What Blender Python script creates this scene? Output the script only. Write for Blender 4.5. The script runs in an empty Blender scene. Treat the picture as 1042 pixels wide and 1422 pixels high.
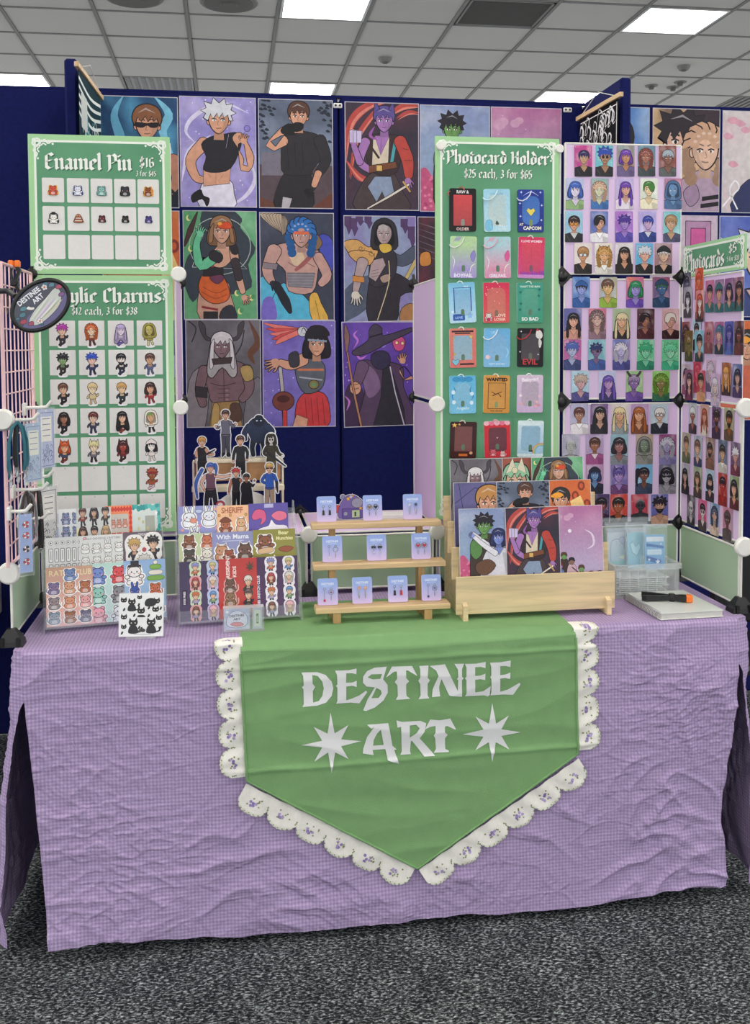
import bpy, bmesh, math, random
import numpy as np
from mathutils import Vector, Matrix, noise
from mathutils.geometry import tessellate_polygon

random.seed(7)
SC = bpy.context.scene
COL = SC.collection
PI = math.pi

# ---------------------------------------------------------------- camera
FPX, CY, PITCH, YAW, ROLL = 1397.0, 552.0, .0528, .1437, -.0053
CAM = np.array([.522, -2.466, 1.456])
_c, _s = math.cos(YAW), math.sin(YAW)
FWD = np.array([_s*math.cos(PITCH), _c*math.cos(PITCH), -math.sin(PITCH)])
_right = np.array([_c, -_s, 0.0]); _up = np.cross(_right, FWD)
RGT = _right*math.cos(ROLL) + _up*math.sin(ROLL)
UPV = -_right*math.sin(ROLL) + _up*math.cos(ROLL)
cd = bpy.data.cameras.new('camera'); cam = bpy.data.objects.new('camera', cd); COL.objects.link(cam)
cd.sensor_fit = 'VERTICAL'; cd.sensor_height = 36.0; cd.sensor_width = 36.0
cd.lens = FPX/1422.0*36.0
cd.shift_y = -(711.0-CY)/1422.0
cd.clip_start = .05; cd.clip_end = 100
cam.matrix_world = Matrix(((RGT[0], UPV[0], -FWD[0], CAM[0]), (RGT[1], UPV[1], -FWD[1], CAM[1]),
                           (RGT[2], UPV[2], -FWD[2], CAM[2]), (0, 0, 0, 1)))
SC.camera = cam

# ---------------------------------------------------------------- world, exposure
w = bpy.data.worlds.new('hall_world'); SC.world = w; w.use_nodes = True
w.node_tree.nodes['Background'].inputs[0].default_value = (.93, .96, 1.0, 1)
w.node_tree.nodes['Background'].inputs[1].default_value = 1.4
SC.view_settings.view_transform = 'Standard'
SC.view_settings.look = 'None'
SC.view_settings.gamma = 1.0
SC.view_settings.use_curve_mapping = False
SC.view_settings.exposure = EXPOSURE = 0.0
PANEL_LIGHT = 24.0          # radiance of the hall's recessed light panels

try: SC.cycles.transparent_max_bounces = 32
except Exception: pass
# measuring helpers: a sight line of the photograph meets a real plane of the booth
def ray(px, py): return FWD + RGT*(px-521)/FPX - UPV*(py-CY)/FPX
def on_x(px, py, v): d = ray(px, py); return Vector(CAM + d*(v-CAM[0])/d[0])
def on_y(px, py, v): d = ray(px, py); return Vector(CAM + d*(v-CAM[1])/d[1])
def on_z(px, py, v): d = ray(px, py); return Vector(CAM + d*(v-CAM[2])/d[2])

T = .74                      # table top
PW = .365                    # pitch of the modular panels
Z1, Z2, Z3, Z4 = T+.18, T+.545, T+.91, T+1.275
XL, XR = 0.0, 1.853          # the booth's side panels
XL1, XC1, XC2, XR1 = .376, .7385, 1.1108, 1.4827
YW = 1.35                    # face of the blue partition

# ---------------------------------------------------------------- colour, materials
def lin1(c): return c/12.92 if c <= .04045 else ((c+.055)/1.055)**2.4
def lin(h):
    if not isinstance(h, str): return h
    return tuple(lin1(int(h[i:i+2], 16)/255) for i in (0, 2, 4))
def mixc(a, b, t):
    a, b = lin(a), lin(b); return tuple(a[i]*(1-t)+b[i]*t for i in range(3))
def dk(c, f=.5): c = lin(c); return tuple(x*f for x in c)
def lt(c, f=.4): return mixc(c, 'ffffff', f)

class NT:
    def __init__(s, name):
        s.m = bpy.data.materials.new(name); s.m.use_nodes = True
        s.t = s.m.node_tree; s.b = s.t.nodes['Principled BSDF']; s.out = s.t.nodes['Material Output']
    def n(s, kind, **kw):
        x = s.t.nodes.new(kind)
        for k, v in kw.items():
            if k in x.inputs.keys(): x.inputs[k].default_value = v
            else: setattr(x, k, v)
        return x
    def l(s, a, b): s.t.links.new(a, b)
    def val(s, x, v):
        s.b.inputs[x].default_value = v
def rgba(c): c = lin(c); return (c[0], c[1], c[2], 1)

def mat(name, c, rough=.5, metal=0, var=.08, scale=40, bump=0, bscale=200, spec=.5, coat=0):
    """plain procedural surface: a colour with a little noise in it, and fine relief"""
    q = NT(name)
    no = q.n('ShaderNodeTexNoise', Scale=scale, Detail=3.0)
    tc = q.n('ShaderNodeTexCoord'); q.l(tc.outputs['Object'], no.inputs['Vector'])
    mx = q.n('ShaderNodeMix', data_type='RGBA')
    mx.inputs[6].default_value = rgba(dk(c, 1-var)); mx.inputs[7].default_value = rgba(tuple(min(1, x*(1+var)) for x in lin(c)))
    q.l(no.outputs['Fac'], mx.inputs[0]); q.l(mx.outputs[2], q.b.inputs['Base Color'])
    q.val('Roughness', rough); q.val('Metallic', metal); q.val('Specular IOR Level', spec)
    if coat: q.val('Coat Weight', coat); q.val('Coat Roughness', .1)
    if bump:
        nb = q.n('ShaderNodeTexNoise', Scale=bscale, Detail=2.0); q.l(tc.outputs['Object'], nb.inputs['Vector'])
        bp = q.n('ShaderNodeBump', Strength=bump, Distance=.002); q.l(nb.outputs['Fac'], bp.inputs['Height']); q.l(bp.outputs[0], q.b.inputs['Normal'])
    return q.m

def mat_print(name, rough=.45, coat=0, paint=.10, spec=.4, scale=120.0):
    """printed paper or vinyl: the ink is the mesh's colour layer, with faint paper mottle"""
    q = NT(name)
    at = q.n('ShaderNodeVertexColor', layer_name='Col')
    tc = q.n('ShaderNodeTexCoord'); no = q.n('ShaderNodeTexNoise', Scale=scale, Detail=5.0, Distortion=.4); q.l(tc.outputs['Object'], no.inputs['Vector'])
    mr = q.n('ShaderNodeMapRange'); mr.inputs[3].default_value = 1.04-paint; mr.inputs[4].default_value = 1.04+paint; q.l(no.outputs['Fac'], mr.inputs[0])
    vm = q.n('ShaderNodeVectorMath', operation='SCALE'); q.l(at.outputs['Color'], vm.inputs[0]); q.l(mr.outputs[0], vm.inputs['Scale'])
    q.l(vm.outputs[0], q.b.inputs['Base Color']); q.val('Roughness', rough); q.val('Specular IOR Level', spec)
    if coat: q.val('Coat Weight', coat); q.val('Coat Roughness', .08)
    return q.m

def mat_wood(name, c, along=0):
    q = NT(name)
    tc = q.n('ShaderNodeTexCoord'); mp = q.n('ShaderNodeMapping'); sc = [60.0, 60.0, 60.0]; sc[along] = 4.0
    mp.inputs['Scale'].default_value = sc; q.l(tc.outputs['Object'], mp.inputs[0])
    no = q.n('ShaderNodeTexNoise', Scale=1.0, Detail=4.0, Distortion=.6); q.l(mp.outputs[0], no.inputs['Vector'])
    cr = q.n('ShaderNodeValToRGB'); e = cr.color_ramp.elements
    e[0].position = .3; e[0].color = rgba(dk(c, .72)); e[1].position = .65; e[1].color = rgba(c)
    q.l(no.outputs['Fac'], cr.inputs[0]); q.l(cr.outputs[0], q.b.inputs['Base Color']); q.val('Roughness', .55)
    bp = q.n('ShaderNodeBump', Strength=.1, Distance=.001); q.l(no.outputs['Fac'], bp.inputs['Height']); q.l(bp.outputs[0], q.b.inputs['Normal'])
    return q.m

def mat_clear(name, c='f4f8fa', amount=.12, rough=.08):
    """thin clear plastic: mostly see-through, some gloss"""
    q = NT(name); t = q.t
    tr = q.n('ShaderNodeBsdfTransparent'); tr.inputs[0].default_value = rgba(c)
    q.val('Base Color', rgba(c)); q.val('Roughness', rough)
    lw = q.n('ShaderNodeLayerWeight', Blend=.25)
    mr = q.n('ShaderNodeMapRange'); mr.inputs[3].default_value = amount; mr.inputs[4].default_value = min(1, amount+.55); q.l(lw.outputs['Facing'], mr.inputs[0])
    mx = q.n('ShaderNodeMixShader'); q.l(mr.outputs[0], mx.inputs[0]); q.l(tr.outputs[0], mx.inputs[1]); q.l(q.b.outputs[0], mx.inputs[2])
    q.l(mx.outputs[0], q.out.inputs[0])
    return q.m

# ---------------------------------------------------------------- objects
def tag(o, label=None, cat=None, group=None, kind=None):
    if label: o['label'] = label
    if cat: o['category'] = cat
    if group: o['group'] = group
    if kind: o['kind'] = kind
    return o
def empty(name, loc=(0, 0, 0), rot=(0, 0, 0)):
    o = bpy.data.objects.new(name, None); COL.objects.link(o); o.location = loc; o.rotation_euler = rot
    o.empty_display_size = .05; return o
def copy_tree(o, parent=None):
    c = o.copy(); COL.objects.link(c)
    if parent: c.parent = parent
    for ch in list(o.children): copy_tree(ch, c)
    return c

class MB:
    def __init__(s): s.v = []; s.f = []; s.mi = []; s.sm = []; s.cur = 0
    def add(s, vs, fs, smooth=False):
        b = len(s.v); s.v += [tuple(p) for p in vs]
        for f in fs: s.f.append(tuple(b+i for i in f)); s.mi.append(s.cur); s.sm.append(smooth)
        return s
    def box(s, x0, x1, y0, y1, z0, z1, M=None, ch=0):
        if x0 > x1: x0, x1 = x1, x0
        if y0 > y1: y0, y1 = y1, y0
        if z0 > z1: z0, z1 = z1, z0
        if ch:
            ch = min(ch, (x1-x0)*.45, (y1-y0)*.45, (z1-z0)*.45)
            vs = []; fs = []; idx = {}
            for i in (0, 1):
                for j in (0, 1):
                    for k in (0, 1):
                        for ax in range(3):
                            p = [(x0, x1)[i], (y0, y1)[j], (z0, z1)[k]]; d = [(ch, -ch)[i], (ch, -ch)[j], (ch, -ch)[k]]
                            for a in range(3):
                                if a != ax: p[a] += d[a]
                            idx[i, j, k, ax] = len(vs); vs.append(p)
            for i in (0, 1):
                q = [idx[i, 0, 0, 0], idx[i, 1, 0, 0], idx[i, 1, 1, 0], idx[i, 0, 1, 0]]; fs.append(q if i else q[::-1])
                q = [idx[0, i, 0, 1], idx[0, i, 1, 1], idx[1, i, 1, 1], idx[1, i, 0, 1]]; fs.append(q if i else q[::-1])
                q = [idx[0, 0, i, 2], idx[1, 0, i, 2], idx[1, 1, i, 2], idx[0, 1, i, 2]]; fs.append(q if i else q[::-1])
            for a in (0, 1):
                for b in (0, 1):
                    q = [idx[a, b, 0, 0], idx[a, b, 1, 0], idx[a, b, 1, 1], idx[a, b, 0, 1]]; fs.append(q if a == b else q[::-1])
                    q = [idx[a, 0, b, 0], idx[a, 0, b, 2], idx[a, 1, b, 2], idx[a, 1, b, 0]]; fs.append(q if a == b else q[::-1])
                    q = [idx[0, a, b, 1], idx[1, a, b, 1], idx[1, a, b, 2], idx[0, a, b, 2]]; fs.append(q if a == b else q[::-1])
            for i in (0, 1):
                for j in (0, 1):
                    for k in (0, 1):
                        q = [idx[i, j, k, 0], idx[i, j, k, 1], idx[i, j, k, 2]]; fs.append(q if (i+j+k) % 2 else q[::-1])
        else:
            vs = [(x, y, z) for x in (x0, x1) for y in (y0, y1) for z in (z0, z1)]
            fs = [(0, 1, 3, 2), (4, 6, 7, 5), (0, 4, 5, 1), (2, 3, 7, 6), (0, 2, 6, 4), (1, 5, 7, 3)]
        if M is not None: vs = [M @ Vector(p) for p in vs]
        return s.add(vs, fs)
    def tube(s, pts, r, n=8, caps=True, closed=False):
        pts = [Vector(p) for p in pts]; m = len(pts); vs = []; fs = []; up = None
        rs = r if isinstance(r, (list, tuple)) else [r]*m
        for i, p in enumerate(pts):
            if closed: t = pts[(i+1) % m]-pts[i-1]
            else: t = pts[min(i+1, m-1)]-pts[max(i-1, 0)]
            t.normalize()
            if up is None: up = Vector((0, 0, 1)) if abs(t.z) < .9 else Vector((1, 0, 0))
            a = t.cross(up).normalized(); b = a.cross(t).normalized(); up = b
            for k in range(n):
                an = 2*PI*k/n; vs.append(p+(a*math.cos(an)+b*math.sin(an))*rs[i])
        for i in range(m if closed else m-1):
            j = (i+1) % m
            for k in range(n): fs.append((i*n+k, j*n+k, j*n+(k+1) % n, i*n+(k+1) % n))
        s.add(vs, fs, True)
        if caps and not closed:
            s.add(vs[:n], [tuple(range(n))]); s.add(vs[-n:], [tuple(range(n-1, -1, -1))])
        return s
    def lathe(s, prof, n=24, M=None, smooth=True):
        vs = []; fs = []; m = len(prof)
        for (r, z) in prof:
            for k in range(n): a = 2*PI*k/n; vs.append(Vector((r*math.cos(a), r*math.sin(a), z)))
        for i in range(m-1):
            for k in range(n): fs.append((i*n+k, i*n+(k+1) % n, (i+1)*n+(k+1) % n, (i+1)*n+k))
        fs.append(tuple(range(n-1, -1, -1))); fs.append(tuple((m-1)*n+k for k in range(n)))
        if M is not None: vs = [M @ p for p in vs]
        b = len(s.v); s.add(vs, fs[:-2], smooth); 
        s.add([vs[i] for i in range(n)], [tuple(range(n-1, -1, -1))]); s.add(vs[-n:], [tuple(range(n))])
        return s
    def prism(s, poly, z0, z1, M=None):
        """2D outline (x, y) pulled from z0 to z1"""
        n = len(poly); A = sum(poly[i][0]*poly[(i+1) % n][1]-poly[(i+1) % n][0]*poly[i][1] for i in range(n))
        if A < 0: poly = poly[::-1]
        vs = [Vector((x, y, z0)) for x, y in poly]+[Vector((x, y, z1)) for x, y in poly]
        tr = tessellate_polygon([[Vector((x, y, 0)) for x, y in poly]])
        fs = []
        for a, b, c in tr:
            pa, pb, pc = poly[a], poly[b], poly[c]
            if (pb[0]-pa[0])*(pc[1]-pa[1])-(pb[1]-pa[1])*(pc[0]-pa[0]) < 0: b, c = c, b
            fs += [(a+n, b+n, c+n), (c, b, a)]
        fs += [(i, (i+1) % n, (i+1) % n+n, i+n) for i in range(n)]
        if M is not None: vs = [M @ p for p in vs]
        return s.add(vs, fs)
    def build(s, name, mats, parent=None, loc=None, rot=None):
        me = bpy.data.meshes.new(name); me.from_pydata(s.v, [], s.f)
        if not isinstance(mats, (list, tuple)): mats = [mats]
        for m in mats: me.materials.append(m)
        me.polygons.foreach_set('material_index', s.mi); me.polygons.foreach_set('use_smooth', s.sm); me.update()
        o = bpy.data.objects.new(name, me); COL.objects.link(o)
        if parent: o.parent = parent
        if loc is not None: o.location = loc
        if rot is not None: o.rotation_euler = rot
        return o

XZ = Matrix(((1, 0, 0, 0), (0, 0, 1, 0), (0, 1, 0, 0), (0, 0, 0, 1)))      # outline (x, z), thickness along y

def grid_mesh(name, nu, nv, fn, mats, parent=None, uvs=None, smooth=True):
    V = [fn(i/nu, j/nv) for j in range(nv+1) for i in range(nu+1)]
    F = [(j*(nu+1)+i, (j+1)*(nu+1)+i, (j+1)*(nu+1)+i+1, j*(nu+1)+i+1) for j in range(nv) for i in range(nu)]
    return V, F

# ---------------------------------------------------------------- flat artwork for printed things
FONTC = {}
def font_tris(s, bold=0.0):
    k = (s, bold)
    if k not in FONTC:
        cu = bpy.data.curves.new('lettering', 'FONT'); cu.body = s; cu.size = 1.0; cu.offset = bold; cu.resolution_u = 2; cu.fill_mode = 'FRONT'
        o = bpy.data.objects.new('lettering', cu); COL.objects.link(o)
        me = bpy.data.meshes.new_from_object(o.evaluated_get(bpy.context.evaluated_depsgraph_get()))
        me.calc_loop_triangles()
        vs = [(v.co.x, v.co.y) for v in me.vertices]; fs = [tuple(t.vertices) for t in me.loop_triangles]
        bpy.data.objects.remove(o); bpy.data.curves.remove(cu); bpy.data.meshes.remove(me)
        xs = [p[0] for p in vs] or [0]
        FONTC[k] = ([(x-min(xs), y) for x, y in vs], fs, max(xs)-min(xs))
    return FONTC[k]

def catmull(pts, n=4, closed=True):
    m = len(pts); out = []
    for i in range(m if closed else m-1):
        if closed: p0, p1, p2, p3 = pts[i-1], pts[i], pts[(i+1) % m], pts[(i+2) % m]
        else: p0, p1, p2, p3 = pts[max(i-1, 0)], pts[i], pts[i+1], pts[min(i+2, m-1)]
        for k in range(n):
            t = k/n
            out.append(tuple(.5*(2*p1[d]+(p2[d]-p0[d])*t+(2*p0[d]-5*p1[d]+4*p2[d]-p3[d])*t*t+(3*p1[d]-p0[d]-3*p2[d]+p3[d])*t**3) for d in (0, 1)))
    if not closed: out.append(tuple(pts[-1]))
    return out
def circ(cx, cy, rx, ry=None, n=12, a0=0):
    ry = rx if ry is None else ry
    return [(cx+rx*math.cos(a0+2*PI*k/n), cy+ry*math.sin(a0+2*PI*k/n)) for k in range(n)]
def rrect(x0, y0, x1, y1, r, n=3):
    o = []
    for cx, cy, a in ((x1-r, y0+r, -90), (x1-r, y1-r, 0), (x0+r, y1-r, 90), (x0+r, y0+r, 180)):
        for k in range(n+1): t = math.radians(a+90*k/n); o.append((cx+r*math.cos(t), cy+r*math.sin(t)))
    return o
def starpts(cx, cy, R, r, n=5, a0=-PI/2):
    return [(cx+(R if k % 2 == 0 else r)*math.cos(a0+PI*k/n), cy+(R if k % 2 == 0 else r)*math.sin(a0+PI*k/n)) for k in range(2*n)]

class Art:
    """a drawing in flat inks, y down, later laid on the face of a card"""
    def __init__(s, w, h, rad=0):
        s.w, s.h, s.rad = w, h, rad; s.V = []; s.C = []; s.F = []; s.L = 0; s.rec = None
        s.clip = rrect(0, 0, w, h, rad) if rad else [(0, 0), (w, 0), (w, h), (0, h)]
        s.ox = s.oy = 0; s.sc = 1; s.fl = 1
    def at(s, ox=0, oy=0, sc=1, fl=1): s.ox, s.oy, s.sc, s.fl = ox, oy, sc, fl; return s
    def tr(s, p): return (s.ox+p[0]*s.sc*s.fl, s.oy+p[1]*s.sc)
    def _clip(s, poly):
        out = poly; n = len(s.clip)
        for i in range(n):
            a, b = s.clip[i], s.clip[(i+1) % n]; inp = out; out = []
            if not inp: return []
            def side(p): return (b[0]-a[0])*(p[1]-a[1])-(b[1]-a[1])*(p[0]-a[0])
            for j in range(len(inp)):
                p, q = inp[j-1], inp[j]; sp, sq = side(p), side(q)
                if sq >= 0:
                    if sp < 0: t = sp/(sp-sq); out.append((p[0]+(q[0]-p[0])*t, p[1]+(q[1]-p[1])*t))
                    out.append(q)
                elif sp >= 0: t = sp/(sp-sq); out.append((p[0]+(q[0]-p[0])*t, p[1]+(q[1]-p[1])*t))
        return out
    def _inside(s, P):
        if s.rad:
            r = s.rad*.3
            return all(r <= p[0] <= s.w-r and r <= p[1] <= s.h-r for p in P)
        return all(0 <= p[0] <= s.w and 0 <= p[1] <= s.h for p in P)
    def raw(s, P, tris, col):
        b = len(s.V); s.V += [(p[0], p[1], s.L) for p in P]
        s.C += [col(p) if callable(col) else col for p in P]
        for t in tris: s.F.append((b+t[0], b+t[1], b+t[2]))
    def poly(s, pts, col, ol=None, olc='201c24', holes=None):
        """col: hex, or (top, bottom) for an up-down blend"""
        P = [s.tr(p) for p in pts]
        if s.rec is not None: s.rec.append(P)
        if isinstance(col, tuple) and len(col) == 2:
            ys = [p[1] for p in P]; y0, y1 = min(ys), max(ys); ca, cb = lin(col[0]), lin(col[1])
            cf = lambda p: mixc(ca, cb, min(1, max(0, (p[1]-y0)/max(1e-6, y1-y0))))
        elif callable(col): cf = col
        else: cf = lin(col)
        Q = P if s._inside(P) else s._clip(P)
        if len(Q) >= 3:
            loops = [[Vector((p[0], p[1], 0)) for p in Q]]; allp = list(Q)
            if holes:
                for h in holes:
                    hp = [s.tr(p) for p in h]; loops.append([Vector((p[0], p[1], 0)) for p in hp]); allp += hp
            s.L += 1
            s.raw(allp, tessellate_polygon(loops), cf)
        if ol: s.line(list(pts)+[pts[0], pts[1]], ol, olc)
        return s
    def blob(s, pts, col, ol=None, olc='201c24', n=3): return s.poly(catmull(pts, n), col, ol, olc)
    def ell(s, cx, cy, rx, ry=None, col='ffffff', ol=None, olc='201c24', n=12): return s.poly(circ(cx, cy, rx, ry, n), col, ol, olc)
    def rect(s, x0, y0, x1, y1, col, r=0, ol=None, olc='201c24'):
        return s.poly(rrect(x0, y0, x1, y1, r) if r else [(x0, y0), (x1, y0), (x1, y1), (x0, y1)], col, ol, olc)
    def line(s, pts, wd, col='201c24', taper=False, smooth=0):
        if smooth: pts = catmull(pts, smooth, False)
        P = [s.tr(p) for p in pts]; wd = wd*s.sc; m = len(P)
        if m < 2: return s
        Ls = []
        for i in range(m):
            a, b = P[max(i-1, 0)], P[min(i+1, m-1)]; dx, dy = b[0]-a[0], b[1]-a[1]; L = math.hypot(dx, dy) or 1
            t = i/(m-1); hw = wd/2*(math.sin(PI*min(max(t, .04), .96)) if taper else 1)
            Ls.append(((P[i][0]-dy/L*hw, P[i][1]+dx/L*hw), (P[i][0]+dy/L*hw, P[i][1]-dx/L*hw)))
        s.L += 1; c = lin(col)
        for i in range(m-1):
            q = [Ls[i][0], Ls[i+1][0], Ls[i+1][1], Ls[i][1]]
            if not s._inside(q): q = s._clip(q)
            if len(q) >= 3: s.raw(q, [(0, k, k+1) for k in range(1, len(q)-1)], c)
        return s
    def limb(s, pts, ws, col, ol=.8, olc='201c24'):
        """a tapering limb: width per joint, drawn as one outline"""
        n = 4; P = catmull(pts, n, False); m = len(P); Lf = []; Rt = []
        for i in range(m):
            a, b = P[max(i-1, 0)], P[min(i+1, m-1)]; dx, dy = b[0]-a[0], b[1]-a[1]; L = math.hypot(dx, dy) or 1
            t = i/n; k = min(int(t), len(ws)-2); f = t-k; hw = (ws[k]*(1-f)+ws[k+1]*f)/2
            Lf.append((P[i][0]-dy/L*hw, P[i][1]+dx/L*hw)); Rt.append((P[i][0]+dy/L*hw, P[i][1]-dx/L*hw))
        def cap(p, q, d, hw):
            # rounded end: from q round to p, bulging along d
            cx, cy = (p[0]+q[0])/2, (p[1]+q[1])/2; ux, uy = (q[0]-p[0])/2, (q[1]-p[1])/2
            return [(cx+ux*math.cos(t)+d[0]*hw*math.sin(t)*.8, cy+uy*math.cos(t)+d[1]*hw*math.sin(t)*.8) for t in (PI*.2, PI*.4, PI*.6, PI*.8)]
        def dirn(a, b): L = math.hypot(b[0]-a[0], b[1]-a[1]) or 1; return ((b[0]-a[0])/L, (b[1]-a[1])/L)
        e1 = cap(Rt[-1], Lf[-1], dirn(P[-2], P[-1]), ws[-1]/2); e0 = cap(Lf[0], Rt[0], dirn(P[1], P[0]), ws[0]/2)
        return s.poly(Lf+e1+Rt[::-1]+e0, col, ol, olc)
    def text(s, x, y, st, size, col, bold=.02, align='c', squash=1.0, rot=0, shadow=None):
        vs, fs, wd = font_tris(st, bold)
        off = {'c': -wd/2, 'l': 0, 'r': -wd}[align]; ca, sa = math.cos(rot), math.sin(rot)
        def go(dx, dy, c):
            P = []
            for (u, v) in vs:
                X = (u+off)*size*squash; Y = -v*size
                P.append(s.tr((x+dx+X*ca-Y*sa, y+dy+X*sa+Y*ca)))
            s.L += 1; s.raw(P, fs, lin(c))
        if shadow: go(size*.06, size*.06, shadow)
        go(0, 0, col); return s
    def bg(s, fn, nx=10, ny=14):
        P = [(s.w*i/nx, s.h*j/ny) for j in range(ny+1) for i in range(nx+1)]
        if s.rad:
            P = list(s.clip); s.L += 1; s.raw(P, tessellate_polygon([[Vector((p[0], p[1], 0)) for p in P]]), lambda p: lin(fn(p[0]/s.w, p[1]/s.h)))
            r = s.rad; P = [(r+(s.w-2*r)*i/nx, (s.h)*j/ny) for j in range(ny+1) for i in range(nx+1)]
        s.L += 1
        T3 = []
        for j in range(ny):
            for i in range(nx):
                a = j*(nx+1)+i; T3 += [(a, a+1, a+nx+2), (a, a+nx+2, a+nx+1)]
        s.raw(P, T3, lambda p: lin(fn(p[0]/s.w, p[1]/s.h)))
        return s
    def cloud(s, c1, c2, c3=None, f=2.5, seed=0, nx=10, ny=14):
        c1, c2 = lin(c1), lin(c2); c3 = lin(c3) if c3 else None
        def fn(u, v):
            t = .5+.9*noise.noise(Vector((u*f+seed, v*f*1.4, seed*1.7))); t = min(1, max(0, t*.6+v*.4))
            c = mixc(c1, c2, t)
            if c3:
                k = max(0, noise.noise(Vector((u*f*1.3-seed, v*f*1.6+5, seed))))*1.3
                c = mixc(c, c3, min(1, k))
            return c
        return s.bg(fn, nx, ny)
    def sparks(s, n, col, seed=1, r=.8):
        rr = random.Random(seed)
        for _ in range(n):
            k = r*(.5+rr.random()); s.poly(circ(rr.uniform(3, s.w-3), rr.uniform(3, s.h-3), k, k, 4), col)
        return s
    def build(s, name, W, H, th, matl, edge='e8e6e2', parent=None, outline=None, loc=None, rot=None, eps=1.2e-5):
        """card of size W x H x th metres; its back lies in the plane y = 0 and the print faces -y"""
        V = []; C = []; F = []
        base = outline if outline else s.clip
        X = lambda p: ((p[0]/s.w-.5)*W, (.5-p[1]/s.h)*H)
        n = len(base); B = [X(p) for p in base]
        A = sum(B[i][0]*B[(i+1) % n][1]-B[(i+1) % n][0]*B[i][1] for i in range(n))
        if A < 0: B = B[::-1]
        ec = lin(edge)
        V += [(x, -th, z) for x, z in B]+[(x, 0, z) for x, z in B]; C += [ec]*(2*n)
        for a, b, c in tessellate_polygon([[Vector((x, z, 0)) for x, z in B]]):
            if (B[b][0]-B[a][0])*(B[c][1]-B[a][1])-(B[b][1]-B[a][1])*(B[c][0]-B[a][0]) < 0: b, c = c, b
            F += [(a, b, c), (n+c, n+b, n+a)]
        F += [(i, n+i, n+(i+1) % n, (i+1) % n) for i in range(n)]
        o0 = len(V)
        for p in s.V:
            x, z = X(p); V.append((x, -th-eps*(p[2]+1), z))
        C += s.C
        for a, b, c in s.F:
            pa, pb, pc = s.V[a], s.V[b], s.V[c]
            if (pb[0]-pa[0])*(pc[1]-pa[1])-(pb[1]-pa[1])*(pc[0]-pa[0]) > 0: b, c = c, b
            F.append((o0+a, o0+b, o0+c))
        me = bpy.data.meshes.new(name); me.from_pydata(V, [], F); me.materials.append(matl)
        at = me.color_attributes.new('Col', 'FLOAT_COLOR', 'POINT')
        at.data.foreach_set('color', [k for c in C for k in (c[0], c[1], c[2], 1.0)]); me.update()
        o = bpy.data.objects.new(name, me); COL.objects.link(o)
        if parent: o.parent = parent
        if loc is not None: o.location = loc
        if rot is not None: o.rotation_euler = rot
        return o

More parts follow.
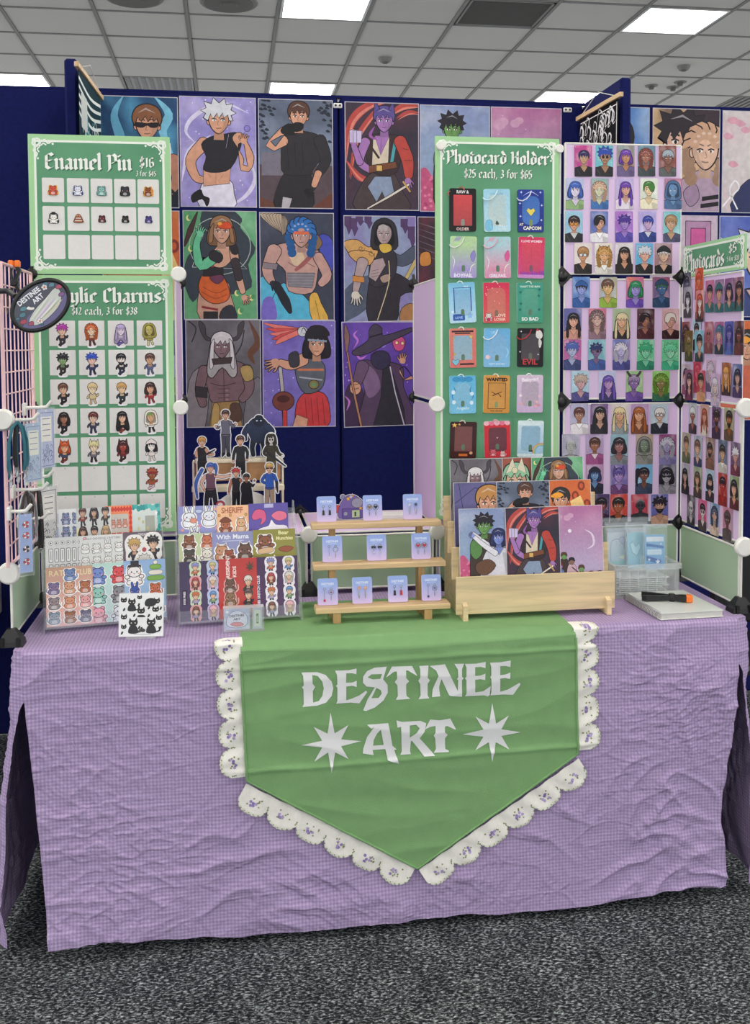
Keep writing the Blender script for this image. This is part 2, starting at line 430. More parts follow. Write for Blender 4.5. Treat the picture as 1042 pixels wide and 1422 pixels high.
# ---------------------------------------------------------------- broad-nib black letters
GL = {
 'n': (3.9, [[(.2,4.6),(.7,4.1),(.7,.8),(1.2,.3)],[(.9,3.9),(2.2,4.8),(2.8,4.1),(2.8,.8),(3.3,.3)]]),
 'm': (5.9, [[(.2,4.6),(.7,4.1),(.7,.8),(1.2,.3)],[(.9,3.9),(2.2,4.8),(2.8,4.1),(2.8,.8),(3.1,.4)],[(2.9,3.9),(4.2,4.8),(4.8,4.1),(4.8,.8),(5.3,.3)]]),
 'i': (1.9, [[(.2,4.6),(.7,4.1),(.7,.8),(1.2,.3)],[(.5,6.5),(.9,6.1)]]),
 'l': (1.9, [[(.3,7.3),(.7,6.9),(.7,.8),(1.2,.3)]]),
 'r': (2.9, [[(.2,4.6),(.7,4.1),(.7,.8),(1.2,.3)],[(.9,3.9),(1.9,4.7),(2.4,4.2)]]),
 'e': (3.3, [[(2.6,1.0),(1.6,.3),(.7,1.0),(.7,4.0),(1.7,4.7),(2.6,4.0),(2.5,3.2),(.9,2.2)]]),
 'a': (3.5, [[(.5,4.2),(1.5,4.7),(2.3,4.1),(2.3,.8),(2.9,.3)],[(2.3,2.9),(.7,2.2),(.6,1.0),(1.2,.3),(2.2,1.1)]]),
 'c': (3.0, [[(2.5,3.8),(1.7,4.7),(.7,4),(.7,1),(1.6,.3),(2.6,1.0)]]),
 'o': (3.6, [[(.7,4),(.7,1),(1.7,.3),(2.7,1),(2.7,4),(1.7,4.7),(.7,4)]]),
 'h': (3.8, [[(.3,7.2),(.7,6.8),(.7,.8),(1.2,.3)],[(.9,3.9),(2.2,4.8),(2.8,4.1),(2.8,.6),(2.2,-.6)]]),
 't': (2.5, [[(1,6.2),(1,.8),(1.7,.3),(2.2,.6)],[(0,4.4),(2.2,4.6)]]),
 'd': (3.6, [[(.7,3.8),(.7,1),(1.7,.3),(2.7,1),(2.7,4.2),(1.0,6.9)],[(.7,3.8),(1.7,4.6),(2.6,4)]]),
 's': (3.1, [[(2.4,4.1),(1.5,4.7),(.7,4),(.8,3.1),(2.4,2.0),(2.4,1),(1.5,.3),(.4,.9)]]),
 'y': (3.6, [[(.2,4.6),(.7,4.1),(.7,1),(1.5,.3),(2.6,1.1)],[(2.2,4.7),(2.7,4.2),(2.7,.2),(1.7,-1.7),(.5,-1.3)]]),
 'f': (2.3, [[(2.2,6.5),(1.4,6.9),(.8,6.2),(.8,.5)],[(0,4.4),(2,4.6)]]),
 'E': (4.1, [[(3.3,6.0),(2.4,6.9),(.9,6.2),(.9,1.2),(2.0,.3),(3.5,1.2)],[(1,3.6),(2.8,3.9)]]),
 'P': (4.0, [[(.1,6.5),(.9,6.2),(.9,.6),(.2,-.3)],[(.9,6.0),(2.4,7),(3.3,6.1),(3.3,3.9),(1.2,2.9)]]),
 'A': (4.5, [[(.6,.4),(1.2,1),(1.2,5.5),(2.6,6.9),(3.4,6),(3.4,.8),(4,.3)],[(1.2,3.4),(3.4,3.6)]]),
 'C': (3.9, [[(3.3,5.6),(2.4,6.9),(.9,6.0),(.9,1.2),(2,.3),(3.4,1.2)]]),
 'H': (4.4, [[(.1,6.5),(.9,6.2),(.9,.8),(.3,.2)],[(1,3.5),(2.6,4.4),(3.4,3.8),(3.4,.8),(3.9,.3)],[(3.4,7),(3.4,4)]]),
 '1': (2.0, [[(.2,5.6),(1,6.4),(1,.4)]]), '2': (3.1, [[(.4,5.6),(1.3,6.5),(2.3,5.7),(2.2,4),(.5,.6),(2.7,.6)]]),
 '3': (3.1, [[(.4,5.9),(1.4,6.5),(2.3,5.7),(2.2,4.2),(1.2,3.6),(2.4,2.9),(2.4,1.2),(1.4,.3),(.4,1)]]),
 '4': (3.2, [[(1.9,.3),(1.9,6.4),(.3,2.4),(2.9,2.4)]]),
 '5': (3.1, [[(2.5,6.3),(.6,6.3),(.6,3.6),(1.7,4),(2.5,3.2),(2.5,1.2),(1.5,.3),(.4,.9)]]),
 '6': (3.2, [[(2.4,6),(1.5,6.5),(.6,5.6),(.6,1.1),(1.5,.3),(2.5,1.2),(2.5,3),(1.6,3.8),(.7,3)]]),
 '8': (3.2, [[(1.5,3.6),(.6,4.5),(.6,5.7),(1.5,6.5),(2.4,5.7),(2.4,4.5),(.6,2.6),(.6,1.1),(1.5,.3),(2.5,1.1),(2.5,2.5),(1.5,3.6)]]),
 '0': (3.2, [[(.6,5.5),(.6,1.1),(1.5,.3),(2.5,1.2),(2.5,5.6),(1.6,6.5),(.6,5.5)]]),
 '$': (3.1, [[(2.4,5.4),(1.5,6.2),(.7,5.3),(.7,4.2),(2.4,2.6),(2.4,1.3),(1.5,.5),(.4,1.3)],[(1.5,7.3),(1.5,-.5)]]),
 ',': (1.5, [[(.7,.8),(.3,-.9)]]), ' ': (2.0, [])}
def black_width(t): return sum(GL[c][0] for c in t)
def black(a, x, y, t, wd, col, shadow=None, h=None, nib=1.42):
    """write t from x to x+wd, its baseline at y"""
    k = wd/black_width(t); kv = (h/7.2) if h else k
    nx, ny = nib*math.cos(.65)/2, nib*math.sin(.65)/2
    def go(dx, dy, c):
        a.L += 1; X = x
        for ch in t:
            adv, st = GL[ch]
            for pl in st:
                for i in range(len(pl)-1):
                    (x0, y0), (x1, y1) = pl[i], pl[i+1]
                    q = [(x0-nx, y0-ny), (x0+nx, y0+ny), (x1+nx, y1+ny), (x1-nx, y1-ny)]
                    a.raw([a.tr((X+dx+p[0]*k, y+dy-p[1]*kv)) for p in q], [(0, 1, 2), (0, 2, 3)], lin(c))
            X += adv*k
    if shadow: go(.45*k, .4*kv, shadow)
    go(0, 0, col)

# ================================================================ the hall
M_CEIL = mat('ceiling_tile', 'f4efe6', .9, var=.07, scale=90, bump=.4, bscale=400)
M_GRID = mat('ceiling_grid', '9c9993', .7)
M_WALL = mat('hall_wall', 'cfccc6', .9)
M_BLUE = mat('blue_loop_fabric', '1a2058', .95, var=.3, scale=60, bump=.5, bscale=900, spec=.15)
M_ALU = mat('aluminium', 'c9ccd2', .35, .9)
M_WHITE = mat('white_plastic', 'eceae4', .45)
M_BLACK = mat('black_plastic', '141416', .4)
M_DGREY = mat('dark_grey', '7d7973', .8)
M_STRING = mat('white_string', 'e6e4e0', .8)

def carpet():
    q = NT('carpet')
    tc = q.n('ShaderNodeTexCoord')
    mp = q.n('ShaderNodeMapping'); mp.inputs['Rotation'].default_value = (0, 0, .5); mp.inputs['Scale'].default_value = (1.0, 1.8, 1.0); q.l(tc.outputs['Object'], mp.inputs[0])
    n1 = q.n('ShaderNodeTexNoise', Scale=100.0, Detail=3.0, Roughness=.65, Distortion=.5); q.l(mp.outputs[0], n1.inputs['Vector'])
    n2 = q.n('ShaderNodeTexNoise', Scale=9.0, Detail=2.0); q.l(tc.outputs['Object'], n2.inputs['Vector'])
    ad = q.n('ShaderNodeMath', operation='MULTIPLY_ADD'); q.l(n2.outputs['Fac'], ad.inputs[0]); ad.inputs[1].default_value = .10; q.l(n1.outputs['Fac'], ad.inputs[2])
    cr = q.n('ShaderNodeValToRGB'); e = cr.color_ramp.elements
    e[0].position = .44; e[0].color = rgba('1a1b1d'); e[1].position = .76; e[1].color = rgba('d0d8d8')
    for p, c in ((.525, '33363a'), (.59, '5c6062'), (.66, '989f9f')):
        x = e.new(p); x.color = rgba(c)
    q.l(ad.outputs[0], cr.inputs[0]); q.l(cr.outputs[0], q.b.inputs['Base Color']); q.val('Roughness', 1.0); q.val('Specular IOR Level', .1)
    bp = q.n('ShaderNodeBump', Strength=.9, Distance=.008); q.l(n1.outputs['Fac'], bp.inputs['Height']); q.l(bp.outputs[0], q.b.inputs['Normal'])
    return q.m
HX0, HX1, HY0, HY1, ZC = -7.5, 10.5, -7.0, 10.5, 3.6
tag(MB().box(HX0, HX1, HY0, HY1, -.06, 0).build('floor', carpet()), kind='structure')

# suspended ceiling: columns .583 m, rows .535 m apart
CW, RD, CX0, RY0 = .583, .535, .862, 4.28
ceiling = tag(MB().box(HX0, HX1, HY0, HY1, ZC+.03, ZC+.09).build('ceiling', M_CEIL), kind='structure')
def cell(i, j): return CX0+i*CW, CX0+(i+1)*CW, RY0+j*RD-RD, RY0+j*RD       # column i, row j (far edge at RY0+j*RD)
LIGHTS = [(i, j) for i in range(-12, 16, 4) for j in range(-16, 12, 4)]
vents = {(2, 0): 'grille', (-2, 4): 'slot', (7, 4): 'slot'}
gap = .012
me_tile = None
for i in range(-5, 10):
    for j in range(-1, 6):
        if (i, j) in LIGHTS or (i, j) in vents: continue
        x0, x1, y0, y1 = cell(i, j)
        if me_tile is None:
            o = MB().box(-CW/2+gap, CW/2-gap, -RD/2+gap, RD/2-gap, 0, .028, ch=.004).build('ceiling_tile', M_CEIL, ceiling); me_tile = o.data
        else:
            o = bpy.data.objects.new('ceiling_tile', me_tile); COL.objects.link(o); o.parent = ceiling
        o.location = ((x0+x1)/2, (y0+y1)/2, ZC+.001)
g = MB()
for i in range(-14, 17):
    x = CX0+i*CW
    if HX0 < x < HX1: g.box(x-.011, x+.011, HY0, HY1, ZC-.004, ZC+.032)
for j in range(-21, 12):
    y = RY0+j*RD
    if HY0 < y < HY1: g.box(HX0, HX1, y-.009, y+.009, ZC-.003, ZC+.031)
tag(g.build('ceiling_grid', M_GRID, ceiling), kind='stuff')

q = NT('light_diffuser'); q.val('Base Color', rgba('ffffff')); q.val('Emission Color', rgba('fffaf2')); q.val('Emission Strength', PANEL_LIGHT); M_LIGHT = q.m
LABEL = {(0, 0): 'square bright ceiling light panel cut by the top edge, nearest the middle', (0, 4): 'bright ceiling light panel just above the dark clothed poster',
         (4, 0): 'large bright ceiling light panel at the upper right', (4, 4): 'bright ceiling light panel beside the right scroll banner',
         (-4, 4): 'bright ceiling light panel at the left edge above the blue partition'}
proto = None
for (i, j) in LIGHTS:
    x0, x1, y0, y1 = cell(i, j); m = .02
    if not (HX0+.3 < x0 and x1 < HX1-.3 and HY0+.3 < y0 and y1 < HY1-.3): continue
    if proto is None:
        r = proto = empty('ceiling_light'); a, b = CW/2-m, RD/2-m
        fr = MB()
        for bx in ((-a-.006, a+.006, -b-.006, -b+.012), (-a-.006, a+.006, b-.012, b+.006), (-a-.006, -a+.012, -b, b), (a-.012, a+.006, -b, b)): fr.box(*bx, -.006, .028)
        fr.build('light_frame', M_WHITE, r); MB().box(-a+.012, a-.012, -b+.012, b-.012, 0, .024).build('diffuser', M_LIGHT, r)
    else: r = copy_tree(proto)
    r.location = ((x0+x1)/2, (y0+y1)/2, ZC)
    tag(r, LABEL.get((i, j), 'recessed square light panel in the ceiling outside the picture'), 'ceiling light', 'ceiling light panels')
for (i, j), kind in vents.items():
    x0, x1, y0, y1 = cell(i, j); r = empty('ceiling_vent', ((x0+x1)/2, (y0+y1)/2, ZC))
    a, b = CW/2-.02, RD/2-.02
    if kind == 'grille':
        MB().box(-a, a, -b, b, .006, .028).build('grille', M_DGREY, r)
        f = MB()
        for bx in ((-a, a, -b, -b+.015), (-a, a, b-.015, b), (-a, -a+.015, -b, b), (a-.015, a, -b, b)): f.box(*bx, -.004, .006)
        f.build('vent_frame', M_GRID, r)
        sl = MB()
        for k in range(24): y = -b+.02+k*(2*b-.04)/23; sl.box(-a+.016, a-.016, y-.003, y+.003, 0, .007)
        tag(sl.build('mesh_louvre', M_DGREY, r), kind='stuff')
        tag(r, 'dark grey square return air grille in the ceiling beside the middle light', 'vent')
    else:
        MB().box(-a, a, -b, b, .004, .028).build('vent_plate', M_BLACK, r)
        for k in range(9):
            x = -a+.03+k*(2*a-.06)/8
            MB().box(x-.02, x+.012, -b, b, -.003, .004, M=Matrix.Translation((0, 0, 0))).build('slat', M_GRID, r)
        tag(r, 'slatted ceiling air vent over the left blue partition' if i < 0 else 'slatted ceiling air vent at the right edge above the kissing poster', 'vent')
for (px, py, lab) in ((186, -3, 'dark round ceiling speaker, left one of two at the top edge'), (318, 4, 'dark round ceiling speaker, right one of two at the top edge')):
    p = on_z(px, py, ZC); r = empty('ceiling_speaker', (p.x, p.y, ZC)); tag(r, lab, 'speaker')
    MB().lathe([(.155, -.012), (.155, .002)], 32).build('speaker_grille', M_DGREY, r)
    MB().lathe([(.175, -.006), (.185, .003)], 32).build('speaker_rim', M_GRID, r)
    MB().lathe([(.05, -.02), (.06, -.012)], 20).build('speaker_dome', M_DGREY, r)
for (px, py, lab) in ((535, 81, 'small round smoke detector on the ceiling above the red ribbon poster'), (950, 92, 'small round ceiling detector near the right vent')):
    p = on_z(px, py, ZC); r = empty('smoke_detector', (p.x, p.y, ZC)); tag(r, lab, 'detector')
    MB().lathe([(.035, -.03), (.05, -.01), (.052, .002)], 20).build('detector_body', M_GRID, r)
    MB().lathe([(.018, -.038), (.022, -.03)], 14).build('sensor', M_DGREY, r)
for k, (px, py) in enumerate(((905, 119), (945, 114), (935, 121))):
    p = on_z(px, py, ZC)
    r = empty('sprinkler', (p.x, p.y, ZC)); tag(r, 'tiny dark ceiling sprinkler above the right partition, %s of three' % ('left', 'right', 'middle')[k], 'sprinkler', 'ceiling sprinklers')
    MB().lathe([(.05, -.006), (.055, .002)], 14).build('escutcheon', M_GRID, r); MB().lathe([(.02, -.03), (.026, -.006)], 10).build('sprinkler_head', M_DGREY, r)

# ---------------------------------------------------------------- blue exhibition partitions
def partition(root, x0, x1, y0, y1, h, name='partition_panel'):
    return MB().box(x0, x1, y0, y1, .02, h, ch=.008).build(name, M_BLUE, root)
WH = 2.385
wb = tag(empty('wall_back', (0, 0, 0)), kind='structure')
for a, b in ((-3.0, -2.006), (-2.0, -.985), (-.98, .015), (.022, .938), (.946, 1.90), (1.908, 2.86), (2.87, 3.85), (3.856, 4.85)): partition(wb, a, b, YW, YW+.035, WH)
tr = MB().box(-3.0, 4.85, YW+.006, YW+.03, WH, WH+.008).build('top_rail', M_BLUE, wb)
MB().box(-3.0, 4.85, YW+.035, YW+.05, .02, WH-.01).build('backing_board', M_BLUE, wb)
wl = tag(empty('wall_left', (0, 0, 0)), kind='structure'); partition(wl, .0, .042, .98, YW-.001, WH+.01)
wr = tag(empty('wall_right', (0, 0, 0)), kind='structure'); partition(wr, 1.905, 1.945, .98, YW-.001, WH+.01)
def joiner(px, py, lab):
    p = on_y(px, py, YW); r = empty('panel_clip', (p.x, YW, p.z)); tag(r, lab, 'clip')
    MB().box(-.017, .017, -.008, 0, -.009, .009, ch=.003).build('clip_plate', M_WHITE, r)
    for s in (-1, 1): MB().lathe([(.004, 0), (.004, .003)], 8, Matrix.Translation((s*.008, -.0105, 0)) @ Matrix.Rotation(PI/2, 4, 'X').inverted()).build('screw', M_BLACK, r)
joiner(469, 147, 'small white two screw clip joining the blue panels between posters')
joiner(788, 153, 'small white clip at the blue partition corner beside the right scroll')

# ================================================================ table and cloths
M_PRINT = mat_print('printed_paper', .5)
M_GLOSS = mat_print('printed_gloss', .34, paint=.20, spec=.28, scale=160.0); M_POSTER = mat_print('poster_paper', .5, paint=.30, spec=.3, scale=38.0)
M_BOARD = mat_print('printed_foam_board', .6, paint=.05)
M_FABRICPRINT = mat_print('embroidered_cotton', .9, paint=.10, spec=.1)
M_CLEAR = mat_clear('clear_acrylic', 'fcfdfe', .07)
M_LILAC = mat('lilac_panel', 'e2c8ea', .55, var=.03, scale=6)
M_MINT = mat('mint_panel', 'a9c2a4', .45, var=.04, scale=6)
M_FRAME = mat('white_coated_wire', 'e9e7e0', .35)
M_TABLE = mat('grey_table', 'c9c7c0', .6)
M_STEEL = mat('steel', '9a9da0', .35, .9)

tb = tag(empty('folding_table', (.9265, .32, 0)), 'folding trestle table hidden under the purple gingham cloth', 'table')
MB().box(-.905, .905, -.37, .37, .70, .736, ch=.006).build('table_top', M_TABLE, tb)
for sx in (-.72, .72):
    for sy in (-.28, .28): MB().tube([(sx, sy, 0), (sx, sy, .70)], .014).build('leg', M_STEEL, tb)
    MB().tube([(sx, -.28, .12), (sx, .28, .12)], .012).build('crossbar', M_STEEL, tb)

def gingham():
    q = NT('purple_gingham')
    uv = q.n('ShaderNodeUVMap', uv_map='weave'); sp = q.n('ShaderNodeSeparateXYZ'); q.l(uv.outputs[0], sp.inputs[0])
    def wave(sock):
        m = q.n('ShaderNodeMath', operation='MULTIPLY'); q.l(sock, m.inputs[0]); m.inputs[1].default_value = 2*PI/.0086
        s = q.n('ShaderNodeMath', operation='SINE'); q.l(m.outputs[0], s.inputs[0])
        k = q.n('ShaderNodeMapRange'); k.inputs[1].default_value = -.75; k.inputs[2].default_value = .75; q.l(s.outputs[0], k.inputs[0]); return k.outputs[0]
    a, b = wave(sp.outputs[0]), wave(sp.outputs[1])
    ad = q.n('ShaderNodeMath', operation='ADD'); q.l(a, ad.inputs[0]); q.l(b, ad.inputs[1])
    cr = q.n('ShaderNodeValToRGB'); e = cr.color_ramp.elements
    e[0].position = 0; e[0].color = rgba('bfaccd'); e[1].position = 1; e[1].color = rgba('9c87b0'); x = e.new(.5); x.color = rgba('ac98be')
    hf = q.n('ShaderNodeMath', operation='MULTIPLY'); hf.inputs[1].default_value = .5; q.l(ad.outputs[0], hf.inputs[0]); q.l(hf.outputs[0], cr.inputs[0])
    q.l(cr.outputs[0], q.b.inputs['Base Color']); q.val('Roughness', .95); q.val('Specular IOR Level', .1)
    tc = q.n('ShaderNodeTexCoord'); n1 = q.n('ShaderNodeTexNoise', Scale=38.0, Detail=4.0, Distortion=1.2); q.l(tc.outputs['Object'], n1.inputs['Vector'])
    bp = q.n('ShaderNodeBump', Strength=.55, Distance=.008); q.l(n1.outputs['Fac'], bp.inputs['Height']); q.l(bp.outputs[0], q.b.inputs['Normal'])
    mp = q.n('ShaderNodeMapping'); mp.inputs['Scale'].default_value = (7.0, 7.0, 15.0); mp.inputs['Rotation'].default_value = (0, .35, 0); q.l(tc.outputs['Object'], mp.inputs[0])
    n3 = q.n('ShaderNodeTexNoise', Scale=3.0, Detail=2.0); q.l(tc.outputs['Object'], n3.inputs['Vector'])
    va = q.n('ShaderNodeVectorMath', operation='MULTIPLY_ADD'); q.l(n3.outputs['Color'], va.inputs[0]); va.inputs[1].default_value = (2.2, 2.2, 2.2); q.l(mp.outputs[0], va.inputs[2])
    vo = q.n('ShaderNodeTexVoronoi', feature='DISTANCE_TO_EDGE'); vo.inputs['Scale'].default_value = 1.0; q.l(va.outputs[0], vo.inputs['Vector'])
    k = q.n('ShaderNodeMapRange'); k.inputs[1].default_value = 0; k.inputs[2].default_value = .10; q.l(vo.outputs['Distance'], k.inputs[0])
    b2 = q.n('ShaderNodeBump', Strength=.40, Distance=.004); b2.invert = True; q.l(k.outputs[0], b2.inputs['Height']); q.l(bp.outputs[0], b2.inputs['Normal']); q.l(b2.outputs[0], q.b.inputs['Normal'])
    return q.m
M_GING = gingham()
def sst(a, b, x): t = min(1, max(0, (x-a)/(b-a))); return t*t*(3-2*t)
NV = lambda x, y, z=0.0: noise.noise(Vector((x, y, z)))
YF = -.060                                        # where the front drape leaves the table edge
def drape_y(x, z):
    """slow swell of the front drape"""
    d = min(1, max(0, (T-z)/.72))
    y = YF-.004*d - .020*d*NV(x*2.1+3, z*1.6, 2.0)
    y -= .010*sst(.70, 1.0, d)*sst(.75, .1, x)                      # kicks out at the bottom left
    y -= .012*sst(.75, 1.0, d)*sst(1.2, 1.75, x)
    return y
def crease(x, z, seed=0.0):
    """sharp irregular creases of an unironed cloth"""
    r = 0
    wx, wz = x+.08*NV(x*3, z*3, seed+9), z+.06*NV(x*4, z*3, seed+5)
    for (fx, fz, a, k) in ((2.2, 6.0, .0140, 5), (4.4, 12.0, .0110, 7), (8.0, 15.0, .0080, 11), (14.0, 30.0, .0050, 13), (27.0, 21.0, .0026, 17)):
        rot = 1.1*NV(x*1.5, z*1.3, k+seed)
        u, v = wx*fx+wz*fz*rot, wz*fz-wx*fx*rot
        n = NV(u, v, k+seed); r += a*((1-abs(n)*2.9)**1.5 if abs(n) < .34 else 0)*sst(-.12, .38, NV(x*2.3+k*3.7, z*2.9, seed+k))
    return r
def under_runner(x, z):
    """1 where the runner and its lace press the cloth flat"""
    zb = .11+.24*abs(x-.95)/.45
    return sst(.40, .47, x)*sst(1.55, 1.48, x)*sst(zb-.07, zb-.01, z)
def cloth_front(u, v):
    """u 0..1 left to right, v 0..1 top to hem"""
    zt = T+.004; hem = .022+.014*sst(.35, .0, u)+.010*NV(u*5, 1.0, 4.0)+.020*sst(.75, 1, u)+.006*NV(u*21, 2.0)
    z = zt+(hem-zt)*v
    slit = max(0, (v-.16)/.84)
    xl = .012+.026*sst(0, .02, v)+.046*slit**.9+.006*NV(v*5, 0, 1)*slit
    xr = 1.844-.030*sst(0, .02, v)-.040*sst(.05, .75, slit)+.012*sst(.6, 1, slit)+.006*NV(v*6, 3, 1)
    x = xl+(xr-xl)*u
    c = crease(x, z)*min(1, .35+v*3)*(1-.8*under_runner(x, z))
    y = drape_y(x, z)-c
    if v < .03: k = v/.03; y = (YF+.014)*(1-k)+y*k - .0*k; z = zt-.012*k*k if k < 1 else z
    return (x, y, z)
V, F, UV = [], [], []
def patch(nu, nv, fn, uvf):
    b = len(V)
    for j in range(nv+1):
        for i in range(nu+1):
            p = fn(i/nu, j/nv); V.append(p); UV.append(uvf(p))
    for j in range(nv):
        for i in range(nu): F.append((b+j*(nu+1)+i, b+(j+1)*(nu+1)+i, b+(j+1)*(nu+1)+i+1, b+j*(nu+1)+i+1))
patch(420, 230, cloth_front, lambda p: (p[0], p[2]))
def cloth_top(u, v):
    x = .012+1.832*u; y = YF+.014+.755*v
    return (x, y, T+.0036+.0006*NV(x*9, y*9)*sst(0, .05, v))
patch(90, 40, cloth_top, lambda p: (p[0], p[1]))
def side(sgn):
    def fn(u, v):
        # u runs from the free front edge to the back; the front edge curls round to face the viewer
        zt = T+.004; hem = .03+.02*NV(u*4, sgn)
        z = zt+(hem-zt)*v
        open_ = sst(.12, .35, v); x0 = .012 if sgn < 0 else 1.844
        flare = (.046 if sgn < 0 else .034)*sst(.05, .6, v)+.012*NV(u*3+5, v*3, sgn)*v
        yy = YF+.014+.74*u
        x = x0+sgn*flare
        if u < .04:
            k = 1-u/.04; x += -sgn*.020*k*k*open_; yy -= .008*k*open_
        x += sgn*crease(yy*1.2+4, z, 3.0)*.8
        if v < .02: x = x0
        return (x, yy, z)
    return fn
patch(90, 110, side(-1), lambda p: (p[1], p[2])); patch(90, 110, side(1), lambda p: (p[1], p[2]))
# corner gores close the cloth from the table corner down to the top of each slit
def gore(sgn):
    def fn(u, v):
        e = .165+.13*u**1.4; a = cloth_front(0 if sgn < 0 else 1, v*e); b = side(sgn)(0.0, v*e)
        return tuple(a[i]*(1-u)+b[i]*u for i in range(3))
    return fn
patch(8, 24, gore(-1), lambda p: (p[0], p[2])); patch(8, 24, gore(1), lambda p: (p[0], p[2]))
me = bpy.data.meshes.new('tablecloth'); me.from_pydata(V, [], F); me.materials.append(M_GING)
uvl = me.uv_layers.new(name='weave'); li = np.empty(len(me.loops), dtype=np.int32); me.loops.foreach_get('vertex_index', li)
uvl.data.foreach_set('uv', np.array(UV, dtype=np.float32)[li].ravel()); me.polygons.foreach_set('use_smooth', [True]*len(F)); me.update()
cloth = bpy.data.objects.new('tablecloth', me); COL.objects.link(cloth)
tag(cloth, 'creased purple gingham tablecloth draped to the carpet with open corner slits', 'tablecloth')

# ---------------------------------------------------------------- green runner with lettering and lace
M_GREEN = mat('green_cotton', '80a873', .95, var=.10, scale=30, bump=.5, bscale=700, spec=.1)
M_VINYL = mat('white_vinyl_lettering', 'e3e4e4', .5, var=.03)
run = tag(empty('table_runner', (.96, YF, T)), 'green pointed banner runner with white lettering and scalloped lace, hanging over table front', 'banner')
runI = Matrix.Translation((-.96, -YF, -T))
def run_y(x, z):
    c = .0035*(1-abs(NV(x*3+1, z*14, 8.0))*2.4)+.004*NV(x*5, z*3, 6.0)
    for zz, a in ((T-.052, .004), (T-.300, .0045)):                                   # two ironed fold lines
        s = z-zz-.012*(x-.96)-.006*NV(x*6, 1); c += a*math.exp(-(s/.006)**2)
    d = min(1, max(0, (T-z)/.72))
    return drape_y(x, z)-.019-c
def px_run(px, py):
    p = on_y(px, py, YF-.022)
    for _ in range(3): p = on_y(px, py, run_y(p.x, p.z))
    return p
edge = [px_run(*p) for p in ((334, 905), (800, 884), (803, 1046), (580, 1206), (343, 1084))]
ex0, ex1 = edge[0].x, edge[1].x
xl = lambda z: ex0+(edge[4].x-ex0)*sst(0, 1, (T-z)/(T-edge[4].z))
xr = lambda z: ex1+(edge[2].x-ex1)*min(1, (T-z)/(T-edge[2].z))
V, F = [], []
NU, NVV, NTOP = 150, 120, 30
for j in range(NTOP+NVV+1):
    for i in range(NU+1):
        u = i/NU
        if j < NTOP:
            k = 1-j/NTOP; x = ex0+(ex1-ex0)*u; y = YF+.004+.34*k; z = T+.0049+.0003*NV(x*7, y*9, 4)
        else:
            v = (j-NTOP)/NVV
            xb = edge[4].x+(edge[2].x-edge[4].x)*u
            t = edge[3].x
            zb = edge[4].z+(edge[3].z-edge[4].z)*(xb-edge[4].x)/(t-edge[4].x) if xb < t else edge[2].z+(edge[3].z-edge[2].z)*(edge[2].x-xb)/(edge[2].x-t)
            z = T+.0049+(zb-T-.0049)*v; a = xl(z) if z > edge[4].z else edge[4].x; b = xr(z) if z > edge[2].z else edge[2].x
            x = (a+(b-a)*u) if v < 1 else xb
            x = (ex0+(ex1-ex0)*u)*(1-v)+xb*v
            y = run_y(x, z)
            if v < .05: kk = v/.05; y = (YF+.004)*(1-kk)+y*kk; z = min(z, T+.0049)
        V.append((x, y, z))
for j in range(NTOP+NVV):
    for i in range(NU): F.append((j*(NU+1)+i, (j+1)*(NU+1)+i, (j+1)*(NU+1)+i+1, j*(NU+1)+i+1))
mb = MB(); mb.add([runI @ Vector(p) for p in V], F, True); mb.build('runner_cloth', M_GREEN, run)
# rolled hem along the edge
def along(a, b, n): return [a.lerp(b, i/n) for i in range(n+1)]
hem = [Vector((ex0, 0, T-.01))]+[]
pts = along(Vector((ex0, 0, T-.02)), edge[4], 30)+along(edge[4], edge[3], 40)[1:]+along(edge[3], edge[2], 40)[1:]+along(edge[2], Vector((ex1, 0, T-.02)), 30)[1:]
mb = MB(); mb.tube([runI @ Vector((p.x, run_y(p.x, p.z)-.001, p.z)) for p in pts], .0032, 6); mb.build('hem', M_GREEN, run)

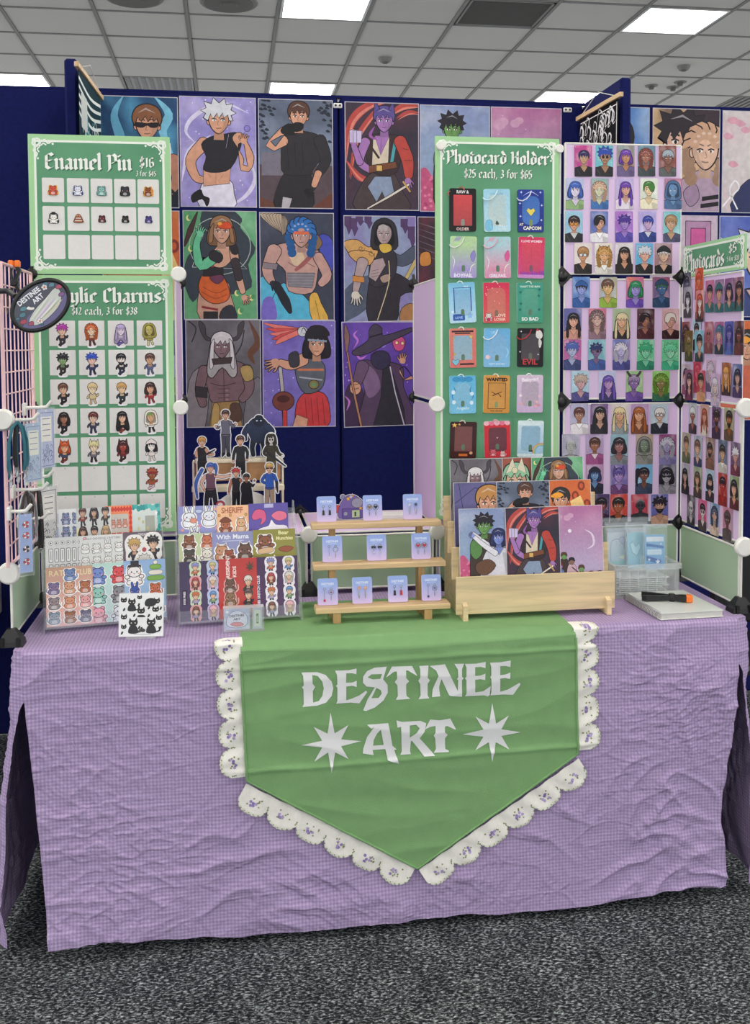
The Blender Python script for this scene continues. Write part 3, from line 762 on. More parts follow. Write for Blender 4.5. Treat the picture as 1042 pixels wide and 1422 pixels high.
LET = {'lettering': [
 ('a', [(55,218),(200,215),(275,240),(330,300),(345,360),(330,430),(280,490),(200,518),(65,530),(78,505),(75,370),(60,352),(78,335),(72,250)], [[(155,240),(205,250),(245,300),(258,360),(245,430),(215,475),(162,490),(160,385),(182,348),(158,320)]]),
 ('a', [(360,202),(480,198),(555,182),(553,235),(520,225),(462,225),(460,310),(520,308),(556,292),(556,350),(520,338),(462,345),(462,470),(510,455),(580,425),(640,383),(652,395),(580,498),(500,490),(370,500),(382,475),(382,355),(368,340),(382,325),(378,240)], []),
 ('a', [(828,165),(720,175),(650,205),(615,255),(612,310),(645,345),(720,352),(655,460),(615,560),(640,567),(720,535),(800,470),(838,400),(835,330),(795,278)], [[(655,262),(690,235),(785,232),(770,275),(700,280)], [(735,358),(775,378),(782,410),(755,447),(690,450)]]),
 ('p', [(535.9,940.7),(544.4,925.3),(572.2,924.5),(579.6,938.3),(566,930.5),(564,930.5),(564,941),(568.2,945.7),(564,950),(564.5,966),(569.8,970),(549.7,971.6),(552.5,966),(552,951.5),(548.2,946.8),(551.5,942),(551,932),(547,932.5)], []),
 ('b', [(135,150),(215,145),(208,250),(228,272),(208,300),(208,400),(222,425),(130,432),(148,400),(145,305),(128,275),(145,250),(145,180)], []),
 ('b', [(225,150),(355,135),(465,365),(468,270),(455,262),(468,245),(465,180),(435,132),(518,130),(500,180),(500,240),(515,255),(500,270),(500,412),(400,405),(388,395),(325,260),(305,330),(315,408),(245,415),(250,350),(300,235),(280,190)], []),
 ('b', [(525,132),(620,130),(702,115),(700,168),(660,158),(612,160),(612,235),(660,230),(700,215),(698,270),(655,262),(612,268),(612,375),(680,365),(745,320),(735,398),(720,410),(690,400),(525,408),(538,385),(538,270),(525,255),(538,240),(538,165)], []),
 ('b', [(738,122),(830,118),(915,103),(912,158),(870,150),(825,152),(825,228),(870,222),(912,205),(910,260),(865,252),(825,258),(825,370),(890,350),(990,292),(997,308),(935,395),(850,392),(740,400),(750,375),(750,260),(740,245),(750,230),(748,155)], []),
 ('a', [(650,690),(842,675),(880,880),(918,912),(895,918),(942,1045),(835,1010),(832,985),(815,910),(700,918),(710,965),(612,950),(615,910),(650,800),(715,710),(690,728)], [[(775,735),(800,872),(705,880),(710,830),(740,770)]]),
 ('p', [(550.5,999.8),(558,1002),(584,1000.5),(592,1004),(590,1015),(582.8,1024.8),(604.4,1049.3),(589.4,1050.3),(572,1028),(570.5,1029),(569.5,1043),(570.6,1046.8),(555.9,1047.7),(558,1043),(557,1009),(552,1010)], [[(569,1007),(578,1006),(582.8,1011),(578.8,1017.5),(569,1024)]]),
 ('b', [(185,690),(230,605),(310,612),(400,597),(450,690),(440,690),(375,660),(355,665),(355,715),(380,735),(355,765),(358,855),(388,870),(388,882),(260,888),(278,855),(272,765),(258,742),(275,718),(275,660),(230,668)], [])],
 'star': [
 ('a', [(320,580),(357,768),(480,692),(415,822),(598,838),(415,885),(483,1000),(362,940),(330,1130),(298,940),(172,1025),(245,895),(52,875),(243,835),(168,710),(293,770)], []),
 ('b', [(757,465),(790,640),(898,570),(835,688),(1000,713),(835,745),(905,862),(788,798),(758,967),(728,798),(615,868),(682,752),(505,732),(682,690),(615,580),(728,640)], [])]}
def topx(k, p):
    return (410+p[0]/6.5125, 900+p[1]/6.5125) if k == 'a' else (560+p[0]/6.129, 900+p[1]/6.129) if k == 'b' else p
def conform(tris, maxe=.006):
    out = []; st = list(tris)
    while st:
        a, b, c = st.pop()
        L = [(a-b).length, (b-c).length, (c-a).length]; m = max(L)
        if m < maxe: out.append((a, b, c)); continue
        i = L.index(m)
        if i == 0: q = (a+b)/2; st += [(a, q, c), (q, b, c)]
        elif i == 1: q = (b+c)/2; st += [(a, b, q), (a, q, c)]
        else: q = (c+a)/2; st += [(a, b, q), (q, b, c)]
    return out
for nm, shapes in LET.items():
    for k, outl, holes in shapes:
        loops = [[px_run(*topx(k, p)) for p in outl]]+[[px_run(*topx(k, p)) for p in h] for h in holes]
        flat = [p for l in loops for p in l]
        tr = tessellate_polygon([[Vector((p.x, p.z, 0)) for p in l] for l in loops])
        tris = conform([tuple(Vector((flat[i].x, flat[i].z, 0)) for i in t) for t in tr])
        m = MB(); vs = []; fs = []; ix = {}
        for t in tris:
            f = []
            for p in t:
                kk = (round(p.x, 6), round(p.y, 6))
                if kk not in ix: ix[kk] = len(vs); vs.append(runI @ Vector((p.x, run_y(p.x, p.y)-.0022, p.y)))
                f.append(ix[kk])
            fs.append(tuple(f))
        m.add(vs, fs, True); m.build('letter' if nm == 'lettering' else 'star', M_VINYL, run)

# lace: scalloped strips sewn along the runner's edge, each scallop embroidered with a small posy
def lace(a, b, n, wd, name='lace_trim', nose=1.0):
    """strip from a to b (points on the drape, seam side), n scallops bulging to the left of a->b"""
    ax = Vector((b.x-a.x, 0, b.z-a.z)); L = ax.length; ax.normalize(); nrm = Vector((-ax.z, 0, ax.x))
    V, C, F = [], [], []
    def put(s, t, lift=0, col='e4e1d8'):
        p = a+ax*s+nrm*t; x, z = p.x, p.z
        y = run_y(x, z)+.007-lift-.002*math.sin(s/L*n*2*PI*1.5+t*60)-.0025*NV(x*18, z*18)
        if z > T+.004: y = YF+.003+(z-T-.004); z = T+.0056+lift*.4
        V.append(runI @ Vector((x, y, z))); C.append(lin(col)); return len(V)-1
    P = L/n; ns = 16; nt = 7
    for i in range(n):
        ids = []
        for si in range(ns+1):
            s = P*(i+si/ns); u = 2*si/ns-1
            w_ = wd*(.58+.42*max(0, 1-abs(u)**2.2)**.6)*(.98+.02*math.cos(si*PI))
            ids.append([put(s, -.004+(w_+.004)*ti/nt, col='efece4' if ti < nt else 'd6d8c2') for ti in range(nt+1)])
        for si in range(ns):
            for ti in range(nt): F.append((ids[si][ti], ids[si+1][ti], ids[si+1][ti+1], ids[si][ti+1]))
        rr = random.Random(int(a.x*977)+i)
        sc = P*(i+.5)
        def dot(s, t, r, col, m=6):
            k = [put(s+r*math.cos(2*PI*q/m), t+r*math.sin(2*PI*q/m), .0012, col) for q in range(m)]; F.append(tuple(k))
        for q in range(5): dot(sc+rr.uniform(-.012, .012), wd*(.5+rr.uniform(-.13, .13)), .0040, rr.choice(('8f7bb4', '9a86bd', 'b9a6d2')))
        for q in range(8): dot(sc+rr.uniform(-.018, .018), wd*(.46+rr.uniform(-.22, .2)), .0026, rr.choice(('7d8a5c', '8c8a66', '98a07a')), 4)
        for q in range(7):
            u = (q-3)/3.4; dot(sc+u*P/2, wd*(.44+.48*math.sqrt(max(0, 1-abs(u)**2.4))), .0019, '7f9060', 4)
        for q in range(3): dot(P*i+rr.uniform(.0, .006), wd*(.40+.06*q), .0022, '7d8a5c', 4)
    me = bpy.data.meshes.new(name); me.from_pydata(V, [], F); me.materials.append(M_FABRICPRINT)
    at = me.color_attributes.new('Col', 'FLOAT_COLOR', 'POINT'); at.data.foreach_set('color', [k for c in C for k in (*c, 1.0)])
    me.polygons.foreach_set('use_smooth', [True]*len(F)); me.update()
    o = bpy.data.objects.new(name, me); COL.objects.link(o); o.parent = run
lace(px_run(343, 1080), Vector((ex0, 0, T+.035)), 5, .064)
lace(px_run(577, 1208), px_run(341, 1092), 6, .060)
lace(px_run(806, 1056), px_run(584, 1212), 6, .060)
lace(Vector((ex1, 0, T+.035)), px_run(803, 1044), 5, .062)

# ================================================================ modular panel racks
def rackpanel(root, plane, a0, a1, z0, z1, v, sheet, name='panel'):
    m = MB(); i = .008; r = .0032
    if plane == 'y':
        m.box(a0+i, a1-i, v-.001, v+.001, z0+i, z1-i); c = [(a0+i, v, z0+i), (a1-i, v, z0+i), (a1-i, v, z1-i), (a0+i, v, z1-i)]
    elif plane == 'x':
        m.box(v-.001, v+.001, a0+i, a1-i, z0+i, z1-i); c = [(v, a0+i, z0+i), (v, a1-i, z0+i), (v, a1-i, z1-i), (v, a0+i, z1-i)]
    else:
        m.box(a0+i, a1-i, z0+i, z1-i, v-.001, v+.001); c = [(a0+i, z0+i, v), (a1-i, z0+i, v), (a1-i, z1-i, v), (a0+i, z1-i, v)]
    o = m.build(name, sheet, root); m = MB()
    for k in range(4): m.tube([c[k], c[(k+1) % 4]], r, 6)
    m.build('wire_frame', M_FRAME, o); return o
def connector(root, x, y, z, planes='y', up=True, dn=True):
    m = MB(); m.lathe([(.004, -.014), (.014, -.012), (.0165, -.004), (.0165, .004), (.014, .012), (.004, .014)], 12, Matrix.Translation((x, y, z)) @ Matrix.Rotation(PI/2, 4, 'X'))
    t = .030
    for pl, s in planes:
        for q, on in ((1, up), (-1, dn)):
            if not on: continue
            if pl == 'y': m.prism([(0, 0), (s*t, 0), (0, q*t)], -.0045, .0045, Matrix.Translation((x, y, z)) @ XZ)
            else: m.prism([(0, 0), (s*t, 0), (0, q*t)], -.0045, .0045, Matrix.Translation((x, y, z)) @ Matrix.Rotation(PI/2, 4, 'Z') @ XZ)
    return m.build('connector', M_BLACK, root)
def knob(root, x, y, z, r=.026):
    M = Matrix.Translation((x, y, z)) @ Matrix.Rotation(PI/2, 4, 'X')
    return MB().lathe([(r*.8, -.006), (r, -.003), (r, .004), (r*.93, .0085), (r*.8, .010)], 28, M).build('knob', M_WHITE, root)
def foot(root, x, y, z=T+.004):
    m = MB()
    m.add([(x-.030, y-.022, z), (x+.030, y-.022, z), (x+.030, y+.022, z), (x-.030, y+.022, z), (x-.028, y-.02, z+.012), (x+.028, y-.02, z+.012), (x+.028, y+.02, z+.012), (x-.028, y+.02, z+.012), (x-.010, y-.009, z+.040), (x+.010, y-.009, z+.040), (x+.010, y+.009, z+.040), (x-.010, y+.009, z+.040)],
          [(0, 1, 5, 4), (1, 2, 6, 5), (2, 3, 7, 6), (3, 0, 4, 7), (4, 5, 9, 8), (5, 6, 10, 9), (6, 7, 11, 10), (7, 4, 8, 11), (8, 9, 10, 11), (3, 2, 1, 0)])
    for sx in (-1, 1): m.box(x+sx*.018-.004, x+sx*.018+.004, y-.026, y+.026, z+.001, z+.022)
    return m.build('foot', M_BLACK, root)
ZB = T+.012
# left tower
rl = tag(empty('display_rack', (0, PW, T)), 'left modular display tower of lilac and mint panels with white knobs', 'display rack', 'modular panel racks')
P0 = len(bpy.data.objects); rk = []
def own(root, objs):
    for o in objs: o.location = Vector(o.location)-Vector(root.location)
rk += [rackpanel(rl, 'x', 0, PW, ZB, Z1, XL, M_MINT), rackpanel(rl, 'y', XL, XL1, ZB, Z1, PW, M_MINT)]
rk += [rackpanel(rl, 'y', XL, XL1, a, b, PW, M_LILAC) for a, b in ((Z1, Z2), (Z2, Z3), (Z3, Z4))]
rk += [rackpanel(rl, 'x', PW, 2*PW, a, b, XL1, M_LILAC) for a, b in ((Z1, Z2), (Z2, Z3))]+[rackpanel(rl, 'x', PW, 2*PW, ZB, Z1, XL1, M_MINT)]
rk += [knob(rl, XL1+.012, PW-.024, z, .021) for z in (Z2, Z3)]
rk += [connector(rl, XL, PW, z, (('y', 1), ('x', -1))) for z in (Z1, Z2, Z3)]+[connector(rl, XL1, 2*PW, z, (('x', -1),)) for z in (Z1, Z2, Z3)]
rk += [knob(rl, XL, -.012, Z1), foot(rl, XL, 0), foot(rl, XL, PW), foot(rl, XL1, 2*PW)]
own(rl, rk)
# low middle rack with a lilac shelf on top
rc = tag(empty('display_rack', (XC1, PW, T)), 'low middle rack of mint panels under a flat lilac shelf', 'display rack', 'modular panel racks'); rk = []
rk += [rackpanel(rc, 'y', XL1+.004, XC1, ZB, Z1, PW, M_MINT), rackpanel(rc, 'y', XC1, XC2-.004, ZB, Z1, PW, M_MINT)]
rk += [rackpanel(rc, 'z', XL1+.006, XC1, PW, 2*PW-.015, Z1, M_LILAC, 'shelf'), rackpanel(rc, 'z', XC1, XC2-.006, PW, 2*PW-.015, Z1, M_LILAC, 'shelf')]
rk += [knob(rc, XC1, PW-.016, Z1, .0245), foot(rc, XC1, PW), foot(rc, XC1, 2*PW-.015), connector(rc, XC1, 2*PW-.015, Z1, (('y', 1), ('y', -1)))]
rk.append(MB().tube([(XC1-.006, PW-.008, T+.03), (XC1-.006, PW-.008, Z1)], .003, 6).build('upright', M_FRAME, rc))
own(rc, rk)
# right tower
rr_ = tag(empty('display_rack', (XR, PW, T)), 'right modular display corner of lilac panels covered in photocards', 'display rack', 'modular panel racks'); rk = []
rk += [rackpanel(rr_, 'y', XC2, XR1, a, b, PW, M_LILAC) for a, b in ((Z1, Z2), (Z2, Z3), (Z3, Z4))]+[rackpanel(rr_, 'y', XC2, XR1, ZB, Z1, PW, M_MINT)]
rk += [rackpanel(rr_, 'y', XR1, XR, a, b, PW, M_LILAC) for a, b in ((Z1, Z2), (Z2, Z3), (Z3, Z4+.026))]+[rackpanel(rr_, 'y', XR1, XR, ZB, Z1, PW, M_MINT)]
rk += [rackpanel(rr_, 'x', 0, PW, a, b, XR, M_LILAC) for a, b in ((Z1, Z2), (Z2, Z3))]+[rackpanel(rr_, 'x', 0, PW, ZB, Z1, XR, M_MINT)]
rk += [rackpanel(rr_, 'x', PW, 2*PW, a, b, XC2, M_LILAC) for a, b in ((Z1, Z2), (Z2, Z3))]+[rackpanel(rr_, 'x', PW, 2*PW, ZB, Z1, XC2, M_MINT)]
for z in (Z1, Z2, Z3):
    rk.append(connector(rr_, XR, PW, z, (('y', -1), ('x', -1)))); rk.append(connector(rr_, XR1, PW, z, (('y', -1), ('y', 1))))
rk += [connector(rr_, XC2, 2*PW, z, (('x', -1),)) for z in (Z1, Z2, Z3)]
rk += [knob(rr_, XR, -.014, z) for z in (Z1, Z2)]+[knob(rr_, XC2-.006, PW-.03, z, .0235) for z in (Z1, Z2)]
rk += [knob(rr_, x, PW-.006, Z4, .013) for x in (XC2+.01, XR1-.012)]
rk += [foot(rr_, XR, 0), foot(rr_, XR, PW), foot(rr_, XC2, PW)]
rk.append(MB().tube([(XR, -.003, T+.03), (XR, -.003, Z2)], .0032, 6).build('upright', M_FRAME, rr_))
own(rr_, rk)
# pink wire grid on the left side
M_PINK = mat('pink_coated_wire', 'f3c9cc', .4)
gr = tag(empty('wire_grid', (XL, .18, Z1)), 'pink wire grid panel hung with packets at the left end of table', 'wire grid')
y0, y1, z0, z1 = -.02, PW-.03, .015, Z3-Z1
for y in (y0, y1): MB().tube([(0, y-.18, z0), (0, y-.18, z1)], .0048).build('upright', M_PINK, gr)
for z in (z0, z1): MB().tube([(0, y0-.18, z), (0, y1-.18, z)], .0040).build('rail', M_PINK, gr)
for k in range(1, 8):
    y = y0+(y1-y0)*k/8; MB().tube([(0, y-.18, z0), (0, y-.18, z1)], .0019, 6).build('wire', M_PINK, gr)
for k in range(1, 14):
    z = z0+(z1-z0)*k/14; MB().tube([(.004, y0-.18, z), (.004, y1-.18, z)], .0018, 6).build('wire', M_PINK, gr)
MB().lathe([(.021, -.006), (.026, -.003), (.026, .004), (.021, .010)], 28, Matrix.Translation((.0, -.032-.18, Z2-Z1)) @ Matrix.Rotation(PI/2, 4, 'X')).build('knob', M_WHITE, gr)

# ================================================================ printed signs
def ornament(a, w, h, x0, y0, x1, y1, col='e9eee4', t=3.2):
    for q in ([(x0, y0), (x1, y0)], [(x1, y0), (x1, y1)], [(x1, y1), (x0, y1)], [(x0, y1), (x0, y0)]): a.line(q, t, col)
    for cx, sx in ((x0, 1), (x1, -1)):
        for cy, sy in ((y0, 1), (y1, -1)):
            a.at(cx, cy)
            for k in range(2):
                P = (lambda u, v: (sx*u, sy*v)) if k == 0 else (lambda u, v: (sx*v, sy*u))
                a.line([P(-3, -1), P(4, -3.5), P(9, 1), P(14, -2), P(18, 3.2), P(23, 1)], 2.4, col, smooth=3)
                a.line([P(3, 5), P(8, 6.5), P(12, 3.5), P(16, 6)], 1.9, col, smooth=3)
                a.ell(*P(25, 4), 1.6, 1.6, col); a.ell(*P(7, 3), 2, 2, col)
            a.ell(sx*-1, sy*-1, 3, 3, col)
            a.at()
def signbase(w, h, m=9.5):
    a = Art(w, h)
    a.rect(0, 0, w, h, 'a3d19b'); 
    c1, c2 = lin('64a07a'), lin('4f8a66'); n = max(6, int(h/14))
    P = [(m+1+(w-2*m-2)*i/8, m+1+(h-2*m-2)*j/n) for j in range(n+1) for i in range(9)]; a.L += 1
    def f(p):
        t = .5+.5*noise.noise(Vector((p[0]*.021, p[1]*.021, h))); return mixc(c1, c2, min(1, max(0, t*1.2-.1)))
    T3 = []
    for j in range(n):
        for i in range(8): k = j*9+i; T3 += [(k, k+1, k+10), (k, k+10, k+9)]
    a.raw(P, T3, f)
    ornament(a, w, h, m, m, w-m, h-m); return a
SHD = '3d6b50'; LETC = 'eef0ea'
YS = PW-.004
U1 = .372/200
a = signbase(200, 200)
black(a, 22, 50, 'Enamel Pin', 124, LETC, SHD, h=24); black(a, 156, 45, '$16', 22, LETC, SHD, h=16, nib=1.1); black(a, 151, 57.5, '3 for $45', 29, LETC, SHD, h=8.5, nib=1.05)
PINC = [(33.7, 68.5, 101.8, 135, 168.2), (79.5, 120, 161)]
for r in range(3):
    for c in PINC[0]: a.rect(c-15.4, PINC[1][r]-17.6, c+15.4, PINC[1][r]+17.6, 'dedcd9', r=2)
s1 = a.build('price_sign', .372, .372, .005, M_BOARD, 'a3d19b', loc=(.183, YS, 2.022-.186)); tag(s1, 'green sign reading Enamel Pin with three rows of white squares, top left', 'sign')
a = signbase(200, 380)
black(a, 15, 40, 'Acrylic Charms', 169, LETC, SHD, h=22); black(a, 55, 57.5, '$12 each, 3 for $38', 94, LETC, SHD, h=12, nib=1.15)
CHU = (41, 82.5, 124.3, 165.5); CHV = [84.3+42.7*k for k in range(7)]
for v in CHV:
    for u in CHU: a.rect(u-18.4, v-18.4, u+18.4, v+18.4, 'dcdad7', r=1); a.ell(u, v-15.5, 1, 1, 'b5b3b0')
s2 = a.build('price_sign', .372, 380*U1, .005, M_BOARD, 'a3d19b', loc=(.185, YS, 1.647-190*U1)); tag(s2, 'tall green sign reading Acrylic Charms with a grid of white squares', 'sign')
U3 = .364/200
a = signbase(200, 600, 9.5)
black(a, 18, 41.5, 'Photocard Holder', 166, LETC, SHD, h=21); black(a, 46, 63.5, '$25 each, 3 for $65', 110, LETC, SHD, h=14.5, nib=1.15)
for i in range(6):
    for u in (43.4, 98.5, 153.3): a.rect(u-26, 152+72.3*i, u+24, 175+72.3*i, '5c9571')
s3 = a.build('price_sign', .364, 600*U3, .005, M_BOARD, 'a3d19b', loc=(1.288, YS, 2.043-300*U3)); tag(s3, 'tall green sign reading Photocard Holder in the middle right', 'sign')
a = signbase(200, 50, 6)
black(a, 14, 41, 'Photocards', 125, LETC, SHD, h=27, nib=1.5); black(a, 152, 24, '$5', 24, LETC, SHD, h=14, nib=1.2); black(a, 147, 36, '5 for $20', 36, LETC, SHD, h=8, nib=1.15)
s4 = a.build('price_sign', .362, .0905, .005, M_BOARD, 'a3d19b', loc=(XR+.002, .174, 1.647+.0453), rot=(0, 0, -PI/2)); tag(s4, 'small green sign reading Photocards above the right side panel', 'sign')

# ================================================================ drawing people and animals on prints
INK = '231d26'
def head(a, cx, cy, r, sk, hr, st='s', ex='', f=1, ol=None, cl=None):
    """a drawn head, three-quarter to the viewer; r is half the face width"""
    o = a.ox, a.oy, a.sc, a.fl; ol = .10 if ol is None else ol
    a.at(o[0]+cx*o[2]*o[3], o[1]+cy*o[2], o[2]*r, o[3]*f)
    hd = dk(hr, .62); hh = lt(hr, .28)
    if st == 'h':
        a.blob([(-1.5,1.9),(-1.75,.2),(-1.3,-1.5),(0,-2.1),(1.3,-1.5),(1.75,.2),(1.5,1.9)], cl or hr, ol, INK); a.blob([(-1.15,1.4),(-1.3,0),(-.9,-1.25),(0,-1.5),(.9,-1.25),(1.3,0),(1.15,1.4)], dk(cl or hr, .35))
    elif st in 'lw': a.blob([(-1.2,-.6),(-1.55,1),(-1.75,3),(-1.1,3.6),(0,2.4),(1.1,3.6),(1.75,3),(1.55,1),(1.2,-.6),(0,-1.6)], hd if st == 'l' else hr, ol, INK)
    elif st == 'b': a.blob([(-1.15,-.8),(-1.6,.3),(-1.55,1.35),(-.8,1.6),(.8,1.6),(1.55,1.35),(1.6,.3),(1.15,-.8),(0,-1.6)], hd, ol, INK)
    elif st == 'c':
        for k in range(10): t = PI*.85+k*PI*1.3/9; a.ell(1.15*math.cos(t), -.25+1.25*math.sin(t), .62, .62, hr, ol, INK, 8)
        for k in range(4): a.ell(-1.35+.1*k, .3+.55*k, .5, .5, hd); a.ell(1.35-.1*k, .3+.55*k, .5, .5, hd)
    elif st == 'p':
        a.blob([(.7,-1.2),(1.7,-1.5),(2.2,-.2),(2.0,1.5),(1.5,2.6),(1.45,1),(1.1,0)], hr, ol, INK)
    a.poly([(-.42,.7),(.42,.7),(.5,1.9),(-.5,1.9)], dk(sk, .72))
    if st != 'h':
        for s in (-1, 1): a.ell(s*.98, .15, .2, .34, sk, ol*.7, INK, 8)
    face = [(-.95,-.6),(-.95,.2),(-.62,.92),(-.05,1.32),(.52,.95),(.92,.2),(.95,-.6),(.5,-1.15),(-.5,-1.15)]
    a.blob(face, sk, ol, INK)
    a.blob([(.35,-1.1),(.9,-.6),(.9,.25),(.5,.95),(.0,1.3),(.35,.7),(.5,0)], dk(sk, .80))
    if 'k' in ex:                                                     # painted skull or mask face
        for s in (-.4, .4): a.ell(s, .02, .28, .34, INK)
        a.poly([(-.1,.5),(.1,.5),(0,.28)], INK); a.line([(-.4,.8),(.4,.8)], .12, INK)
    else:
        for s in (-.45, .38):
            a.ell(s, .02, .20, .12, 'f2ece6', n=8); a.ell(s+.03, .02, .10, .13, dk(hr, .4), n=6)
            a.line([(s-.24,-.08),(s,-.16),(s+.24,-.06)], .09, INK); a.line([(s-.28,-.36),(s+.02,-.46),(s+.28,-.34)], .11, dk(hr, .5))
        a.line([(-.02,.05),(-.14,.46),(.05,.5)], .07, dk(sk, .5)); a.line([(-.26,.78),(0,.8),(.26,.74)], .10, dk(sk, .38))
        if 'o' in ex: a.poly([(-.3,.72),(.3,.70),(.1,.92),(-.12,.92)], 'f4efe9', .05, INK)
    if 'd' in ex: a.blob([(-.93,.15),(-.8,.45),(-.4,.62),(0,.58),(.4,.62),(.8,.45),(.93,.15),(.66,1.05),(0,1.55),(-.66,1.05)], dk(hr, .8)); a.line([(-.2,.84),(.2,.82)], .1, dk(sk, .5))
    if 'm' in ex: a.blob([(-.98,.3),(0,.15),(.98,.3),(.7,1.1),(0,1.42),(-.7,1.1)], cl or INK, ol, INK)
    if 'g' in ex:
        for s in (-.46, .40): a.poly(circ(s, .03, .36, .36, 10), 'd9cfa0' if 'G' in ex else 'cfd6da', .10, INK)
        if 'G' in ex:
            for s in (-.46, .40): a.ell(s, .03, .30, .30, 'd98f2e')
        a.line([(-.1,0),(.06,0)], .1, INK)
    if 'e' in ex: a.blob([(-.95,-.2),(0,-.12),(.9,-.2),(.85,.22),(.3,.26),(0,.08),(-.4,.28),(-.9,.2)], INK)
    if 'y' in ex: a.ell(-.42, .02, .32, .3, INK); a.line([(-.9,-.5),(.9,.3)], .1, INK)
    if 't' in ex: a.rect(-1.0, -.62, 1.0, -.36, '9b2f35')
    # front hair
    if st == 'k' or st == 'h':
        if st == 'k': a.blob([(-.95,-.5),(-.6,-1.2),(0,-1.4),(.6,-1.2),(.95,-.5),(.3,-.9),(-.4,-.9)], lt(sk, .15))
        else: a.blob([(-.8,-.9),(-.3,-.3),(-.2,-.8),(.2,-.35),(.5,-.9),(.1,-1.25),(-.4,-1.25)], hr)
    elif st == 'm':
        a.poly([(-1.05,.1),(-1.5,-.2),(-1.25,-.6),(-1.75,-.9),(-1.2,-1.15),(-1.4,-1.75),(-.7,-1.55),(-.5,-2.15),(.05,-1.65),(.6,-2.1),(.75,-1.5),(1.4,-1.6),(1.2,-1.0),(1.7,-.7),(1.2,-.45),(1.4,.05),(1.0,.05),(.88,-.5),(.5,-.2),(.4,-.7),(.02,-.15),(-.15,-.65),(-.55,-.1),(-.75,-.6)], hr, ol, INK)
        a.line([(-.7,-1.3),(0,-1.5),(.6,-1.2)], .14, hh, True)
    elif st == 'c':
        for k in range(6): t = PI*1.08+k*PI*.84/5; a.ell(.85*math.cos(t), -.35+.8*math.sin(t), .42, .38, hr); a.ell(.85*math.cos(t)-.1, -.45+.8*math.sin(t), .16, .12, hh, n=6)
    elif st == 'f':                                                   # side-swept fringe falling over one eye
        a.blob([(-1.1,.3),(-1.3,-.6),(-.9,-1.5),(0,-1.8),(.95,-1.5),(1.25,-.6),(1.1,.3),(.85,-.6),(.2,-.8),(-.1,-.2),(-.6,.5),(-.85,.2)], hr, ol, INK)
        a.line([(-.5,-1.4),(.2,-1.5),(.8,-1.0)], .16, hh, True)
    else:
        a.poly(catmull([(-1.08,.15),(-1.3,-.6),(-.92,-1.45),(0,-1.78),(.95,-1.45),(1.3,-.6),(1.08,.15)], 3, False)+[(.86,-.5),(.55,-.28),(.42,-.72),(.08,-.22),(-.15,-.7),(-.5,-.25),(-.82,-.6)], hr, ol, INK)
        a.line([(-.75,-1.0),(-.1,-1.35),(.7,-1.0)], .18, hh, True)
        if st in 'lwb':
            for s in (-1, 1): a.blob([(s*.85,-.9),(s*1.3,-.2),(s*1.45,1.2 if st == 'b' else 2.4),(s*1.0,1.1 if st == 'b' else 2.2),(s*.92,.2)], hr, ol*.7, INK)
    if 'H' in ex: a.blob([(-1.35,-.55),(-1.2,-1.3),(0,-2.0),(1.2,-1.3),(1.35,-.55),(0,-.85)], cl or INK, ol, INK)                 # cap
    if 'W' in ex: a.blob([(-3.0,-.3),(-1.2,-1.0),(-.7,-2.3),(0,-2.7),(.7,-2.2),(1.2,-1.0),(3.0,-1.1),(1.2,-.35),(-1.2,-.1)], cl or INK, ol, INK)     # wide hat
    if 'x' in ex:
        for s in (-1, 1): a.blob([(s*.5,-1.3),(s*1.1,-1.5),(s*1.6,-2.4),(s*1.2,-3.0),(s*1.2,-2.3),(s*.8,-1.8)], '4d4147', ol, INK)               # horns
    if 'q' in ex:
        for s in (-1, 1): a.poly([(s*.5,-1.35),(s*1.05,-2.3),(s*1.25,-.95)], hr, ol, INK)                                               # ears
    if 'r' in ex: a.ell(.9, -1.0, .35, .35, 'c23b4a'); a.ell(.9, -1.0, .15, .15, 'f0c7c9')
    a.at(*o)

def bust(a, cx, cy, r, sk, hr, cl, st='s', ex='', f=1):
    def shoulders():
        a.blob([(cx-3.4*r, cy+7*r), (cx-2.5*r, cy+2.7*r), (cx-1.5*r, cy+2.0*r), (cx-.5*r, cy+1.75*r), (cx+.5*r, cy+1.75*r), (cx+1.5*r, cy+2.0*r), (cx+2.5*r, cy+2.7*r), (cx+3.4*r, cy+7*r)], cl, .09*r, INK)
        a.poly([(cx-.9*r, cy+1.85*r), (cx+.9*r, cy+1.85*r), (cx+.05*r, cy+3.1*r)], lt(cl, .55) if 'v' in ex else dk(sk, .86))
        a.line([(cx-.95*r, cy+1.8*r), (cx+.05*r, cy+3.2*r), (cx+.95*r, cy+1.8*r)], .16*r, dk(cl, .5))
        a.poly([(cx+.6*r, cy+2.6*r), (cx+2.6*r, cy+3.1*r), (cx+3.2*r, cy+6.5*r), (cx+1.2*r, cy+6.5*r)], dk(cl, .72))
        a.line([(cx-2.0*r, cy+2.9*r), (cx-1.5*r, cy+4.4*r), (cx-1.7*r, cy+6*r)], .12*r, dk(cl, .55), True)
        a.line([(cx-1.6*r, cy+2.4*r), (cx-.9*r, cy+3.6*r)], .2*r, lt(cl, .25), True)
    if st in 'lwh': head(a, cx, cy, r, sk, hr, st, ex, f, cl=cl); shoulders2 = True
    else: shoulders2 = False
    shoulders()
    head(a, cx, cy, r, sk, hr, st if not shoulders2 or st == 'h' else 's', ex, f, cl=cl)
    if st in 'lw':
        for s in (-1, 1): a.blob([(cx+s*.95*r, cy-.6*r), (cx+s*1.4*r, cy+.4*r), (cx+s*1.6*r, cy+3.2*r), (cx+s*1.05*r, cy+3.4*r), (cx+s*1.05*r, cy+.8*r)], hr, .08*r, INK)

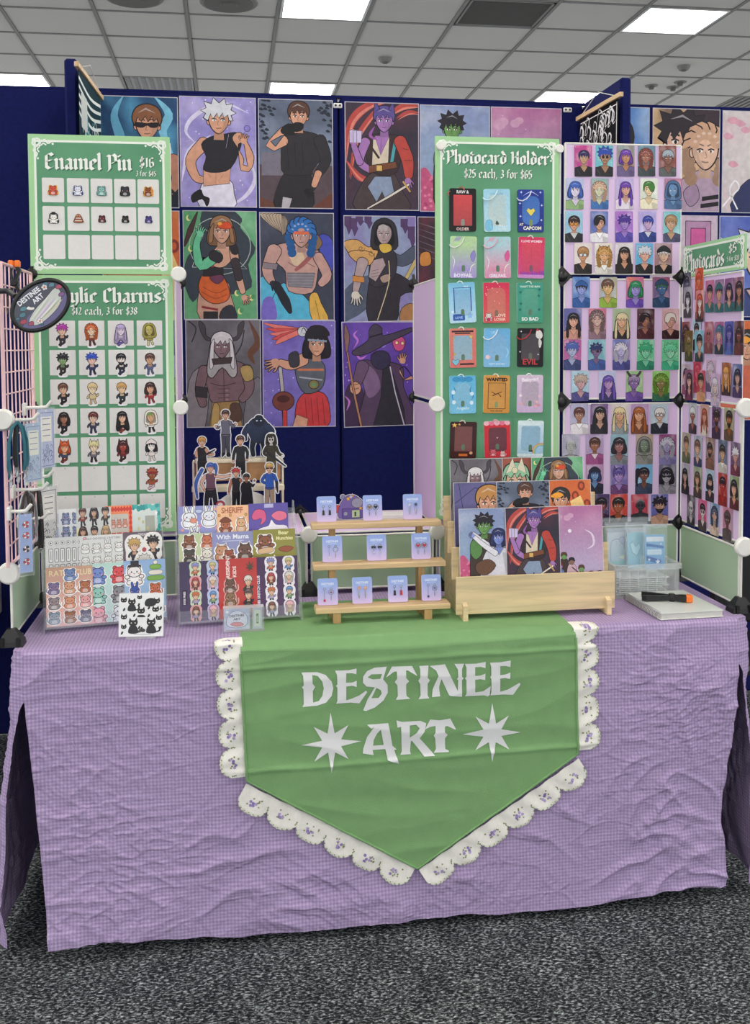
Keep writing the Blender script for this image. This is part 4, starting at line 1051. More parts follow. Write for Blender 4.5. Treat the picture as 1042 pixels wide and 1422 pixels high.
def portrait_card(bg1, bg2, hr, sk, cl, st='s', ex='', seed=0, glow=None):
    a = Art(100, 166, 6)
    a.cloud(bg1, bg2, glow or lt(bg1, .35), 2.2, seed, 6, 9)
    rr = random.Random(seed)
    a.sparks(9, lt(bg1, .7), seed, 1.6)
    r = 25.5+rr.uniform(-2, 2.5)
    bust(a, 50+rr.uniform(-5, 5), 66+rr.uniform(-6, 4), r, sk, hr, cl, st, ex, 1 if rr.random() < .5 else -1)
    return a

def chibi(a, cx, cy, s, hr, sk, cl, lg, st='s', ex='', f=1):
    """small big-headed figure; s is half the head width"""
    a.limb([(cx-.35*s, cy+2.3*s), (cx-.45*s, cy+3.2*s), (cx-.5*s, cy+3.9*s)], (.6*s, .5*s, .55*s), lg, .12*s, INK)
    a.limb([(cx+.35*s, cy+2.3*s), (cx+.5*s, cy+3.1*s), (cx+.75*s*f, cy+3.7*s)], (.6*s, .5*s, .55*s), lg, .12*s, INK)
    a.limb([(cx-.6*s, cy+1.4*s), (cx-1.2*s, cy+1.9*s), (cx-1.35*s, cy+2.4*s)], (.5*s, .45*s, .4*s), cl, .12*s, INK)
    a.limb([(cx+.6*s, cy+1.4*s), (cx+1.2*s, cy+1.8*s), (cx+1.4*s, cy+1.3*s)], (.5*s, .45*s, .4*s), cl, .12*s, INK)
    a.blob([(cx-.6*s, cy+1.1*s), (cx+.6*s, cy+1.1*s), (cx+.8*s, cy+2.5*s), (cx-.8*s, cy+2.5*s)], cl, .12*s, INK)
    a.poly([(cx-.2*s, cy+1.1*s), (cx+.2*s, cy+1.1*s), (cx, cy+1.7*s)], lt(cl, .6))
    head(a, cx, cy, s, sk, hr, st, ex, f, .14, cl)
CHIBI_OUT = [(0,-2.3),(1.2,-2.1),(1.95,-1.0),(1.9,.4),(1.75,1.2),(1.85,2.4),(1.3,3.2),(1.2,4.4),(0,4.6),(-1.2,4.4),(-1.2,3.2),(-1.8,2.6),(-1.75,1.2),(-1.9,.3),(-1.95,-1.0),(-1.2,-2.1)]

def critter(a, cx, cy, s, col, kind='cat', halo='f7f4f0', eye=INK, f=1):
    """round sitting animal with a white cut line"""
    o = a.ox, a.oy, a.sc, a.fl; a.at(o[0]+cx*o[2]*o[3], o[1]+cy*o[2], o[2]*s, o[3]*f)
    def body(g, c, ol):
        if kind == 'cat': E = [[(-.75,-.5),(-.62,-1.35),(-.1,-.85)], [(.75,-.5),(.62,-1.35),(.1,-.85)]]
        elif kind == 'bunny': E = [catmull([(-.5,-.6),(-.72,-1.7),(-.4,-1.9),(-.12,-.8)], 3), catmull([(.5,-.6),(.72,-1.7),(.4,-1.9),(.12,-.8)], 3)]
        elif kind == 'rat': E = [circ(-.62, -.85, .36), circ(.62, -.85, .36)]
        else: E = [circ(-.58, -.9, .3), circ(.58, -.9, .3)]
        if kind in ('cat', 'rat'): a.line([(.7,.9),(1.25,.6),(1.2,-.1)], .22+g*2, c, smooth=3)
        for e in E:
            mx, my = sum(p[0] for p in e)/len(e), sum(p[1] for p in e)/len(e)
            a.poly([(mx+(p[0]-mx)*(1+g*2.2), my+(p[1]-my)*(1+g*1.6)) for p in e], c, ol, INK)
        a.blob([(-.8-g,.2),(-.95-g,.9),(-.6,1.25+g),(.6,1.25+g),(.95+g,.9),(.8+g,.2)], c, ol, INK)
        if kind == 'bear':
            for q in (-1, 1): a.ell(q*.95, .35, .34+g, .26+g, c, ol, INK, 8); a.ell(q*.7, 1.1, .36+g, .3+g, c, ol, INK, 8)
        a.ell(0, -.3, .92+g, .72+g, c, ol, INK, 14)
    if halo: body(.24, halo, 0)
    body(0, col, .09)
    a.blob([(-.35,.5),(.35,.5),(.45,1.1),(-.45,1.1)], lt(col, .35))
    for q in (-.36, .36): a.ell(q, -.28, .10, .13, eye, n=6)
    a.ell(0, -.05, .11, .08, dk(col, .35), n=6); a.ell(-.6, -.05, .14, .09, 'e79a9a', n=6); a.ell(.6, -.05, .14, .09, 'e79a9a', n=6)
    a.at(*o)

def hand(a, x, y, s, sk, ang=0, f=1):
    """an open hand, fingers fanned"""
    o = a.ox, a.oy, a.sc, a.fl
    ca, sa = math.cos(ang), math.sin(ang); R = lambda u, v: (x+s*f*(u*ca-v*sa), y+s*(u*sa+v*ca))
    for k, (u, L) in enumerate(((-.5, 1.0), (-.18, 1.25), (.15, 1.2), (.45, .95))): a.limb([R(u, 0), R(u*1.3, -L*.6), R(u*1.7, -L)], (.34*s, .3*s, .2*s), sk, .12*s, INK)
    a.limb([R(-.55, .5), R(-1.0, .1), R(-1.15, -.3)], (.36*s, .3*s, .22*s), sk, .12*s, INK)
    a.blob([R(-.6, .0), R(.58, -.05), R(.5, .9), R(-.45, .9)], sk, 0)
def swirl(a, pts, wd, col): a.line(pts, wd, col, True, 5)

# ---- the poster designs; canvas 100 x 143, plain invented figures in the posters' colours
def pst(n):
    a = Art(100, 143)
    sk, sk2 = 'd9a184', 'b98068'
    if n == 'teal':
        a.cloud('22436b', '2c5c86', '5aa7cc', 3, 3)
        swirl(a, [(8, 143), (4, 90), (25, 60), (18, 25), (30, 0)], 13, '6fb6d6'); swirl(a, [(70, 0), (88, 22), (80, 45), (95, 80)], 12, '7cc0da')
        a.blob([(10, 143), (22, 80), (45, 62), (75, 62), (95, 85), (100, 143)], '1d2230', 1, INK)
        a.limb([(92, 80), (98, 105), (86, 125)], (18, 15, 9), sk2, .8); hand(a, 84, 124, 9, '2a2328', PI)
        head(a, 60, 36, 15, sk, '8a5a3c', 's', 'e')
    elif n == 'lavender':
        a.cloud('8f86c9', 'a59bd6', 'cfc6ec', 2.6, 5); a.sparks(40, 'e9e4f6', 4, .8)
        for P in ([(20, 60), (8, 45), (20, 25), (55, 8), (90, 20)], [(60, 143), (85, 128), (98, 105), (90, 80)], [(2, 110), (12, 70), (40, 50)]): swirl(a, P, 5.5, 'ded8f2')
        a.limb([(32, 60), (14, 82), (20, 104), (30, 108)], (17, 14, 11, 9), sk, .9)
        a.blob([(25, 143), (26, 118), (35, 110), (65, 108), (70, 125), (70, 143)], 'e7e2f2', .9)
        a.poly([(30, 92), (66, 90), (64, 112), (30, 116)], sk, .8); a.line([(47, 94), (46, 112)], .8, sk2); a.line([(36, 100), (40, 104)], .7, sk2); a.line([(56, 100), (53, 105)], .7, sk2)
        a.blob([(28, 62), (40, 52), (58, 48), (76, 46), (80, 62), (66, 92), (44, 98), (30, 94), (34, 78)], '26242b', .9)
        a.limb([(76, 52), (90, 78), (84, 92), (80, 62)], (16, 14, 11, 8), sk, .9); hand(a, 84, 54, 6, sk, .3)
        a.ell(88, 40, 4, 4, '8d83d0', .6); a.blob([(14, 128), (26, 120), (30, 128), (38, 132), (34, 143), (28, 133), (16, 138)], '1c1b20')
        a.line([(64, 48), (60, 66)], 2.4, 'c3bbe8', True)
        head(a, 51, 30, 13.5, sk, 'd9dbe2', 'm', '')
    elif n == 'grey':
        a.cloud('596274', '74809a', '8e9bb2', 2.2, 9)
        a.rect(0, 86, 100, 143, '5b4c53'); a.rect(4, 70, 36, 100, '7c7684'); a.poly([(70, 143), (100, 120), (100, 143)], '6d3f33'); a.poly([(0, 143), (0, 128), (40, 143)], '6b4136')
        for (x, y, sd) in ((0, 6, 1), (0, 30, 2), (92, 8, 3), (96, 34, 4), (10, 0, 5), (85, 0, 6)):
            rr = random.Random(sd)
            for _ in range(9): u, v = x+rr.uniform(-4, 12), y+rr.uniform(-4, 22); a.blob([(u-3, v), (u, v-2), (u+3.5, v+1), (u, v+2)], '2c3140', n=2)
        a.blob([(22, 143), (26, 112), (40, 92), (66, 92), (72, 116), (70, 143)], '2b292d', .9); a.poly([(32, 128), (44, 130), (40, 143), (30, 143)], 'b9b3b8')
        a.blob([(33, 50), (48, 42), (66, 42), (82, 48), (88, 70), (72, 92), (70, 98), (34, 98), (30, 75)], '2f2d32', .9)
        a.limb([(82, 52), (90, 78), (78, 100), (72, 116)], (17, 15, 10, 7), '2f2d32', .9); a.limb([(80, 96), (74, 112)], (10, 8), sk, .7); hand(a, 66, 122, 6, '1b1a1e', 2.4)
        a.limb([(34, 54), (16, 62), (34, 40)], (14, 13, 9), sk, .9); a.blob([(30, 40), (40, 32), (52, 36), (50, 46), (34, 46)], '1f1d21', .8)
        for x in (38, 48, 58): a.line([(x, 56), (x+2, 90)], .8, '1d1b20')
        head(a, 54, 22, 11.5, sk, '5b3d31', 's', '')
        a.blob([(44, 36), (50, 30), (60, 32), (58, 40), (48, 42)], '1f1d21', .8)
    elif n == 'ribbon':
        a.cloud('2d2c3a', '46394a', '55313f', 2.0, 12)
        for P, wd in (([(0, 78), (8, 30), (30, 6), (60, -4)], 12), ([(6, 100), (16, 50), (36, 18), (50, 2)], 7), ([(62, 14), (78, 5), (100, 2)], 9), ([(70, 20), (85, 12), (100, 12)], 5), ([(2, 78), (20, 100), (44, 104)], 9)): swirl(a, P, wd, 'b94a44'); swirl(a, [(x+1.5, y+2.5) for x, y in P], wd*.35, 'd98072')
        skv, skd = 'a878b6', '835a96'
        a.blob([(14, 143), (20, 112), (38, 92), (64, 92), (78, 118), (86, 143)], '4b3e40', .9); a.poly([(30, 112), (40, 98), (62, 98), (66, 118), (54, 128), (50, 118), (42, 132)], '8c9cb6', .8)
        a.blob([(26, 50), (40, 42), (60, 42), (76, 48), (70, 92), (36, 92)], '3c2c30', .9)
        a.poly([(38, 46), (60, 46), (58, 84), (36, 84)], 'd7c9b2', .7); a.poly([(40, 44), (60, 44), (48, 70)], skv, .6); a.line([(49, 48), (48, 68)], .8, skd)
        a.line([(30, 52), (46, 74)], 3, '3c2c30'); a.line([(68, 50), (62, 84)], 4, '4aa0a8')
        a.limb([(74, 50), (84, 74), (86, 96)], (17, 17, 12), 'b9483f', 1); a.line([(78, 60), (86, 62)], 1, '7c2c2a'); a.line([(80, 76), (90, 76)], 1, '7c2c2a'); hand(a, 85, 106, 6.5, skv, PI)
        a.limb([(28, 52), (20, 78), (34, 90)], (13, 11, 9), skv, .9); a.limb([(20, 80), (12, 58)], (10, 8), skv, .9); hand(a, 12, 54, 5, skv)
        for k in range(3): a.poly([(6+5*k, 38), (13+5*k, 36+k), (12+5*k, 54), (6+5*k, 54)], 'cdbfe0', .6)
        a.poly([(32, 84), (68, 78), (70, 86), (32, 94)], '7b4a33', .7); a.rect(42, 83, 50, 91, 'd9b36a', 0, .8)
        a.limb([(30, 141), (60, 124), (86, 108)], (2.2, 3.4, 3.2), 'ded6c8', .7); a.line([(78, 104), (88, 118)], 2.2, 'caa65a')
        head(a, 53, 24, 11.5, skv, '5b4f92', 's', 'q'); swirl(a, [(40, 32), (34, 44), (44, 50)], 4, '9a5aa8')
    elif n in ('sky', 'skyprint'):
        a.cloud('8592bd', '9fb7cc', 'c4cbd9', 2.2, 15)
        a.blob([(0, 143), (0, 92), (8, 84), (16, 94), (22, 104), (26, 143)], 'c65a82'); 
        rr = random.Random(5)
        for _ in range(24): x, y = rr.uniform(0, 24), rr.uniform(94, 140); a.ell(x, y, 2.5, 2, rr.choice(('dc7fa0', 'b34872', 'e59ab4')), n=6)
        a.blob([(24, 143), (20, 80), (26, 54), (46, 46), (66, 52), (72, 90), (74, 143)], '463a35', 1); a.blob([(22, 60), (36, 54), (42, 78), (30, 92), (20, 80)], '5d8a4e', .9)
        a.limb([(70, 80), (48, 64), (26, 46)], (12, 10, 8), 'e2dfe6', .8) if n == 'skyprint' else None
        if n == 'skyprint':
            a.limb([(70, 80), (95, 100), (90, 143)], (26, 26, 30), '5a4a42', .8); bust(a, 72, 54, 10, '7e8fd0', '2e3566', 'd9d6e0', 'b'); a.limb([(66, 82), (44, 66), (26, 50)], (11, 9, 7), 'e2dfe6', .8); hand(a, 24, 48, 5, '8f9bd8', -1)
            a.blob([(30, 100), (52, 92), (66, 104), (50, 120), (32, 116)], '6b4c3a', .8)
        head(a, 46, 32, 12, '6d9a58', '2a2630', 'm', '')
    elif n in ('pink', 'pinkprint'):
        a.bg(lambda u, v: mixc(mixc('b56d9c', 'b9a9c9', min(1, v*1.3)), 'd9a9c6', max(0, NV(u*2.5, v*3, 3))), 10, 14)
        for (x, y, r) in ((12, 24, 9), (18, 20, 7), (40, 18, 6), (34, 22, 7)): a.ell(x, y, r, r*.8, 'cf9fbd')
        a.sparks(20, 'e6cfe0', 8, .6); a.ell(38, 46, 3.4, 3.4, 'f4eaf2')
        swirl(a, [(66, 44), (80, 54), (82, 72), (70, 80)], 4, 'e3d3e4')
        if n == 'pinkprint':
            for i, (x, y, c) in enumerate(((10, 88, '3c3550'), (26, 94, '40332f'), (18, 112, '6d7fb0'), (40, 104, 'c9a9b6'), (58, 118, '59506a'), (76, 130, '7a3c46'), (92, 130, '933f46'))):
                a.blob([(x-9, 143), (x-8, y+8), (x, y+2), (x+8, y+8), (x+9, 143)], c, .6); a.ell(x, y-2, 5, 6, ('8c6a58', '6d9a58', 'a878b6')[i % 3], .5); a.blob([(x-6, y-2), (x-4, y-9), (x+4, y-9), (x+6, y-2), (x, y-5)], ('2a2630', '5b3d31', '7a2f2a')[i % 3], .4)
            a.line([(40, 112), (68, 136)], 2, '463a35')
    elif n == 'orange':
        a.cloud('cf5f35', 'd9763f', 'e89a5c', 2, 21)
        for (x, y) in ((82, 12), (92, 46), (88, 70), (90, 110), (80, 128), (70, 30)): a.ell(x, y, 7, 9, '8a3a2c'); a.ell(x, y, 3.4, 5, 'cf5f35')
        a.poly([(60, 40), (80, 30), (100, 80), (100, 143), (80, 143)], 'f2cf8a')
        a.blob([(4, 143), (10, 70), (34, 56), (58, 60), (74, 80), (78, 143)], 'cf6a52', 1); head(a, 42, 38, 14, sk, '33302e', 's', '')
        a.blob([(22, 30), (36, 22), (48, 28), (36, 34)], 'f0a53a', .6)
    elif n in ('green', 'greenprint'):
        a.cloud('4f9a66', '6fae80', '8cc79a', 2.4, 25)
        a.blob([(26, 0), (60, -4), (80, 10), (78, 22), (98, 48), (88, 70), (92, 100), (60, 110), (30, 100), (12, 120), (0, 90), (6, 60), (24, 40)], '3a434e')
        a.poly(circ(50, 46, 42, 38, 26), 'aebfb6', holes=[circ(50, 46, 41, 37, 26)])
        a.line([(12, 74), (86, 76), (30, 24), (12, 74)], .8, 'c6d2cb')
        for (x, y) in ((8, 10), (72, 108), (92, 114), (76, 132), (10, 50)): a.ell(x, y, 3.4, 4, 'e8e29a'); a.ell(x+1.8, y-1, 2.8, 3.4, '4f9a66')
        a.limb([(2, 46), (10, 26), (20, 2)], (2.5, 8, 1), '4a3230', .7)
        a.blob([(22, 143), (20, 108), (30, 92), (58, 92), (64, 112), (68, 143)], 'c79a86', .9); a.rect(26, 132, 46, 143, '2a2428'); a.line([(24, 126), (46, 130)], 3, '8c2f35'); a.blob([(48, 143), (52, 128), (66, 124), (72, 143)], '33333c')
        a.blob([(20, 98), (28, 82), (50, 82), (62, 104), (58, 118), (40, 122), (24, 112)], 'd3632e', 1); a.line([(26, 100), (44, 108), (58, 102)], .8, '9c3f1f', smooth=3); a.line([(24, 106), (42, 115), (58, 110)], .8, '9c3f1f', smooth=3)
        a.poly([(28, 72), (54, 70), (54, 86), (26, 86)], '2b262a', .8); a.blob([(36, 86), (52, 84), (54, 90), (46, 96), (38, 92)], '6d3b56', .6)
        a.poly([(34, 68), (46, 66), (46, 74), (32, 74)], 'b9402f', .6)
        a.blob([(40, 54), (52, 42), (68, 44), (72, 54), (58, 72), (44, 74), (36, 66)], 'd5a48c', .9)
        a.limb([(46, 58), (24, 72), (18, 48), (22, 32)], (14, 13, 10, 8), '6cc79a', .9); hand(a, 24, 28, 6.5, '7ed3a8', .35); a.limb([(40, 58), (48, 62)], (14, 14), '2e2a30', .6)
        a.limb([(68, 50), (72, 76), (80, 106)], (12, 11, 8), 'd5a48c', .9); a.limb([(70, 66), (75, 88)], (12, 10), '3a3238', .7); hand(a, 83, 116, 6, 'd5a48c', 2.7)
        a.blob([(62, 44), (72, 44), (74, 56), (66, 56)], '2e2a30', .7)
        head(a, 52, 27, 12, 'd5a48c', '9b7450', 'b', '', -1); a.blob([(46, 20), (60, 14), (66, 22), (56, 24)], 'd8502e', .5); a.ell(50, 17, 3, 2.4, 'e8a23c')
    elif n == 'blue':
        a.cloud('3b4050', '454a5c', '545a6c', 2, 30); skp = 'c39a90'
        for k in range(7): t = k/6; a.blob([(0+26*t, 2+3*t), (34-4*t, 4), (36-6*t, 26-8*t+12*t), (24+6*t, 24+2*t)], 'b7a48f', .5)
        for P in ([(0, 143), (0, 86), (18, 100), (30, 143)], [(12, 143), (26, 96), (44, 100), (66, 118), (70, 143)]): a.blob(P, '58b7d8', .9)
        a.blob([(2, 143), (4, 116), (16, 112), (22, 130), (20, 143)], '7a6bc4'); a.blob([(80, 30), (98, 36), (98, 76), (84, 70)], '4a52b4', .8)
        a.blob([(14, 50), (26, 42), (44, 40), (66, 44), (80, 52), (78, 78), (70, 106), (38, 104), (34, 78), (22, 66)], skp, 1)
        a.blob([(40, 54), (56, 52), (60, 66), (46, 70)], 'd9bfa0'); a.line([(38, 66), (50, 72), (60, 66), (74, 72)], 1, '8c5f5f', smooth=3); a.limb([(74, 52), (58, 68), (48, 76)], (5, 6, 4), 'a3605e', 0)
        a.poly([(36, 80), (74, 80), (70, 100), (38, 98)], '8f8a92', .7)
        for k in range(4): a.line([(37, 84+4*k), (72, 84+4*k)], .6, '5d5a64')
        a.limb([(20, 50), (10, 76), (16, 92)], (20, 15, 10), skp, 1); a.poly([(5, 66), (24, 68), (22, 76), (5, 74)], '8a7f86', .6); hand(a, 18, 96, 6, '2a2b34', PI-.5)
        a.limb([(22, 96), (34, 118), (40, 132)], (10, 12, 5), '22252e', .7); a.limb([(78, 58), (90, 82), (82, 94)], (14, 14, 10), skp, 1)
        a.blob([(62, 34), (76, 28), (84, 40), (76, 50), (62, 46)], '8a6a49', .8)
        a.blob([(70, 143), (66, 112), (76, 106), (82, 120), (92, 143)], 'e0b152', .8); a.line([(74, 116), (80, 143)], 1, 'a8792f')
        head(a, 56, 30, 12, skp, '2f6fb4', 'c', ''); a.rect(46, 25, 66, 29, 'e0714a')
    elif n == 'hood':
        a.cloud('8a93b4', '9aa9c6', '8b74b8', 2, 33); skg = 'b39d9e'
        for (x, y, L) in ((6, 0, 26), (14, 4, 24), (22, 0, 14), (34, 0, 18), (84, 4, 20), (94, 14, 30)):
            a.poly([(x-5, y), (x+5, y), (x+4, y+L*.4), (x+6, y+L*.55), (x+1, y+L), (x-2, y+L*.6), (x-5, y+L*.5)], '59406a', .4)
        a.blob([(0, 100), (40, 78), (60, 100), (0, 143)], '566074'); a.limb([(100, 48), (80, 60), (64, 52)], (18, 16, 10), '525a6b', .8); a.limb([(100, 60), (86, 84), (70, 110)], (6, 5, 4), 'c9b274', .6)
        a.blob([(34, 143), (34, 92), (46, 78), (70, 76), (92, 88), (100, 100), (78, 108), (72, 143)], '35323a', 1)
        a.blob([(38, 50), (56, 44), (72, 50), (72, 76), (60, 92), (36, 92)], '3a3740', .9); a.poly([(38, 60), (54, 56), (58, 66), (44, 88), (34, 82)], skg, .8)
        for k in range(3): a.line([(38, 74+4*k), (48, 72+4*k)], .7, '6d5c60')
        for P in ([(0, 36), (18, 32), (34, 42), (48, 38), (44, 56), (28, 62), (10, 54)], [(6, 50), (24, 46), (42, 52), (36, 66), (20, 64)]): a.blob(P, 'd2a263', .9)
        for q in ((24, 44), (38, 50)): a.line([(q[0]+5*math.cos(t*.7)*(1-t/12), q[1]+5*math.sin(t*.7)*(1-t/12)) for t in range(11)], .9, '8a5f30')
        a.limb([(26, 62), (20, 82), (16, 100)], (16, 12, 9), skg, .9); a.poly([(12, 80), (28, 82), (28, 90), (12, 88)], 'd08b45', .7); hand(a, 16, 110, 8.5, 'd9d2c4', PI)
        a.blob([(50, 82), (62, 78), (64, 86), (54, 90)], 'b59a8c', .7); a.line([(62, 60), (62, 90), (46, 140)], 1.2, 'd8cba0', smooth=3); a.blob([(78, 143), (80, 124), (96, 118), (96, 143)], 'b07f52', .8)
        head(a, 56, 25, 10.5, skg, 'b9b1b0', 'h', '', cl='35323a'); a.blob([(50, 38), (64, 38), (66, 46), (56, 50), (50, 46)], 'd9b34c', .7)
    elif n == 'dark':
        a.cloud('3a2f38', '4b3640', '8a3b4e', 2.5, 37)
        for k in range(6): a.line([(0, 8+8*k), (50+5*k, 20+12*k), (100, 10+20*k)], 2.4, '6d626d', True, 4)
        swirl(a, [(0, 143), (10, 100), (24, 92), (30, 120)], 7, 'd4637a'); a.blob([(4, 50), (16, 48), (18, 64), (4, 66)], 'd08b45', .8)
        bust(a, 60, 50, 16, sk, '3b2c2c', '51303a', 's', '')
    elif n == 'sliver':
        a.cloud('4c5486', '6a6aa0', '9a97c0', 2, 41)
        a.blob([(60, 143), (70, 100), (96, 92), (100, 143)], '5f4a84', .8); a.ell(86, 62, 18, 16, 'a8a7c8', .8); a.blob([(70, 84), (100, 76), (100, 96), (74, 100)], '8b9a6c', .7); bust(a, 34, 60, 15, sk, '38304a', '443c66', 's', '')
    elif n in ('horn', 'hornprint'):
        a.cloud('6e6a70', '5a565c', '817c84', 2, 45); skb = '7d6168'
        swirl(a, [(84, 0), (96, 30), (86, 46), (92, 60)], 10, '6a4636'); a.line([(64, 50), (74, 34), (78, 14)], 1.6, '332d31', smooth=4); a.line([(8, 30), (14, 12), (4, 2)], 1.6, '332d31', smooth=4)
        a.blob([(0, 143), (4, 80), (22, 62), (30, 80), (24, 143)], '8c8489', .8); a.blob([(76, 143), (84, 90), (100, 80), (100, 143)], '77727a', .8)
        a.blob([(22, 66), (36, 56), (62, 54), (82, 64), (78, 90), (68, 112), (36, 112), (28, 90)], skb, 1)
        a.line([(50, 66), (50, 108)], .9, '4a393f'); a.line([(32, 84), (48, 88), (66, 84)], 1, '4a393f', smooth=3)
        for k in range(3): a.line([(42, 92+6*k), (58, 92+6*k)], .8, '4a393f'); a.ell(54, 94+6*k, 2.4, 2, '94787f', n=6)
        a.poly([(34, 110), (70, 108), (74, 143), (30, 143)], 'a07f4e', .8); a.blob([(36, 112), (44, 116), (42, 143), (32, 143)], 'b9975e', .7); a.blob([(58, 114), (70, 112), (74, 132), (60, 136)], '5c4238', .7)
        a.limb([(24, 66), (18, 92), (22, 112)], (14, 13, 11), skb, .9); a.poly([(12, 88), (28, 90), (28, 104), (12, 102)], '3a3438', .7); a.limb([(80, 66), (84, 92), (74, 106)], (16, 13, 10), skb, .9)
        a.blob([(72, 64), (86, 62), (90, 78), (78, 82)], 'b0935a', .8)
        for s in (-1, 1): a.blob([(48+s*8, 26), (48+s*20, 22), (48+s*22, 8), (48+s*30, 2), (48+s*28, 16), (48+s*20, 28)], '4a4247', .7)
        head(a, 48, 36, 11.5, '8a6c74', 'd8d2d4', 'l', ''); a.poly([(34, 52), (62, 50), (60, 58), (36, 60)], '4a3a3c', .6)
    elif n == 'purple':
        a.cloud('7668bc', '8e80cc', '5e4fa6', 2.2, 50); a.sparks(26, 'd9d0f0', 6, .8)
        for k in range(5): a.limb([(54, 14), (26, 10+4*k), (2+4*k, 4+7*k)], (7, 7, 1.5), 'd8504f' if k % 2 else 'e47a72', .5)
        a.ell(55, 15, 7, 7, 'cfd2da', .8); swirl(a, [(52, 18), (56, 10), (60, 16), (55, 18)], 1.4, INK)
        a.blob([(48, 143), (46, 112), (60, 96), (84, 98), (92, 120), (88, 143)], 'cc3f42', 1)
        for x in (58, 66, 74, 82): a.line([(x, 104), (x+3, 140)], .8, '8a2428')
        a.poly([(40, 143), (46, 126), (62, 132), (60, 143)], 'd9a184', .7)
        a.blob([(46, 52), (62, 46), (82, 56), (86, 72), (80, 92), (58, 98), (46, 78)], '60656f', 1); a.line([(48, 66), (84, 66)], 3, 'd07a55', smooth=0); a.line([(50, 76), (82, 80)], 2, 'a9b0b8'); a.ell(70, 86, 7, 6, '8f7d4a', .8); a.ell(70, 86, 3.5, 3, '6f9a6a')
        a.limb([(56, 52), (38, 60), (24, 56)], (17, 13, 9), sk, 1); a.blob([(36, 46), (48, 42), (50, 60), (38, 62)], '3a3a42', .8); hand(a, 14, 58, 9, sk, -1.9)
        a.limb([(24, 64), (27, 96), (30, 143)], (5, 5, 5), 'b9b3b0', .8); a.poly(circ(28, 108, 15, 13, 16), '7a3f38', .9); a.ell(28, 105, 9, 5, '502724')
        a.rect(27, 120, 33, 143, 'c8403c', 0, .7)
        head(a, 74, 32, 12, sk, '26222b', 'b', '', -1); a.blob([(58, 24), (66, 8), (84, 8), (92, 20), (76, 22)], '26222b', .8); a.line([(62, 26), (88, 28)], 2.6, '8fa2b8')
    elif n == 'wizard':
        a.cloud('5b3f9a', '6a4aae', '7d5cc0', 2, 55); a.sparks(22, 'c9a9e4', 9, .9)
        a.blob([(0, 143), (2, 96), (16, 80), (30, 100), (28, 143)], '45304f')
        for P in ([(16, 36), (22, 26), (17, 18), (22, 12)], [(4, 120), (8, 108), (2, 100)], [(34, 46), (24, 50), (16, 36)]): swirl(a, P, 3, 'c87ad2')
        a.blob([(22, 143), (30, 96), (22, 66), (30, 52), (48, 56), (66, 56), (84, 64), (84, 90), (96, 120), (96, 143)], '59445f', 1)
        a.poly([(56, 62), (66, 60), (84, 120), (86, 143), (40, 143), (52, 104)], '33303a', .8); a.blob([(28, 60), (44, 66), (52, 90), (36, 104), (28, 84)], '84688a'); a.line([(66, 62), (72, 96), (84, 143)], 1.6, 'cfc6d8')
        a.limb([(28, 60), (22, 76), (16, 90)], (18, 15, 10), '6d5470', .9); a.ell(17, 90, 8, 9, sk, .9); a.line([(12, 86), (22, 84)], .8, INK); a.line([(12, 92), (22, 90)], .8, INK)
        a.limb([(7, 40), (14, 90), (24, 143)], (2.6, 3, 3.2), 'b98262', .7); a.limb([(5, 4), (7, 20), (6, 40)], (1.5, 8, 3), '8d6a62', .7)
        a.limb([(84, 68), (92, 80), (84, 66)], (12, 12, 8), sk, .9); hand(a, 84, 52, 6.5, sk, .2)
        a.blob([(70, 26), (80, 20), (88, 28), (84, 40), (74, 40)], 'd8568c', .8); a.ell(76, 30, 2.2, 2.2, 'f4e2a8', .5); a.ell(84, 31, 2.2, 2.2, 'f4e2a8', .5)
        a.blob([(40, 46), (52, 40), (64, 44), (66, 58), (54, 66), (42, 60)], '3b3450', .9); a.ell(57, 32, 4, 4, '9a8ee0')
        a.blob([(14, 40), (36, 26), (38, 12), (46, 4), (56, 10), (58, 20), (96, 10), (100, 14), (64, 30), (40, 42), (20, 46)], '4c4356', 1); a.line([(37, 22), (57, 17)], 2, '2c2633')
    elif n == 'bluehair':
        a.cloud('4a78c0', '6f9ad2', 'a9c4e4', 2, 60); bust(a, 42, 54, 22, 'e8c6ac', '26242c', '3f66b4', 's', 'g')
    elif n == 'embrace':
        a.cloud('d9b78a', 'cfa58a', '3a2c34', 1.6, 64); a.poly([(50, 0), (100, 0), (100, 60), (76, 40)], '3a2d36')
        a.blob([(40, 143), (36, 108), (60, 88), (86, 84), (100, 100), (100, 143)], 'b39bb0', 1); a.blob([(46, 116), (64, 104), (70, 124), (56, 136)], 'a388a4', .9)
        head(a, 44, 46, 24, 'd9ad98', '2c252c', 'm', ''); head(a, 78, 58, 20, 'e3bca4', 'cda386', 'c', '', -1)
        a.poly([(74, 122), (100, 118), (100, 124), (74, 128)], INK); a.poly([(72, 132), (100, 128), (100, 134), (72, 138)], INK)
    elif n == 'petal':
        a.cloud('d8d0cf', 'cfc4c6', 'e2bcc6', 2, 68); rr = random.Random(4)
        for _ in range(9): x, y = rr.uniform(4, 60), rr.uniform(6, 80); a.blob([(x-7, y), (x, y-5), (x+9, y+1), (x, y+5)], 'd9a0b2')
        a.blob([(16, 143), (30, 104), (60, 90), (100, 96), (100, 143)], '2e3560', 1); a.line([(0, 136), (14, 120), (26, 108), (20, 98), (12, 112), (24, 138)], 2.2, 'f0eef2', smooth=4)
        head(a, 84, 62, 20, 'e2b79e', '23222c', 'm', '')
    elif n == 'door':
